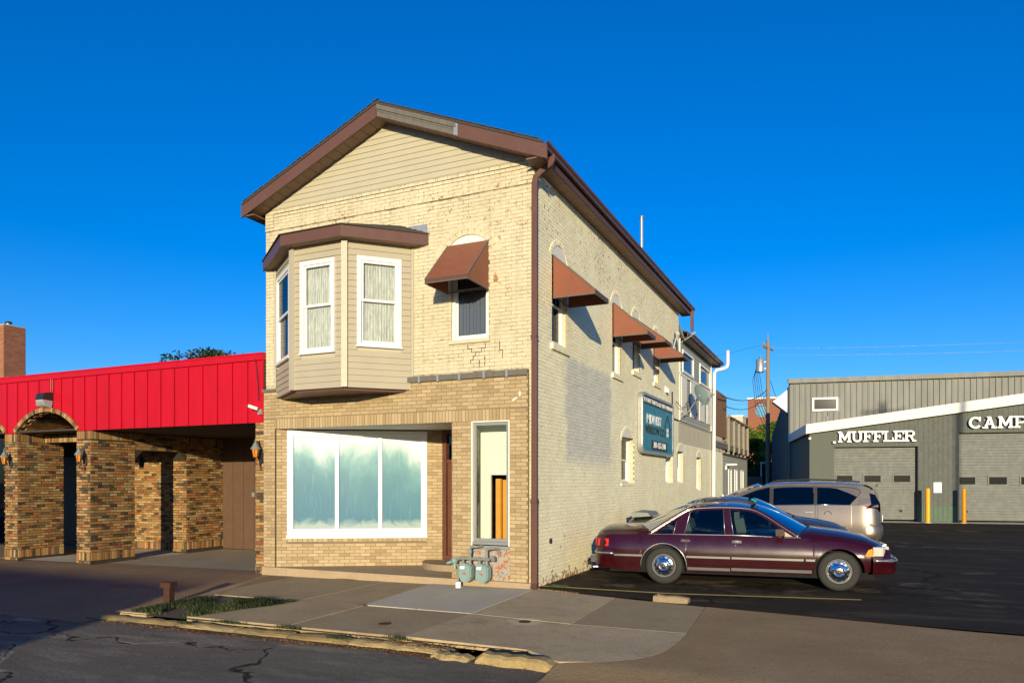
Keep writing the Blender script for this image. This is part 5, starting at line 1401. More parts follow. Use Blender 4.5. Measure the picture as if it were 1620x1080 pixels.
t = thing('security_camera', 'white bullet security camera at the right end of the red fascia', 'security camera', (-6.16, -.07, 3.3))
mb = MB(); mb.b2(-6.19, -6.10, -.12, -.06, 3.20, 3.31); mb.build('junction_box', 'galv', t)
mb = MB(); mb.tube((-6.15, -.10, 3.27), (-6.18, -.2, 3.31), .014, n=6); mb.build('camera_arm', 'galv', t)
mb = MB(); mb.tube((-6.14, -.18, 3.31), (-6.27, -.30, 3.37), .035, n=12); mb.tube((-6.27, -.30, 3.37), (-6.29, -.315, 3.377), .030, n=12, mi=1); mb.build('camera_body', ['white', 'black'], t)

# chimney on the left
CH = thing('brick_chimney', 'square red-brown brick chimney with metal flue behind the red fascia, left edge', 'chimney', (-18.6, 2.3, 4.2))
CB = Bricks(CH)
cx0, cx1, cy0, cy1, zt = -18.90, -18.30, 1.95, 2.60, 6.60
mb = MB(); mb.b2(cx0, cx1, cy0, cy1, 4.2, zt); mb.build('chimney_core', 'redmortar', CH)
kw = dict(proud=.007, gap=.013)
CB.wall((0, cy0, 0), X, NY, cx0, cx1, 4.2, zt, 'redbrick', **kw); CB.wall((cx1, 0, 0), Y, X, cy0, cy1, 4.2, zt, 'redbrick', **kw); CB.finish()
mb = MB(); mb.tube((-18.6, 2.27, zt), (-18.6, 2.27, zt + .10), .07, n=12); mb.lathe([(0, .09), (.05, .10), (.07, .04), (.07, .001)], (-18.6, 2.27, zt + .09), (0, 0, 1), 12, mi=1); mb.build('flue_cap', ['galv', 'black'], CH)

# =================================================================== REAR ANNEX, DECK FENCES
AX = thing('rear_annex', 'low grey clapboard annex with small white-jamb windows behind the cream building', 'building', (-2, 25.5, 0))
mb = MB(); mb.b2(-5.9, -.02, 21.2, 29.9, -.3, 3.0)
mb.build('annex_wall', 'greysiding', AX)
mb = MB(); mb.b2(-5.9, .06, 21.1, 30.0, 3.0, 3.08); mb.build('annex_roof', 'shingle', AX)
z = 0.0; aw = [(22.9, 23.75), (24.9, 25.7), (27.2, 28.1)]
while z < 2.95:
    segs = [(21.22, 29.88)]
    if 1.15 < z < 2.35:
        segs = []; p_ = 21.22
        for a, b in aw: segs.append((p_, a)); p_ = b
        segs.append((p_, 29.88))
    for a, b in segs:
        mb = MB(); mb.add([(.012, a, z), (.012, b, z), (-.005, b, z + .14), (-.005, a, z + .14), (-.02, a, z), (-.02, b, z), (-.02, b, z + .14), (-.02, a, z + .14)], [(0, 1, 2, 3), (7, 6, 5, 4), (4, 5, 1, 0), (3, 2, 6, 7), (0, 3, 7, 4), (1, 5, 6, 2)])
        mb.build('clapboard', 'greysiding', AX)
    z += .145
for a, b in aw:
    mb = MB(); frame_box(mb, (0, 0, 0), Y, X, a, b, 1.2, 2.4, .06, -.01, .04); mb.b2(.0, .06, b - .22, b, 1.25, 2.35); f = mb.build('window', 'white', AX)
    mb = MB(); mb.b2(-.015, .02, a + .1, b - .22, 1.26, 2.34); mb.build('pane', 'blackpane', f)
mb = MB(); mb.b2(.0, .5, 22.0, 22.25, 2.55, 2.62); mb.b2(.0, .06, 22.0, 22.25, 2.35, 2.6); mb.build('wall_light', 'white', AX)
def board_fence(name, label, x, y0, y1, z0, z1, mat, w=.14, post=True, rail=True):
    t = thing(name, label, 'fence', (x, (y0 + y1) / 2, z0))
    y = y0
    while y < y1 - .02:
        nb = MB(); nb.b2(x, x + .022, y, min(y1, y + w - .012), z0, z1 + random.uniform(-.015, .015)); nb.build('fence_board', mat, t); y += w
    nb = MB()
    for zr in (z0 + .15, z1 - .2): nb.b2(x - .05, x - .001, y0, y1, zr, zr + .09)
    nb.build('fence_rail', mat, t)
    k = int((y1 - y0) / 1.8) + 1
    for i in range(k + 1):
        yy = y0 + (y1 - y0 - .1) * i / k; nb = MB(); nb.b2(x - .15, x - .051, yy, yy + .1, z0 - .4, z1); nb.build('fence_post', mat, t)
    return t
board_fence('deck_screen', 'tall brown vertical board screen on the deck behind the white pipe', .02, 18.75, 22.1, 3.75, 5.62, 'fencewood')
DK = board_fence('deck_fence', 'weathered grey board fence along the roof deck farther back', .0, 22.3, 29.6, 3.5, 4.72, 'greywood', .30)
for i in range(5):
    yy = 22.4 + i * 1.75; mb = MB(); mb.b2(.03, .14, yy, yy + .12, 3.2, 4.85); mb.build('front_post', 'greywood', DK)
mb = MB(); mb.b2(.02, .18, 22.3, 29.7, 4.73, 4.79); mb.build('cap_rail', 'greywood', DK)
t = thing('roof_deck', 'weathered timber deck beams between the annex wall and the fences', 'deck', (-1, 24, 3.1))
mb = MB(); mb.b2(-4, .08, 18.6, 29.8, 3.45, 3.52); mb.build('deck_boards', 'greywood', t)
mb = MB(); mb.b2(.0, .06, 18.6, 29.8, 3.25, 3.44); mb.build('rim_joist', 'greyboard', t)
for i in range(8): mb = MB(); mb.b2(-.1, .0, 18.8 + i * 1.5, 18.92 + i * 1.5, 3.0, 3.26); mb.build('deck_post', 'greywood', t)

# =================================================================== MUFFLER SHOP (rotated frame)
ROT = R(9.616); GO = Vector((3.35, 25.71, 0)); GU = Vector((math.cos(ROT), math.sin(ROT), 0)); GV = Vector((-GU.y, GU.x, 0))
def gp(u, v, z): q = GO + GU * u + GV * v; return (q.x, q.y, z)
GM = Matrix.Translation(GO) @ Matrix.Rotation(ROT, 4, 'Z')
class GB(MB):
    """mesh helper in the garage's own frame: x along the front, y to the back"""
    def build(s, name, mats, parent=None, **k):
        s.v = [tuple(GM @ Vector(q)) for q in s.v]; return MB.build(s, name, mats, parent, **k)
G = thing('muffler_shop', 'grey auto repair garage with white sloping fascia and two sectional doors', 'building', (GO.x + 8, GO.y + 1, 0), ROT)
D1 = (1.09, 4.64, -.05, 3.44); D2 = (6.30, 10.2, -.05, 4.02)
def roofz(u): return 4.10 + u * .131
mb = GB()
us = [0, 1.05, D1[0], D1[1], D2[0], D2[1], 14.0]
for a, b in zip(us[:-1], us[1:]):
    zb = -.3
    if a == D1[0]: zb = D1[3]
    if a == D2[0]: zb = D2[3]
    m_ = 1 if b <= 1.06 else 0
    mb.add([(a, 0, zb), (b, 0, zb), (b, 0, roofz(b)), (a, 0, roofz(a)), (a, .25, zb), (b, .25, zb), (b, .25, roofz(b)), (a, .25, roofz(a))], [(0, 1, 2, 3), (7, 6, 5, 4), (4, 5, 1, 0), (3, 2, 6, 7), (0, 3, 7, 4), (1, 5, 6, 2)], m_)
mb.b2(0, .25, .26, 7.4, -.3, 4.1, 2); mb.build('front_wall', ['shopwall', 'greybrick', 'greybrick'], G)
mb = GB()
mb.add([(-.15, -.3, 4.5), (14, -.3, roofz(14) + .42), (14, 7.6, roofz(14) + .42), (-.15, 7.6, 4.5), (-.15, -.3, 4.4), (14, -.3, roofz(14) + .32), (14, 7.6, roofz(14) + .32), (-.15, 7.6, 4.4)], [(0, 1, 2, 3), (7, 6, 5, 4), (4, 5, 1, 0), (3, 2, 6, 7), (0, 3, 7, 4)])
mb.build('garage_roof', 'shingle', G)
mb = GB()
a = [(-.17, -.33, roofz(-.17) - .0), (14, -.33, roofz(14)), (14, -.33, roofz(14) + .46), (-.17, -.33, roofz(-.17) + .44)]
mb.prism(a, (0, .03, 0)); mb.prism([(-.17, -.345, 4.34), (14, -.345, roofz(14) + .24), (14, -.345, roofz(14) + .25), (-.17, -.345, 4.35)], (0, .02, 0)); mb.b2(-.20, -.17, -.33, 7.5, 4.07, 4.52); mb.build('white_fascia', 'whitepaint', G, fix=True)
mb = GB(); mb.add([(-.17, -.3, roofz(-.17) + .02), (14, -.3, roofz(14) + .02), (14, -.001, roofz(14) + .02), (-.17, -.001, roofz(-.17) + .02)], [(3, 2, 1, 0)]); mb.build('fascia_soffit', 'whitepaint', G)
# board-and-groove wall boards
u_ = 4.66
def board(u0, u1, z0, z1a, z1b, mat='shopwall', d=-.014):
    nb = GB(); nb.add([(u0, d, z0), (u1, d, z0), (u1, d, z1b), (u0, d, z1a), (u0, .0, z0), (u1, .0, z0), (u1, .0, z1b), (u0, .0, z1a)], [(0, 1, 2, 3), (4, 5, 1, 0), (3, 2, 6, 7), (0, 3, 7, 4), (1, 5, 6, 2)])
    nb.build('wall_board', mat, G)
u_ = 1.07
while u_ < 10.9:
    u1 = u_ + .20
    z0 = .0
    c = u_ + .1
    if D1[0] - .05 < c < D1[1] + .05: z0 = D1[3] + .06
    elif D2[0] - .1 < c < D2[1] + .05: z0 = D2[3] + .06
    top0, top1 = roofz(u_) - .01, roofz(u1 - .014) - .01
    if z0 == 0 and c < 6.3:
        board(u_, u1 - .014, .02, .70, .70, 'shopgreen', -.02); board(u_, u1 - .014, .705, 3.62, 3.62); board(u_, u1 - .014, 3.70, top0, top1)
    elif z0 > 0 and top0 > z0 + .05: board(u_, u1 - .014, z0, top0, top1)
    u_ += .20
mb = GB(); mb.b2(D1[0] - .08, D1[1], -.03, -.001, D1[3], D1[3] + .06); mb.b2(D2[0] - .1, D2[1], -.03, -.001, D2[3], D2[3] + .06); mb.b2(4.66, 6.28, -.024, -.001, 3.62, 3.70); mb.b2(6.20, 6.30, -.03, -.001, 0, 4.02)
mb.build('door_trim', 'shopwall', G)
GBK = Bricks(G, 300)
GBK.wall((GO.x, GO.y, 0), GU, -GV, 0.0, 1.05, 0.0, 4.10, 'greybrick'); GBK.wall((GO.x, GO.y, 0), GV, -GU, 0.0, 7.0, 1.2, 4.08, 'greybrick', L=.4, pitch=.1); GBK.finish()
def garage_door(D, secs, wz, wins, name='garage_door'):
    f = None
    mb = GB(); mb.b2(D[0], D[1], .30, .33, D[2] + .1, D[3]); f = mb.build(name, 'garagedoor', G)
    h = (D[3] - .1) / secs
    for i in range(secs):
        z0, z1 = .1 + i * h, .1 + (i + 1) * h - .014
        iswin = abs((z0 + z1) / 2 - (wz[0] + wz[1]) / 2) < h / 2
        n = 5
        for k in range(n):
            a, b = z0 + (z1 - z0) * k / n, z0 + (z1 - z0) * (k + 1) / n - .028
            nb = GB(); nb.b2(D[0] + .01, D[1] - .01, .262, .30, a, b); nb.build('door_rib', 'garagedoor', f)
    for (a, b) in wins:
        nb = GB(); q = (a, b)
        nb.b2(a - .06, b + .06, .235, .268, wz[0] - .06, wz[0]); nb.b2(a - .06, b + .06, .235, .268, wz[1], wz[1] + .06); nb.b2(a - .06, a, .235, .268, wz[0], wz[1]); nb.b2(b, b + .06, .235, .268, wz[0], wz[1]); nb.build('door_window', 'garagedoor', f)
        nb = GB(); nb.b2(a, b, .255, .262, wz[0], wz[1]); nb.build('pane', 'blackpane', f)
    return f
garage_door(D1, 5, (1.80, 2.10), [(1.23, 1.91), (2.43, 3.13), (3.69, 4.38)])
garage_door(D2, 6, (1.69, 2.02), [(6.40, 7.04), (7.60, 8.30), (8.86, 9.5)])
for u_ in (4.01, 6.71):
    mb = GB(); mb.tube((u_, .20, .47), (u_, .28, .47), .09, n=14); mb.tube((u_ - .02, .19, .46), (u_ - .02, .2, .46), .05, n=10, mi=1); mb.build('exhaust_port', ['garagedoor', 'wellblack'], G)
# notice
t = thing('notice_sign', 'small white notice sheet on the board wall between the yellow bollards', 'sign', gp(5.44, -.03, 1.3), ROT)
mb = GB(); mb.b2(5.28, 5.61, -.035, -.022, 1.31, 1.78); mb.build('notice_sheet', 'white', t)
for i, (a, b) in enumerate(((.07, .25), (.05, .28), (.09, .22), (.05, .28), (.07, .26))):
    mb = GB(); mb.b2(5.28 + a, 5.28 + b, -.038, -.036, 1.69 - i * .075, 1.712 - i * .075); mb.build('printed_line', 'grey', t)
for u_, lab in ((4.85, 'yellow bollard beside the MUFFLER door, left of the pair'), (6.30, 'yellow bollard at the edge of the CAMPER door, right of the pair')):
    t = thing('bollard', lab, 'bollard', gp(u_, -.75, 0), 0, 'yellow bollards before the garage')
    mb = GB(); mb.lathe([(0, .095), (1.50, .095), (1.54, .08), (1.56, .04), (1.565, .001)], (u_, -.75, -.03), (0, 0, 1), 20); mb.build('bollard_post', 'bollard', t, smooth=True, auto=40)
    mb = GB(); mb.lathe([(0, .16), (.02, .15), (.02, .09)], (u_, -.75, -.035), (0, 0, 1), 16); mb.build('bollard_base', 'newslab', t)
# wall letters: slab serif strokes
def P4(*a): return [list(a)]
S_ = .16   # stem
def rect(x0, x1, y0, y1): return [(x0, y0), (x1, y0), (x1, y1), (x0, y1)]
def serif(x0, x1, top=True, bot=True):
    r_ = []
    if bot: r_.append(rect(x0, x1, 0, .13))
    if top: r_.append(rect(x0, x1, .87, 1))
    return r_
def arcband(cx, cy, rx, ry, a0, a1, t, n=12):
    out = []
    for i in range(n):
        p0, p1 = R(a0 + (a1 - a0) * i / n), R(a0 + (a1 - a0) * (i + 1) / n)
        out.append([(cx + rx * math.cos(p0), cy + ry * math.sin(p0)), (cx + rx * math.cos(p1), cy + ry * math.sin(p1)), (cx + (rx - t) * math.cos(p1), cy + (ry - t * .8) * math.sin(p1)), (cx + (rx - t) * math.cos(p0), cy + (ry - t * .8) * math.sin(p0))])
    return out
LET = {
 'M': (1.15, [rect(.10, .28, .1, .9), rect(.87, 1.05, .1, .9), [(.10, .95), (.30, 1), (.64, .30), (.52, .18)], [(1.05, .95), (.85, 1), (.51, .30), (.63, .18)]] + serif(0, .38, False) + serif(.77, 1.15, False) + [rect(0, .30, .87, 1), rect(.85, 1.15, .87, 1)]),
 'U': (1.0, [rect(.12, .30, .3, .95), rect(.70, .88, .3, .95), rect(0, .42, .87, 1), rect(.58, 1.0, .87, 1)] + arcband(.5, .36, .38, .36, 180, 360, .18)),
 'F': (.86, [rect(.12, .30, .05, .95), rect(0, .44, 0, .13), rect(0, .86, .87, 1), rect(.28, .60, .44, .57), rect(.74, .86, .68, .90), rect(.50, .60, .34, .66)]),
 'L': (.86, [rect(.12, .30, .05, .95), rect(0, .42, .87, 1), rect(0, .86, 0, .13), rect(.74, .86, .1, .38)]),
 'E': (.88, [rect(.12, .30, .05, .95), rect(0, .88, .87, 1), rect(0, .88, 0, .13), rect(.28, .60, .44, .57), rect(.76, .88, .68, .90), rect(.76, .88, .1, .34), rect(.50, .60, .34, .66)]),
 'R': (1.0, [rect(.12, .30, .05, .95), rect(0, .42, 0, .13), rect(0, .60, .87, 1), rect(.28, .6, .44, .56), [(.46, .48), (.64, .48), (.88, .06), (.70, .06)], rect(.66, 1.0, 0, .13)] + arcband(.58, .72, .30, .28, -90, 90, .17)),
 'C': (1.0, arcband(.52, .5, .50, .50, 42, 322, .20, 18) + [rect(.80, .92, .62, .98)]),
 'A': (1.12, [[(.16, .08), (.34, .08), (.66, .98), (.48, .98)], [(.94, .08), (.76, .08), (.46, .98), (.64, .98)], rect(.32, .80, .30, .42), rect(0, .42, 0, .13), rect(.68, 1.12, 0, .13), rect(.34, .66, .90, 1)]),
 'P': (.96, [rect(.12, .30, .05, .95), rect(0, .46, 0, .13), rect(0, .62, .87, 1), rect(.28, .62, .40, .53)] + arcband(.60, .70, .34, .30, -90, 90, .18)),
}
def lettering(word, u0, z, h, pitch_to, label):
    t = thing('wall_lettering', label, 'sign letters', gp(u0, -.15, z), ROT)
    tot = sum(LET[c][0] for c in word); n = len(word); gap = (pitch_to - tot * h) / max(1, n - 1) if pitch_to else .06 * h
    u_ = u0; k = 0
    for c in word:
        w, polys = LET[c]; nb = GB()
        for i, pl in enumerate(polys):
            q = [(u_ + px_ * h, -.20 - .0012 * i, z + pz_ * h) for px_, pz_ in pl]
            area = sum(pl[j][0] * pl[(j + 1) % len(pl)][1] - pl[(j + 1) % len(pl)][0] * pl[j][1] for j in range(len(pl)))
            if area < 0: q = q[::-1]
            nb.prism(q, (0, .075, 0))
        nb.tube((u_ + .2 * h, -.13, z + .3 * h), (u_ + .2 * h, .0, z + .3 * h), .012, n=5); nb.tube((u_ + .2 * h, -.13, z + .7 * h), (u_ + .2 * h, .0, z + .7 * h), .012, n=5)
        nb.build('letter', 'letterwhite', t, fix=False); u_ += w * h + gap
lettering('MUFFLER', 1.22, 3.66, .50, 3.30, 'white slab serif MUFFLER letters above the left garage door')
lettering('CAMPER', 6.64, 4.20, .52, None, 'white slab serif letters starting CAMP above the right garage door')
# ribbed metal upper building behind
MBD = thing('metal_warehouse', 'tall grey ribbed metal building rising behind the garage roof', 'building', (GO.x + 8, GO.y + 12, 0), ROT)
mb = GB(); L1 = 16.5
mb.add([(-.1, 7.6, 0), (L1, 7.6, 0), (L1, 7.6, 7.7), (-.1, 7.6, 7.62)], [(0, 1, 2, 3)]); mb.add([(-.1, 7.6, -.3), (-.1, 7.6, 7.62), (-.1, 20, 5.2), (-.1, 20, -.3)], [(0, 1, 2, 3)])
mb.add([(L1, 20, 0), (-.1, 20, 0), (-.1, 20, 5.2), (L1, 20, 5.2)], [(0, 1, 2, 3)]); mb.add([(L1, 7.6, 0), (L1, 20, 0), (L1, 20, 5.2), (L1, 7.6, 7.7)], [(0, 1, 2, 3)]); mb.add([(-.1, 7.6, 7.6), (L1, 7.6, 7.7), (L1, 20, 5.2), (-.1, 20, 5.15)], [(0, 1, 2, 3)])
mb.build('warehouse_shell', 'metalwall', MBD)
u_ = -.1; 
while u_ < 12.5:
    w = .30; zb = 3.9
    if 1.0 < u_ + .15 < 2.5: 
        spans = [(3.9, 5.82), (6.62, 7.45)]
    else: spans = [(3.9, 7.45)]
    for (a, b) in spans:
        nb = GB(); nb.add([(u_, 7.59, a), (u_ + .20, 7.59, a), (u_ + .22, 7.54, a), (u_ + .28, 7.54, a), (u_ + .30, 7.59, a), (u_, 7.59, b), (u_ + .20, 7.59, b), (u_ + .22, 7.54, b), (u_ + .28, 7.54, b), (u_ + .30, 7.59, b)], [(0, 1, 6, 5), (1, 2, 7, 6), (2, 3, 8, 7), (3, 4, 9, 8)])
        nb.build('ribbed_panel', 'metalwall', MBD)
    u_ += w
for k in range(14):
    v0 = 7.7 + k * .88; zt = 7.55 - (v0 - 7.6) * .195
    nb = GB(); nb.b2(-.15, -.1, v0, v0 + .08, 0, zt); nb.build('side_rib', 'metalwall', MBD)
mb = GB(); mb.b2(-.22, L1, 7.35, 7.58, 7.46, 7.66); mb.b2(-.22, L1, 7.36, 7.9, 7.66, 7.72); mb.build('warehouse_eave', 'metalwall', MBD)
mb = GB()
for (a, b, c, d) in ((1.08, 2.44, 6.50, 6.60), (1.08, 2.44, 5.84, 5.94), (1.08, 1.18, 5.94, 6.5), (2.34, 2.44, 5.94, 6.5)): mb.b2(a, b, 7.45, 7.58, c, d)
f = mb.build('window_frame', 'white', MBD); mb = GB(); mb.b2(1.18, 2.34, 7.52, 7.53, 5.94, 6.5); mb.build('pane', 'blackpane', f)
mb = GB(); mb.prism([(-.15, 8.0, 5.8), (-1.0, 8.0, 6.5), (-.15, 8.0, 7.2)], (0, .9, 0)); tag(mb.build('hopper_box', 'white', None, fix=True), 'white angular metal hood on the shaded left wall of the metal building', 'vent hood')
mb = GB(); mb.tube((1.2, 3, 4.6), (1.2, 3, 5.15), .06, n=8); mb.tube((1.0, 3, 5.1), (1.4, 3, 5.1), .03, n=6); mb.build('roof_vent', 'galv', G)
mb = GB(); mb.box((-.02, -.15, 3.86), (.1, .25, .1)); mb.box((1.06, -.12, 3.66), (.12, .2, .1)); mb.build('wall_camera', 'whitepaint', G)

# =================================================================== UTILITY POLES, WIRES
def pole(x, y, h, label, xf=True, face=0.0, aw=2.2):
    t = thing('utility_pole', label, 'utility pole', (x, y, 0), 0, 'wooden utility poles')
    nb = MB(); nb.tube((x, y, -.6), (x, y, h), .17, .115, 12); nb.build('pole_shaft', 'polewood', t, smooth=True, auto=50)
    c, s = math.cos(face), math.sin(face)
    nb = MB(); nb.box((x, y, h - .55), (aw, .1, .13), face); 
    nb.build('crossarm', 'polewood', t)
    for q in (-aw * .43, -aw * .2, aw * .43):
        nb = MB(); nb.lathe([(0, .02), (.05, .02), (.06, .05), (.1, .06), (.13, .03), (.17, .03), (.18, .001)], (x + c * q, y + s * q, h - .49), (0, 0, 1), 8); nb.build('insulator', 'grey', t)
    if xf:
        nb = MB(); nb.lathe([(0, .001), (0, .26), (.02, .28), (.85, .28), (.90, .24), (.93, .001)], (x - .50, y - .1, h - 2.2), (0, 0, 1), 16)
        nb.tube((x - .5, y - .1, h - 1.28), (x - .5, y - .1, h - 1.0), .04, n=6); nb.b2(x - .3, x, y - .05, y + .02, h - 1.55, h - 1.45); nb.b2(x - .3, x, y - .05, y + .02, h - 2.0, h - 1.9); nb.build('transformer', 'galv', t, smooth=True, auto=40)
        nb = MB()
        for k in range(5):
            a0 = x - .35 - .1 * k; nb.path([(x - .5, y - .1, h - 1.0), (a0 - .25, y, h - 1.9 - k * .2), (a0 - .05, y, h - 3.4 - k * .3), (x - .12, y, h - 4.6 - k * .4)], .018, 5)
        nb.path([(x + .15, y, h - 2.8), (x + .5, y, h - 3.9), (x + 1.0, y, h - 4.6), (x + 1.3, y, h - 5.9)], .02, 5)
        nb.build('drop_wires', 'black', t)
    return t
pole(0.04, 41.1, 11.55, 'wooden utility pole with a grey transformer standing between the annex and the metal building', True, R(75), 2.0)
MB().tube((.04, 41.1, 11.5), (.04, 41.1, 12.05), .03, n=6).build('pole_top_pin', 'grey', bpy.data.objects['utility_pole'])
pole(25.3, -14.0, 14.0, 'wooden utility pole across the street behind the camera', False, R(20))
def wire(p0, p1, sag, r_, label):
    p0, p1 = Vector(p0), Vector(p1); pts = [p0.lerp(p1, i / 24) - Vector((0, 0, sag * 4 * (i / 24) * (1 - i / 24))) for i in range(25)]
    nb = MB(); nb.path(pts, r_, 4); tag(nb.build('overhead_wire', 'black'), label, 'wire', 'overhead wires')
wire((-.2, 40.3, 11.1), (-45, 66, 12), 1.0, .008, 'thin wire running left from the crossarm of the transformer pole')
wire((.3, 42.0, 11.1), (60, 52, 13.4), 1.2, .009, 'upper thin wire running right from the transformer pole')
wire((.4, 41.2, 10.5), (60, 50, 12.6), 1.3, .009, 'lower thin wire running right from the transformer pole')
wire((-60, 60, 9.5), (70, 60, 12.2), 1.5, .009, 'faint distant wire just above the metal building roof')
wire((.0, 41.1, 8.15), (.25, 19.0, 5.35), .45, .028, 'thick black service cable from the pole to the rear wall, upper one')
wire((.0, 41.1, 7.85), (.22, 20.6, 5.05), .5, .022, 'thick black service cable from the pole to the rear wall, lower one')

# =================================================================== TREES
def tree(name, label, base, h, r_, clumps, leaf, mat, seed, trunk_h=None, group=None, n_per=130, squash=.8, lean=0):
    rnd = random.Random(seed); bx, by, bz = base
    t = thing(name, label, 'tree', base, 0, group); th = trunk_h or h * .4
    nb = MB(); nb.path([(bx, by, bz - .3), (bx + .1, by, bz + th * .5), (bx, by + .1, bz + th)], [h * .03, h * .022, h * .016], 8)
    ctrs = []
    for i in range(clumps):
        a = rnd.uniform(0, 6.28); q = rnd.random() ** .5; zz = rnd.uniform(-1, 1)
        rr = r_ * math.sqrt(max(0.05, 1 - zz * zz)) * q
        c = Vector((bx + rr * math.cos(a), by + rr * math.sin(a), bz + th + (h - th) * (.5 + .48 * zz)))
        ctrs.append((c, r_ * rnd.uniform(.2, .36)))
        if i % 3 == 0: nb.path([(bx, by, bz + th * rnd.uniform(.6, .98)), Vector((bx, by, bz + th)).lerp(c, .5) + Vector((0, 0, .2)), c], [h * .011, h * .007, h * .003], 5)
    nb.build('trunk', 'bark', t)
    cb = MB()
    for c, cr in ctrs:
        for k in range(n_per):
            d = Vector((rnd.gauss(0, 1), rnd.gauss(0, 1), rnd.gauss(0, 1))).normalized() * cr * rnd.random() ** .4
            d.z *= squash; p_ = c + d; s = leaf * rnd.uniform(.6, 1.4)
            a = Vector((rnd.gauss(0, 1), rnd.gauss(0, 1), rnd.gauss(0, .7))).normalized(); b = a.orthogonal().normalized()
            cb.add([p_ - a * s, p_ + b * s * .55, p_ + a * s, p_ - b * s * .55], [(0, 1, 2, 3)], 0, rnd.uniform(.01, .99))
    cb.build('crown', mat, t)
tree('broadleaf_tree', 'broad dark tree crown showing above the red fascia', (-31.0, 21.4, 0), 9.55, 2.7, 30, .11, 'foliage_dark', 5, 7.2, n_per=200)
tree('leafy_tree', 'dense bright green tree behind the utility pole, right half', (-.1, 52.0, 0), 6.5, 2.4, 60, .15, 'foliage', 6, 1.2, 'green trees behind the annex', 220)
tree('leafy_tree', 'dense bright green tree rising above the grey deck fence', (-3.2, 50.0, 0), 6.1, 2.3, 55, .15, 'foliage', 8, 1.2, 'green trees behind the annex', 220)
tree('bush', 'low dark bush at the foot of the green trees', (-1.4, 48.0, 0), 3.0, 1.8, 26, .13, 'foliage_dark', 9, .3, None, 150)
mb = MB(); mb.tube((-.9, 46, 0), (-.9, 46, 3.3), .05, n=8); mb.b2(-.95, -.6, 45.95, 46.05, 3.2, 3.28); tag(mb.build('white_marker_post', 'whitepaint'), 'slim pale metal post in front of the bush beside the utility pole', 'post')

# =================================================================== DISTANT BUILDINGS
AT = thing('brick_office_block', 'distant red-brown brick office block with a blue striped globe emblem on its wall', 'building', (-5, 118, 0), R(4))
mb = MB(); c14, s14 = math.cos(R(4)), math.sin(R(4))
def ap(u, v, z): return (-9.85 + u * c14 - v * s14, 113.6 + u * s14 + v * c14, z)
vs = [ap(0, 0, -.5), ap(16, 0, -.5), ap(16, 12, -.5), ap(0, 12, -.5), ap(0, 0, 15.4), ap(16, 0, 15.4), ap(16, 12, 15.4), ap(0, 12, 15.4)]
mb.add(vs, [(0, 1, 5, 4), (1, 2, 6, 5), (2, 3, 7, 6), (3, 0, 4, 7), (4, 5, 6, 7)]); mb.build('office_wall', 'redbrick', AT)
mb = MB(); vs = [ap(-.1, -.1, 15.4), ap(16.1, -.1, 15.4), ap(16.1, 12, 15.4), ap(-.1, 12, 15.4), ap(-.1, -.1, 15.65), ap(16.1, -.1, 15.65), ap(16.1, 12, 15.65), ap(-.1, 12, 15.65)]
mb.add(vs, [(0, 1, 5, 4), (1, 2, 6, 5), (2, 3, 7, 6), (3, 0, 4, 7), (4, 5, 6, 7)]); mb.build('parapet_cap', 'whitepaint', AT)
mb = MB(); gc = (2.1, 13.5); gr = .95 * 1.02
gr = 0.97
for k in range(6):
    z0 = gc[1] + gr - (k * .335 + .0) ; z1 = z0 - .235
    rows = [[], []]
    for i in range(13):
        f = -1 + 2 * i / 12
        zc = (z0 + z1) / 2 - gc[1]; hw = math.sqrt(max(.02, gr * gr - zc * zc)); bow = -.10 * (1 - f * f) * (1 if k > 0 else -.5)
        th = .235 * (1 - .6 * abs(f) ** 3)
        rows[0].append(ap(gc[0] + f * hw, -.12, gc[1] + zc + th / 2 + bow)); rows[1].append(ap(gc[0] + f * hw, -.12, gc[1] + zc - th / 2 + bow))
    mb.grid(rows)
mb.build('globe_emblem', 'attblue', AT)
WB = thing('white_flat_building', 'distant low white flat-roofed building left of the brick office block', 'building', (-14, 112, 0))
mb = MB(); mb.b2(-26, -10.2, 110, 118, 0, 12.3); mb.build('building_wall', 'plaster', WB); mb = MB(); mb.b2(-26.1, -10.1, 109.9, 118.1, 12.3, 12.55); mb.build('parapet', 'whitepaint', WB)
mb = MB(); mb.tube((-14.3, 111, 12.4), (-14.3, 111, 13.6), .45, n=10); mb.tube((-13.3, 111, 12.4), (-13.3, 111, 13.2), .3, n=10); mb.build('roof_unit', 'black', WB)
# low hedge line and sheds closing the view behind the lot
mb = MB(); mb.b2(-6, -.6, 44, 44.3, -.1, 2.2); tag(mb.build('lot_wall', 'greyboard'), 'dark low wall at the back of the lot under the green trees', 'wall')
# street side opposite (behind the camera): a single-storey shop whose shade falls on the road
OP = thing('opposite_shop', 'single-storey brick shop across the street', 'building', (-14, -33, 0))
mb = MB(); mb.b2(-33, 4.75, -44, -30, -.5, 4.35); mb.build('shop_wall', 'redbrick', OP); mb = MB(); mb.b2(-33.1, 4.85, -44.1, -29.9, 4.35, 4.45); mb.build('shop_parapet', 'plaster', OP)
for i in range(7):
    mb = MB(); mb.b2(-31 + i * 5, -28 + i * 5, -29.99, -29.95, .6, 3.0); f = mb.build('window', 'white', OP); mb = MB(); mb.b2(-30.9 + i * 5, -28.1 + i * 5, -29.945, -29.94, .7, 2.9); mb.build('pane', 'darkglass', f)
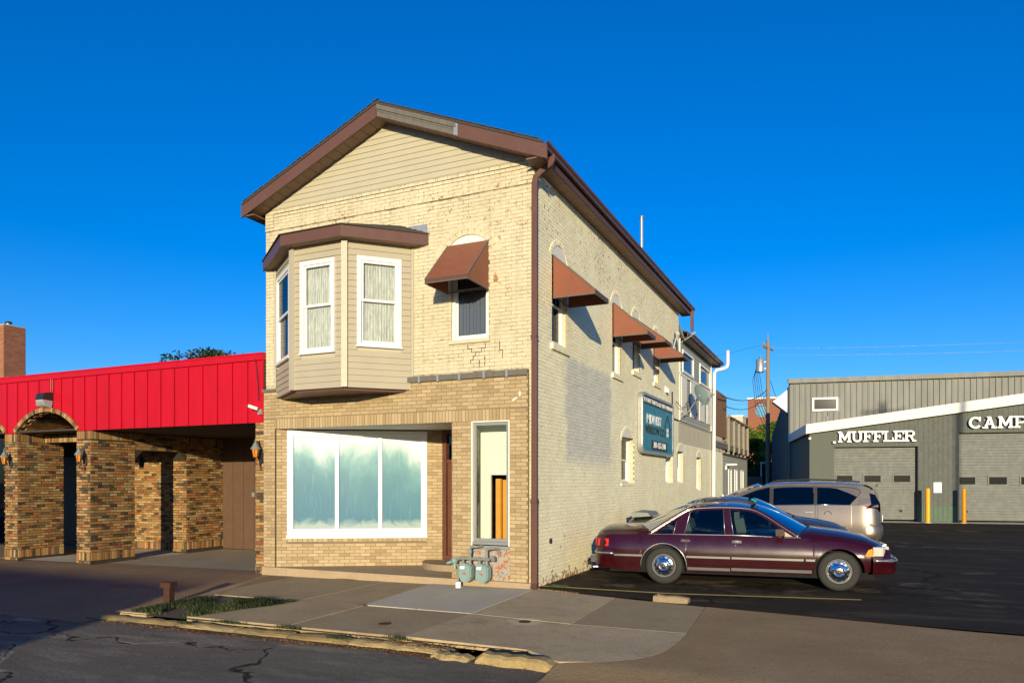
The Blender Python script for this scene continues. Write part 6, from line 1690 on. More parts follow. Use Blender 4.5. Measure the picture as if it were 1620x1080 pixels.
# =================================================================== CARS
def interp(tab, x):
    if x <= tab[0][0]: return tab[0][1]
    for (a, b), (c, d) in zip(tab[:-1], tab[1:]):
        if x <= c: return b + (d - b) * (x - a) / (c - a)
    return tab[-1][1]
def smooth_tab(tab, x):
    # gentle smoothing of the profile polyline
    return (interp(tab, x - .03) + 2 * interp(tab, x) + interp(tab, x + .03)) / 4
class Car:
    """local frame: x forward, y left, z up, origin on the ground under the rear axle; everything is moved to the world by s.M"""
    def __init__(s, p, M4, t):
        s.p = p; s.M = M4; s.t = t
    def put(s, mb, name, mats, parent=None, **k):
        mb.v = [tuple(s.M @ Vector(q)) for q in mb.v]
        return mb.build(name, mats, parent or s.t, **k)
    def w(s, x):
        p = s.p; W = p['W'] / 2; r_, k_ = p.get('rr', .5), p.get('rk', .16); rf, kf = p.get('fr', .8), p.get('fk', .26)
        x0, x1 = p['x0'], p['x1']; w_ = W
        if x - x0 < r_: f = 1 - (x - x0) / r_; w_ -= k_ * (1 - math.sqrt(max(0, 1 - f * f)))
        if x1 - x < rf: f = 1 - (x1 - x) / rf; w_ -= kf * (1 - math.sqrt(max(0, 1 - f * f)))
        return w_
    def low(s, x):
        z = interp(s.p['bottom'], x)
        for xc in (0, s.p['wb']):
            Ra = s.p['arch']; d = abs(x - xc)
            if d < Ra: z = max(z, s.p['wr'] + math.sqrt(Ra * Ra - d * d) * s.p.get('archk', 1.0))
        return z
    def side_y(s, x, z):
        """half width of the painted side at height z"""
        W = s.w(x); zb = smooth_tab(s.p['belt'], x); zl = interp(s.p['bottom'], x); mid = s.p.get('midz', .55)
        if z < mid: f = (mid - z) / max(.05, mid - zl); return W - .045 * f ** 1.6
        f = (z - mid) / max(.05, zb - mid); return W - s.p.get('tuck', .07) * f ** 1.7
    def gside(s, x, z):
        """half width of the greenhouse side"""
        zb = interp(s.p['belt'], x); return s.w(max(s.p['x0'] + .5, min(s.p['x1'] - .8, x))) - s.p.get('tuck', .07) - s.p.get('tumble', .42) * max(0, z - zb)
    def body(s):
        p = s.p; x0, x1 = p['x0'], p['x1']; rows = []
        xs = set(lin(x0, x1, 70))
        for xc in (0, p['wb']):
            for i in range(25): xs.add(xc + p['arch'] * math.cos(math.pi * i / 24) * .9999)
            xs.add(xc + p['arch'] * 1.001); xs.add(xc - p['arch'] * 1.001)
        for x in sorted(xs):
            zb = smooth_tab(p['belt'], x); zt = smooth_tab(p['top'], x); zl = min(s.low(x), zb - .02); W = s.w(x); half = []
            zs = [zl + (zb - zl) * k / 8 for k in range(9)]
            for z in zs: half.append((s.side_y(x, z), z))
            yb = half[-1][0]; rise = zt - zb
            for f, g in ((.97, .10), (.90, .32), (.78, .60), (.55, .86), (.28, .97), (0, 1.0)):
                half.append((yb * f, zb + rise * g))
            full = [(-y, z) for y, z in half] + [(y, z) for y, z in half[::-1][1:]]
            rows.append([(x, y, z) for y, z in full])
        mb = MB(); mb.grid(rows)
        # end caps
        for rw, fl in ((rows[0], False), (rows[-1], True)):
            n = len(rw); mb.add(rw, [tuple(range(n))[::(-1 if fl else 1)]])
        s.put(mb, 'body', p['paint'], smooth=True, auto=32, fix=True)
        # underbody and wheel wells
        mb = MB(); W = p['W'] / 2
        mb.b2(x0 + .25, x1 - .25, -W + .16, W - .16, .20, .62)
        for xc in (0, p['wb']):
            pass
        s.put(mb, 'underbody', 'wellblack')
    def wheel(s, xc, side, cap):
        p = s.p; r_ = p['wr']; y = side * (p['W'] / 2 - p.get('inset', .07)); ax = (0, side, 0); c = Vector((xc, y, r_))
        mb = MB(); tw = .19
        mb.lathe([(-tw, r_ * .6), (-tw, r_ * .90), (-tw + .02, r_ * .97), (-tw + .045, r_), (-.045, r_), (-.018, r_ * .975), (-.002, r_ * .92), (.006, r_ * .80), (.0, r_ * .66), (-.02, r_ * .62)], c, ax, 40)
        for k in range(3): mb.lathe([(-.06 - k * .04, r_ + .001), (-.065 - k * .04, r_ - .004), (-.07 - k * .04, r_ + .001)], c, ax, 40)
        s_t = s.put(mb, 'tyre', 'tyre', smooth=True, auto=35)
        if cap == 'disc':
            rr = r_ * .62
            mb = MB(); mb.lathe([(-.06, rr), (-.005, rr * 1.0), (.0, rr * .96), (-.02, rr * .90), (-.03, rr * .80), (-.015, .001)], c, ax, 36); s.put(mb, 'rim', 'grey', s_t, smooth=True, auto=30)
            mb = MB(); rc = rr * .92
            mb.lathe([(-.03, rc * .80), (.0, rc * 1.0), (.008, rc * .97), (.008, rc * .90), (-.002, rc * .86), (.006, rc * .70), (.022, rc * .60), (.030, rc * .45), (.022, rc * .34), (.034, rc * .30), (.040, rc * .15), (.040, .001)], c, ax, 40)
            hub = s.put(mb, 'hub_cap', 'chrome', s_t, smooth=True, auto=25)
            mb = MB()
            for k in range(12):
                a = 2 * math.pi * k / 12; q = c + Vector((math.cos(a) * rc * .78, side * .009, math.sin(a) * rc * .78)); mb.box(q, (.045, .006, .016), 0, 0, 0, Matrix.Rotation(-a - math.pi / 2, 3, 'Y'))
            mb.lathe([(.0401, .03), (.043, .03), (.043, .001)], c, ax, 12)
            s.put(mb, 'hub_cap_slots', 'wellblack', hub)
            mb = MB(); q = c + Vector((0, side * .046, 0)); mb.box(q, (.030, .004, .008)); mb.box(q, (.010, .005, .018)); s.put(mb, 'hub_emblem', 'amber', hub)
        else:
            rr = r_ * .66
            mb = MB(); mb.lathe([(-.06, rr), (.0, rr), (.0, rr * .93), (-.05, rr * .88), (-.06, .001)], c, ax, 30)
            for k in range(5):
                a = 2 * math.pi * k / 5; q = c + Vector((math.cos(a) * rr * .5, -side * .01, math.sin(a) * rr * .5)); mb.box(q, (rr, .02, .05), 0, 0, 0, Matrix.Rotation(-a, 3, 'Y'))
            mb.lathe([(.0, .06), (.01, .05), (.01, .001)], c, ax, 12); s.put(mb, 'rim', 'dullchrome', s_t, smooth=True, auto=30)
        # well: black shell above the tyre
        mb = MB(); Ra = p['arch'] + .0; rows = []
        we = min(s.w(xc - Ra), s.w(xc + Ra)) - .07
        for yy in (side * we, side * (we - .38)):
            rows.append([(xc + Ra * 1.005 * math.cos(math.pi * i / 20), yy, r_ + Ra * 1.005 * p.get('archk', 1) * math.sin(math.pi * i / 20)) for i in range(21)])
        mb.grid(rows); mb.add(rows[1], [tuple(range(21))]); s.put(mb, 'wheel_well', 'wellblack')
    def arch_lip(s, xc, side, mat):
        p = s.p; pts = []
        for i in range(25):
            a = math.pi * (-.02 + 1.04 * i / 24); x = xc + (p['arch'] + .012) * math.cos(a); z = max(p['wr'] * .0 + interp(p['bottom'], x), p['wr'] + (p['arch'] + .012) * math.sin(a))
            pts.append((x, side * (s.side_y(x, z) + .006), z))
        mb = MB(); mb.path(pts, .011, 6); return s.put(mb, 'arch_trim', mat, smooth=True)
    def strip(s, x0, x1, zf, h, th, mat, name, sides=(-1, 1), n=30, parent=None):
        for sd in sides:
            mb = MB(); rows = []
            for x in lin(x0, x1, n):
                z = zf(x) if callable(zf) else zf; yl, yh = s.side_y(x, z - h / 2), s.side_y(x, z + h / 2)
                rows.append([(x, sd * (yl - .002), z - h / 2), (x, sd * (yl + th), z - h / 2), (x, sd * (yh + th), z + h / 2), (x, sd * (yh - .002), z + h / 2)])
            mb.grid(rows); mb.add(rows[0], [(0, 1, 2, 3)]); mb.add(rows[-1], [(3, 2, 1, 0)]); s.put(mb, name, mat, parent, fix=True, smooth=True, auto=40)
    def side_poly(s, pts, name, mat, out=0.0, th=.012, sides=(-1, 1), parent=None):
        r_ = []
        for sd in sides:
            k = len(pts); cx = sum(q[0] for q in pts) / k; cz = sum(q[1] for q in pts) / k
            a = [(x, sd * (s.gside(x, z) + out), z) for x, z in pts]; b = [(x, sd * (s.gside(x, z) + out - th), z) for x, z in pts]
            mb = MB(); fs = [(k + i, k + (i + 1) % k, (i + 1) % k, i) for i in range(k)]
            mb.add(a + b, [tuple(range(k)), tuple(range(k, 2 * k))[::-1]] + fs); r_.append(s.put(mb, name, mat, parent, fix=True))
        return r_
    def body_poly(s, pts, name, mat, out=.004, sides=(-1, 1), parent=None):
        for sd in sides:
            k = len(pts); a = [(x, sd * (s.side_y(x, z) + out), z) for x, z in pts]; b = [(x, sd * (s.side_y(x, z) - .01), z) for x, z in pts]
            mb = MB(); mb.add(a + b, [tuple(range(k)), tuple(range(k, 2 * k))[::-1]] + [(k + i, k + (i + 1) % k, (i + 1) % k, i) for i in range(k)]); s.put(mb, name, mat, parent, fix=True)
    def seam(s, pts, green=False):
        for sd in (-1, 1):
            q = [(x, sd * ((s.gside(x, z) if (z > interp(s.p['belt'], x) + .01) else s.side_y(x, z)) + .0015), z) for x, z in pts]
            mb = MB(); mb.path(q, .0045, 4); s.put(mb, 'door_seam', 'wellblack')
    def patch(s, side, center, name, mat, n=14, inset=0.0, off=0.0, smooth=True, parent=None):
        """surface spanning the car between the side line and its mirror, crowned to the centre line"""
        m_ = len(side); rows = []
        for (x, z), (cx, cz) in zip(side, center):
            ys = s.gside(x, z) - inset; row = []
            for j in range(n + 1):
                t_ = -1 + 2 * j / n; f = 1 - abs(t_) ** 2.4
                row.append((x + (cx - x) * f, ys * t_, z + (cz - z) * f + off))
            rows.append(row)
        mb = MB(); mb.grid(rows); return s.put(mb, name, mat, parent, smooth=smooth)
    def chrome_line(s, pts, mat='chrome', r_=.009, name='window_trim', out=.004):
        for sd in (-1, 1):
            mb = MB(); mb.path([(x, sd * (s.gside(x, z) + out), z) for x, z in pts], r_, 6); s.put(mb, name, mat, smooth=True)

def densify(pts, k=4):
    out = []
    for (a, b), (c, d) in zip(pts[:-1], pts[1:]):
        for i in range(k): out.append((a + (c - a) * i / k, b + (d - b) * i / k))
    return out + [pts[-1]]
def catmull(pts, k=5):
    out = []
    P_ = [pts[0]] + list(pts) + [pts[-1]]
    for i in range(1, len(P_) - 2):
        p0, p1, p2, p3 = P_[i - 1], P_[i], P_[i + 1], P_[i + 2]
        for j in range(k):
            t = j / k
            out.append(tuple(.5 * (2 * p1[q] + (p2[q] - p0[q]) * t + (2 * p0[q] - 5 * p1[q] + 4 * p2[q] - p3[q]) * t * t + (3 * p1[q] - p0[q] - 3 * p2[q] + p3[q]) * t ** 3) for q in range(2)))
    return out + [pts[-1]]

def sedan(M4, t, paint, detail=True, spoiler=False):
    p = dict(W=1.97, x0=-1.24, x1=3.72, wb=2.91, wr=.335, arch=.395, archk=.98, paint=paint, tuck=.085, tumble=.40, rr=.55, rk=.13, fr=.7, fk=.17, midz=.58,
             bottom=[(-1.3, .30), (-.9, .25), (-.4, .23), (.41, .24), (2.5, .27), (3.3, .33), (3.7, .36)],
             belt=[(-1.3, .80), (-1.2, .86), (-.9, .885), (.3, .90), (1.2, .905), (2.3, .885), (2.9, .85), (3.35, .79), (3.55, .74), (3.7, .70)],
             top=[(-1.3, .86), (-1.22, .97), (-1.1, 1.02), (-.5, 1.05), (.0, 1.02), (1.0, .96), (2.0, 1.0), (2.5, 1.06), (3.0, 1.00), (3.35, .93), (3.58, .83), (3.68, .74)])
    c = Car(p, M4, t); c.body()
    for xc in (0, 2.91):
        for sd in (-1, 1): c.wheel(xc, sd, 'disc' if detail else 'alloy')
    if detail: c.arch_lip(0, -1, 'dullchrome'); c.arch_lip(0, 1, 'dullchrome')
    # greenhouse
    edge = catmull([(-.26, .905), (0, 1.08), (.35, 1.30), (.56, 1.375), (1.06, 1.40), (1.50, 1.37), (1.76, 1.25), (1.97, 1.11), (2.29, .90)])
    edge = [q for q in edge]
    outer = [(x, z) for x, z in edge]
    inner = []
    for i, (x, z) in enumerate(outer):
        a = outer[max(0, i - 1)]; b = outer[min(len(outer) - 1, i + 1)]; d = Vector((b[0] - a[0], b[1] - a[1])).normalized(); inner.append((x + d.y * .055, z - d.x * .055))
    for i in range(0, len(outer) - 1): pass
    for sd in (-1, 1):
        mb = MB(); rows = [[(x, sd * (c.gside(x, z)), z) for x, z in outer], [(x, sd * c.gside(x, z), max(z, .89)) for x, z in inner], [(x, sd * (c.gside(x, z) - .02), max(z, .89)) for x, z in inner]]
        mb.grid(rows); c.put(mb, 'roof_rail', paint, smooth=True, auto=40)
    c.side_poly([(.13, .90), (.22, 1.14), (.34, 1.26), (.47, 1.33), (.46, 1.26), (.365, .90)], 'pillar', paint)
    c.side_poly([(1.06, .90), (1.03, 1.35), (1.14, 1.355), (1.21, .90)], 'pillar', paint)
    wins = [[(-.13, .905), (.20, 1.14), (.17, .905)], [(.36, .905), (.45, 1.30), (.56, 1.335), (1.03, 1.355), (1.06, .905)], [(1.20, .905), (1.14, 1.355), (1.50, 1.325), (1.72, 1.22), (2.05, 1.02), (2.05, .905)]]
    wins[0] = [(-.16, .905), (.25, 1.19), (.17, .905)]
    for w in wins: c.side_poly(w, 'side_window', 'carglass' if detail else 'darkglass', out=-.008, th=.004)
    c.side_poly([(2.055, .905), (2.055, 1.01), (2.23, .905)], 'quarter_panel', 'beigepanel', out=-.004)
    c.chrome_line([(x, z - .012) for x, z in outer], 'dullchrome' if detail else paint)
    c.chrome_line([(-.28, .90), (.3, .905), (1.2, .91), (2.31, .892)], 'dullchrome' if detail else 'blackplastic', .008)
    if detail:
        for pl in ([(.365, .91), (.45, 1.29), (.50, 1.335)], [(1.06, .91), (1.03, 1.355)], [(1.205, .91), (1.14, 1.355)], [(.17, .91), (.22, 1.14)]): c.chrome_line(pl, 'dullchrome', .006)
    roofs = [q for q in outer if .47 < q[0] < 1.56]
    c.patch(roofs, [(x * 1.0 + (-.06 if x < .6 else 0), z + .075 - .02 * abs(x - 1.0)) for x, z in roofs], 'roof', paint)
    ws = [q for q in outer if q[0] >= 1.50]; wc = []
    for i, (x, z) in enumerate(ws):
        f = i / (len(ws) - 1); wc.append((x + .10 + .10 * f, z + .07 + .07 * f))
    c.patch(ws, wc, 'windshield', 'carglass', inset=.035, off=.0); c.patch(ws[:2], wc[:2], 'windshield_header', paint, off=.002)
    for sd in (-1, 1):
        mb = MB(); mb.path([(x + .01, sd * (c.gside(x, z) - .018), z + .008) for x, z in ws], .022, 8); c.put(mb, 'windshield_pillar', paint, smooth=True)
        mb = MB(); mb.path([(x - .0, sd * (c.gside(x, z) - .02), z + .012) for x, z in outer if x < .6], .03, 8); c.put(mb, 'rear_pillar', paint, smooth=True)
    rw = [q for q in outer if q[0] <= .56]; rc = []
    for i, (x, z) in enumerate(rw):
        f = 1 - i / (len(rw) - 1); rc.append((x - .06 - .20 * f, z + .065 + .06 * f))
    c.patch(rw, rc, 'rear_window', 'carglass', inset=.04)
    mb = MB(); mb.path([(rc[0][0] + (rw[0][0] - rc[0][0]) * abs(t_) ** 2.4, t_ * (c.gside(*rw[0]) - .03), rc[0][1] + (rw[0][1] - rc[0][1]) * abs(t_) ** 2.4 - .005) for t_ in lin(-1, 1, 17)], .014, 6); c.put(mb, 'rear_window_seal', 'blackplastic')
    # cowl and wipers
    mb = MB(); mb.path([(2.50 - .2 * abs(t_) ** 2, t_ * .78, 1.045 - .12 * abs(t_) ** 2.4) for t_ in lin(-1, 1, 15)], .03, 8); c.put(mb, 'cowl', 'blackplastic')
    mb = MB(); mb.path([(2.47, -.1, 1.06), (2.36, -.35, 1.06), (2.26, -.62, 1.04)], .009, 5); mb.path([(2.48, .5, 1.05), (2.38, .2, 1.10), (2.32, .0, 1.13)], .009, 5); c.put(mb, 'wiper', 'blackplastic')
    # interior
    mb = MB(); mb.b2(-.1, 2.2, -.82, .82, .55, .62); mb.b2(-.5, .35, -.78, .78, .60, .88); mb.b2(2.0, 2.4, -.75, .75, .7, .93); c.put(mb, 'cabin_floor', 'carinterior')
    for y_ in (-.40, .40):
        mb = MB(); mb.box((1.35, y_, .92), (.16, .50, .55), 0, 0, 0, Matrix.Rotation(-.2, 3, 'Y')); mb.box((1.26, y_, 1.23), (.09, .26, .15)); mb.b2(1.4, 1.85, y_ - .25, y_ + .25, .62, .75); c.put(mb, 'front_seat', 'seat')
    mb = MB(); mb.box((.42, 0, .88), (.16, 1.35, .50), 0, 0, 0, Matrix.Rotation(-.3, 3, 'Y')); mb.b2(.5, .95, -.68, .68, .6, .74)
    for y_ in (-.42, .42): mb.box((.33, y_, 1.12), (.12, .34, .14))
    c.put(mb, 'rear_seat', 'seat')
    # seams
    c.seam([(.17, .90), (.235, .72), (.30, .62), (.37, .48), (.42, .27)]); c.seam([(1.155, .905), (1.165, .28)]); c.seam([(2.36, .885), (2.375, .75), (2.36, .5), (2.33, .30)]); c.seam([(.42, .275), (2.33, .295)])
    c.seam([(-.98, .86), (-.985, .28)])
    mb = MB()
    for sd in (-1, 1): mb.path([(x, sd * (c.w(x) - .19), smooth_tab(p['belt'], x) + (smooth_tab(p['top'], x) - smooth_tab(p['belt'], x)) * .42 + .003) for x in lin(2.5, 3.5, 12)], .005, 4)
    mb.path([(3.5 + .07 * (1 - abs(t_) ** 2), t_ * .62, smooth_tab(p['top'], 3.5 + .07 * (1 - t_ * t_)) - .06 * abs(t_) ** 3 + .004) for t_ in lin(-1, 1, 11)], .005, 4); c.put(mb, 'hood_seam', 'wellblack')
    mb = MB()
    for sd in (-1, 1): mb.path([(x, sd * (c.w(x) - .20), smooth_tab(p['belt'], x) + (smooth_tab(p['top'], x) - smooth_tab(p['belt'], x)) * .45 + .003) for x in lin(-1.15, -.45, 10)], .005, 4)
    c.put(mb, 'trunk_seam', 'wellblack')
    if detail:
        c.strip(-.97, -.38, .515, .035, .012, 'dullchrome', 'side_moulding'); c.strip(.40, 1.15, .515, .035, .012, 'dullchrome', 'side_moulding'); c.strip(1.175, 2.35, .515, .035, .012, 'dullchrome', 'side_moulding'); c.strip(2.385, 2.53, .515, .035, .012, 'dullchrome', 'side_moulding')
        c.strip(.42, 1.15, .305, .05, .010, 'dullchrome', 'rocker_moulding'); c.strip(1.17, 2.48, .315, .05, .010, 'dullchrome', 'rocker_moulding')
        for hx in (.385, 1.26):
            for sd in (-1, 1):
                y_ = sd * (c.side_y(hx, .80) + .010); mb = MB(); mb.box((hx, y_, .80), (.155, .022, .042)); mb.box((hx, sd * (c.side_y(hx, .8) + .002), .775), (.165, .01, .03)); 
                c.put(mb, 'door_handle', 'chrome')
        mb = MB(); y_ = -(c.side_y(1.24, .73) + .002); mb.tube((1.24, y_, .735), (1.24, y_ - .006, .735), .014, n=10); c.put(mb, 'door_lock', 'chrome')
        for sd in (-1, 1):
            yy = sd * (c.side_y(-1.02, .74) + .006)
            c.body_poly([(-1.215, .67), (-1.0, .67), (-1.0, .80), (-1.20, .80)], 'tail_light', 'taillight', .008, sides=(sd,))
        mb = MB(); mb.b2(-1.262, -1.22, -.80, .80, .67, .80); c.put(mb, 'tail_light_bar', 'taillight')
        for sd in (-1, 1):
            c.body_poly([(3.30, .61), (3.45, .61), (3.42, .73), (3.36, .71)], 'amber_marker_light', 'amber', .010, sides=(sd,))
            mb = MB(); rows = []
            for x in lin(3.43, 3.70, 8):
                ya = c.w(min(x, 3.655)) - (.0 if x < 3.6 else (x - 3.6) * 2.2); rows.append([(x, sd * (ya + .006), .615), (x, sd * (ya + .002), .68), (x, sd * (ya - .035), .755), (x, sd * (ya - .12), .765)])
            mb.grid(rows); mb.b2(3.62, 3.70, sd * .45, sd * .72, .62, .755); c.put(mb, 'headlight', 'headlight', smooth=True, auto=40)
        mb = MB()
        for k in range(5): mb.b2(3.66, 3.70, -.44, .44, .615 + k * .03, .632 + k * .03)
        for k in range(9): mb.b2(3.655, 3.695, -.43 + k * .105, -.415 + k * .105, .61, .76)
        frame_box(mb, (3.68, 0, 0), Y, X, -.46, .46, .60, .78, .018, -.02, .03); c.put(mb, 'grille', 'chrome')
        # bumpers
        for xe, dirn, nm in ((3.79, 1, 'front_bumper'), (-1.27, -1, 'rear_bumper')):
            prof = [(-.02, .60), (.02, .60), (.065, .575), (.075, .52), (.07, .50), (.062, .49), (.062, .36), (.03, .315), (-.04, .31)] if dirn > 0 else [(-.02, .64), (.03, .63), (.05, .58), (.055, .50), (.05, .49), (.045, .34), (.01, .27), (-.03, .265)]
            plan = []
            Wb = p['W'] / 2 + .0; dep = .42
            for t_ in lin(-1, 1, 33):
                a = abs(t_)
                if a < .62: x_ = xe + dirn * (.03 - .05 * (a / .62) ** 2); y_ = (a / .62) * (Wb - .24)
                else:
                    f = (a - .62) / .38; ang = f * math.pi / 2; 
                    if f < .55: g = f / .55; x_ = xe + dirn * (-.02 - .17 * (1 - math.cos(g * math.pi / 2))); y_ = Wb - .24 + .225 * math.sin(g * math.pi / 2)
                    else: g = (f - .55) / .45; x_ = xe + dirn * (-.19 - .19 * g); y_ = Wb - .015 + .02 * g
                if a > .8: y_ = min(y_, c.w(max(p['x0'] + .02, min(p['x1'] - .02, x_))) + .035)
                plan.append((x_, math.copysign(y_, t_)))
            rows = []
            for i, (x_, y_) in enumerate(plan):
                a = Vector(plan[max(0, i - 1)]); b = Vector(plan[min(len(plan) - 1, i + 1)]); d = (b - a).normalized(); nrm = Vector((d.y, -d.x)) if dirn > 0 else Vector((-d.y, d.x))
                if dirn > 0 and nrm.x < -.01: nrm = -nrm
                rows.append([(x_ + nrm.x * (o_ - .03), y_ + nrm.y * (o_ - .03), z_) for o_, z_ in prof])
            mb = MB(); mb.grid(rows); bp = c.put(mb, nm, paint, smooth=True, auto=40, fix=True)
            zc = .545 if dirn > 0 else .545; o1 = .05 if dirn > 0 else .035; rows = []
            for i, (x_, y_) in enumerate(plan):
                a = Vector(plan[max(0, i - 1)]); b = Vector(plan[min(len(plan) - 1, i + 1)]); d = (b - a).normalized(); nrm = Vector((d.y, -d.x)) if dirn > 0 else Vector((-d.y, d.x))
                rows.append((x_ + nrm.x * (o1 - .005), y_ + nrm.y * (o1 - .005), zc))
            mb = MB(); mb.path(rows, .018, 6); c.put(mb, 'bumper_strip', 'dullchrome', bp, smooth=True)
            if dirn < 0:
                mb = MB(); mb.b2(-1.40, -1.30, -.60, -.45, .33, .46); mb.b2(-1.40, -1.30, .45, .6, .33, .46); c.put(mb, 'bumper_guard', 'chrome', bp)
        mb = MB(); mb.path([(-.9, -.62, .26), (-1.2, -.66, .25), (-1.34, -.68, .245)], .03, 10); c.put(mb, 'exhaust_pipe', 'chrome')
        # mirror
        for sd in (-1, 1):
            mb = MB(); y0_ = sd * (c.gside(2.0, .93) + .0)
            mb.path([(2.03, y0_, .90), (2.01, y0_ + sd * .06, .93), (1.98, y0_ + sd * .11, .965)], [.03, .025, .03], 8)
            q = (1.96, y0_ + sd * .16, .985); mb.box(q, (.11, .20, .115)); mb.box((q[0] + .06, q[1], q[2]), (.03, .17, .09)); mr_ = c.put(mb, 'door_mirror', paint)
            mb = MB(); mb.box((1.902, y0_ + sd * .16, .985), (.006, .17, .09)); c.put(mb, 'mirror_glass', 'chrome', mr_)
    else:
        c.body_poly([(-1.2, .70), (-.95, .72), (-.93, .82), (-1.18, .82)], 'tail_light', 'taillight', .008)
        c.body_poly([(3.2, .62), (3.5, .60), (3.42, .74), (3.22, .75)], 'headlight', 'headlight', .01)
        mb = MB(); q = lin(-1, 1, 11)
        if spoiler:
            rows = [[(-1.14 - .02 * (1 - t_ * t_), t_ * .70, 1.0), (-1.16, t_ * .70, 1.11), (-1.12, t_ * .70, 1.12), (-.78, t_ * .66, 1.10), (-.7, t_ * .66, 1.03)] for t_ in q]
            mb.grid(rows); mb.add(rows[0], [tuple(range(5))]); mb.add(rows[-1], [tuple(range(5))[::-1]]); c.put(mb, 'trunk_spoiler', 'pipe', fix=True)
        mb = MB(); mb.b2(3.60, 3.70, -.80, .80, .34, .60); mb.b2(-1.32, -1.22, -.85, .85, .30, .62); c.put(mb, 'bumper', paint)
        for sd in (-1, 1): mb = MB(); mb.box((2.0, sd * 1.02, .97), (.12, .2, .13)); c.put(mb, 'door_mirror', paint)
    return c

ca = math.atan2(1.79 - 1.43, 4.82 - 1.94)
n_ = Vector((-math.sin(ca), math.cos(ca), 0)); o_ = Vector((1.94, 1.43, 0)) + n_ * .93
T = thing('maroon_sedan', 'dark maroon four-door sedan with chrome wheel discs and chrome side strip parked nearest the street', 'car', (o_.x, o_.y, -.046), ca)
sedan(Matrix.Translation((o_.x, o_.y, -.046)) @ Matrix.Rotation(ca, 4, 'Z'), T, 'maroon')
T = thing('dark_sedan', 'dark sedan almost hidden between the maroon sedan and the silver minivan, green windscreen sticker', 'car', (1.95, 5.55, -.046), R(5))
M5 = Matrix.Translation((1.50, 5.45, -.046)) @ Matrix.Rotation(R(5), 4, 'Z') @ Matrix.Diagonal((.96, 1, 1.035, 1))
cc = sedan(M5, T, 'navy', False, True)
mb = MB(); mb.box((1.62, -.52, 1.395), (.12, .14, .012), 0, 0, 0, Matrix.Rotation(.45, 3, 'Y')); cc.put(mb, 'green_sticker', 'greensticker')
mb = MB(); mb.lathe([(0, .03), (.03, .02), (.05, .001)], (.9, 0, 1.47), (0, 0, 1), 8); cc.put(mb, 'roof_antenna', 'white')

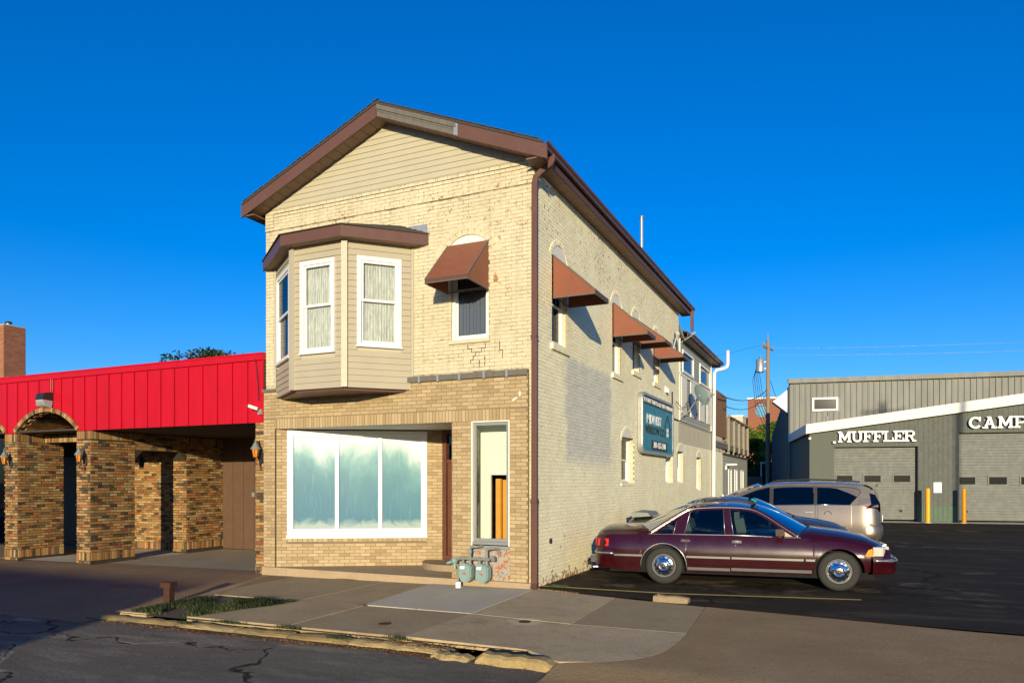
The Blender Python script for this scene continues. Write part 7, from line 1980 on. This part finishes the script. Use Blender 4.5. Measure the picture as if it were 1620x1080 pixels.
def minivan(M4, t, paint):
    """front at +x"""
    p = dict(W=2.02, x0=-1.08, x1=4.08, wb=3.08, wr=.345, arch=.40, paint=paint, tuck=.06, tumble=.30, rr=.45, rk=.20, fr=1.0, fk=.40, midz=.70,
             bottom=[(-1.1, .42), (-.9, .30), (-.4, .24), (3.5, .24), (4.1, .30)],
             belt=[(-1.1, 1.18), (-.6, 1.24), (.5, 1.24), (2.0, 1.20), (3.0, 1.10), (3.7, .92), (4.0, .78), (4.08, .70)],
             top=[(-1.1, 1.24), (-.6, 1.30), (.5, 1.30), (2.4, 1.28), (3.0, 1.20), (3.7, 1.02), (4.0, .84), (4.08, .74)])
    c = Car(p, M4, t); c.body()
    for xc in (0, 3.08):
        for sd in (-1, 1): c.wheel(xc, sd, 'alloy')
    outer = catmull([(-1.02, 1.22), (-.98, 1.45), (-.82, 1.68), (-.50, 1.77), (.3, 1.80), (1.2, 1.80), (1.75, 1.74), (2.3, 1.55), (2.75, 1.34), (3.05, 1.18)])
    for sd in (-1, 1):
        mb = MB(); inner = []
        for i, (x, z) in enumerate(outer):
            a = outer[max(0, i - 1)]; b = outer[min(len(outer) - 1, i + 1)]; d = Vector((b[0] - a[0], b[1] - a[1])).normalized(); k = .10 if x > 0 else .10 + .32 * min(1, (0 - x) / .9)
            if x > 1.6: k = .07
            inner.append((x + d.y * k, max(1.19, z - d.x * k)))
        mb.grid([[(x, sd * c.gside(x, z), z) for x, z in outer], [(x, sd * c.gside(x, z), z) for x, z in inner]]); c.put(mb, 'roof_rail', paint, smooth=True, auto=40)
    c.side_poly([(-1.02, 1.20), (-1.0, 1.42), (-.86, 1.62), (-.60, 1.68), (-.62, 1.55), (-.35, 1.24)], 'pillar', paint, out=.001)
    c.side_poly([(-.34, 1.27), (-.60, 1.58), (-.50, 1.66), (-.1, 1.70), (.40, 1.705), (.42, 1.27)], 'side_window', 'darkglass', out=-.004, th=.006)
    c.side_poly([(.50, 1.25), (.50, 1.705), (1.50, 1.70), (1.50, 1.23)], 'side_window', 'darkglass', out=-.004, th=.006)
    c.side_poly([(1.62, 1.23), (1.62, 1.69), (1.85, 1.64), (2.35, 1.44), (2.80, 1.22)], 'side_window', 'darkglass', out=-.004, th=.006)
    for a in (.42, 1.51): c.side_poly([(a, 1.22), (a, 1.71), (a + .10, 1.71), (a + .10, 1.22)], 'pillar', 'blackplastic', out=-.002)
    c.chrome_line(catmull([(-.36, 1.255), (-.60, 1.56), (-.50, 1.675), (-.1, 1.715), (.8, 1.72), (1.55, 1.71), (1.9, 1.635), (2.4, 1.43), (2.82, 1.22)]), 'blackplastic', .008); c.chrome_line([(-.36, 1.25), (.45, 1.255), (1.6, 1.22), (2.82, 1.205)], 'chrome', .010)
    rf = [q for q in outer if -.70 < q[0] < 1.78]
    c.patch(rf, [(x, z + .06) for x, z in rf], 'roof', paint)
    ws = [q for q in outer if q[0] >= 1.70]; c.patch(ws, [(x + .22, z + .07) for x, z in ws], 'windshield', 'darkglass', inset=.03)
    for sd in (-1, 1): mb = MB(); mb.path([(x + .01, sd * (c.gside(x, z) - .015), z + .005) for x, z in ws], .025, 8); c.put(mb, 'windshield_pillar', paint, smooth=True)
    rg = [q for q in outer if q[0] < -.65]; c.patch(rg, [(x - .06, z + .03) for x, z in rg], 'rear_window', 'darkglass', inset=.02)
    mb = MB(); mb.grid([[(-.70, t_ * .74, 1.80), (-1.02 - .03 * (1 - t_ * t_), t_ * .72, 1.765), (-1.0, t_ * .72, 1.735), (-.72, t_ * .74, 1.74)] for t_ in lin(-1, 1, 9)]); c.put(mb, 'rear_spoiler', paint)
    for sd in (-1, 1): mb = MB(); mb.path([(x, sd * .70, z + .085) for x, z in ((-.6, 1.76), (-.3, 1.80), (.6, 1.83), (1.4, 1.80), (1.6, 1.75))], .02, 6); c.put(mb, 'roof_rack', 'blackplastic')
    mb = MB(); mb.box((-.1, 0, 1.87), (.16, .06, .05)); c.put(mb, 'roof_antenna', 'blackplastic')
    for sd in (-1, 1):
        pts = [(-1.075, 1.08), (-.72, 1.17), (-.86, 1.28), (-.82, 1.56), (-.95, 1.52), (-1.06, 1.30)]
        mb = MB(); k = len(pts)
        a = [(x, sd * (max(c.side_y(x, min(z, 1.2)), 0) if z < 1.2 else c.gside(x, z)) + sd * .012, z) for x, z in pts]
        a = [(x, y, z) for x, y, z in a]; bq = [(x, y - sd * .03, z) for x, y, z in a]
        mb.add(a + bq, [tuple(range(k)), tuple(range(k, 2 * k))[::-1]] + [(k + i, k + (i + 1) % k, (i + 1) % k, i) for i in range(k)]); tl = c.put(mb, 'tail_light', 'darkglass', fix=True)
        pts = [(-1.078, 1.09), (-.73, 1.175), (-.80, 1.245), (-1.07, 1.25)]
        mb = MB(); k = 4; a = [(x, sd * (c.side_y(x, min(z, 1.2)) + .020), z) for x, z in pts]; bq = [(x, y - sd * .03, z) for x, y, z in a]
        mb.add(a + bq, [tuple(range(k)), tuple(range(k, 2 * k))[::-1]] + [(k + i, k + (i + 1) % k, (i + 1) % k, i) for i in range(k)]); c.put(mb, 'red_lens', 'taillight', tl, fix=True)
        c.body_poly([(3.6, .75), (3.95, .68), (3.85, .80), (3.6, .86)], 'headlight', 'headlight', .008, sides=(sd,))
        mb = MB(); mb.box((2.55, sd * 1.05, 1.22), (.16, .22, .15)); c.put(mb, 'door_mirror', 'navy')
    c.seam([(.46, 1.24), (.46, .95), (.50, .7), (.52, .30)]); c.seam([(1.56, 1.21), (1.56, .30)]); c.seam([(2.80, 1.15), (2.75, .8), (2.6, .32)]); c.seam([(.52, .30), (2.6, .32)])
    mb = MB(); y_ = c.side_y(.1, 1.0)
    mb.lathe([(.0, .085), (.003, .09), (.003, .08), (.0, .078)], (.16, y_ - .002, 1.0), (0, 1, 0), 20); c.put(mb, 'fuel_door', 'wellblack')
    for hx in (.62, 1.72):
        for sd in (-1, 1): mb = MB(); mb.box((hx, sd * (c.side_y(hx, 1.05) + .018), 1.05), (.20, .03, .035)); c.put(mb, 'door_handle', 'dullchrome')
    mb = MB(); rows = []
    for t_ in lin(-1, 1, 25):
        a = abs(t_); x_ = -1.13 + .42 * max(0, (a - .7) / .3) ** 1.8; y_ = .985 * min(1, a / .9) ** .9 if a < .9 else .985 + .02
        rows.append([(x_ + .05, math.copysign(y_ - .02, t_), .78), (x_, math.copysign(y_, t_), .70), (x_ - .015, math.copysign(y_, t_), .52), (x_ + .04, math.copysign(y_, t_), .36), (x_ + .1, math.copysign(y_ - .03, t_), .33)])
    mb.grid(rows); bp = c.put(mb, 'rear_bumper', paint, smooth=True, auto=50, fix=True)
    c.body_poly([(-1.0, .33), (-.5, .27), (-.45, .36), (-.98, .44)], 'lower_cladding', 'blackplastic', .012)
    mb = MB(); mb.b2(-1.15, -1.13, -.25, .25, .82, .98); c.put(mb, 'number_plate', 'white')
    return c
T = thing('silver_minivan', 'champagne silver minivan with black roof rack seen from its side behind the sedans', 'car', (4.66, 10.0, -.046), math.pi)
minivan(Matrix.Translation((4.66, 10.01, -.046)) @ Matrix.Rotation(math.pi, 4, 'Z'), T, 'silver')
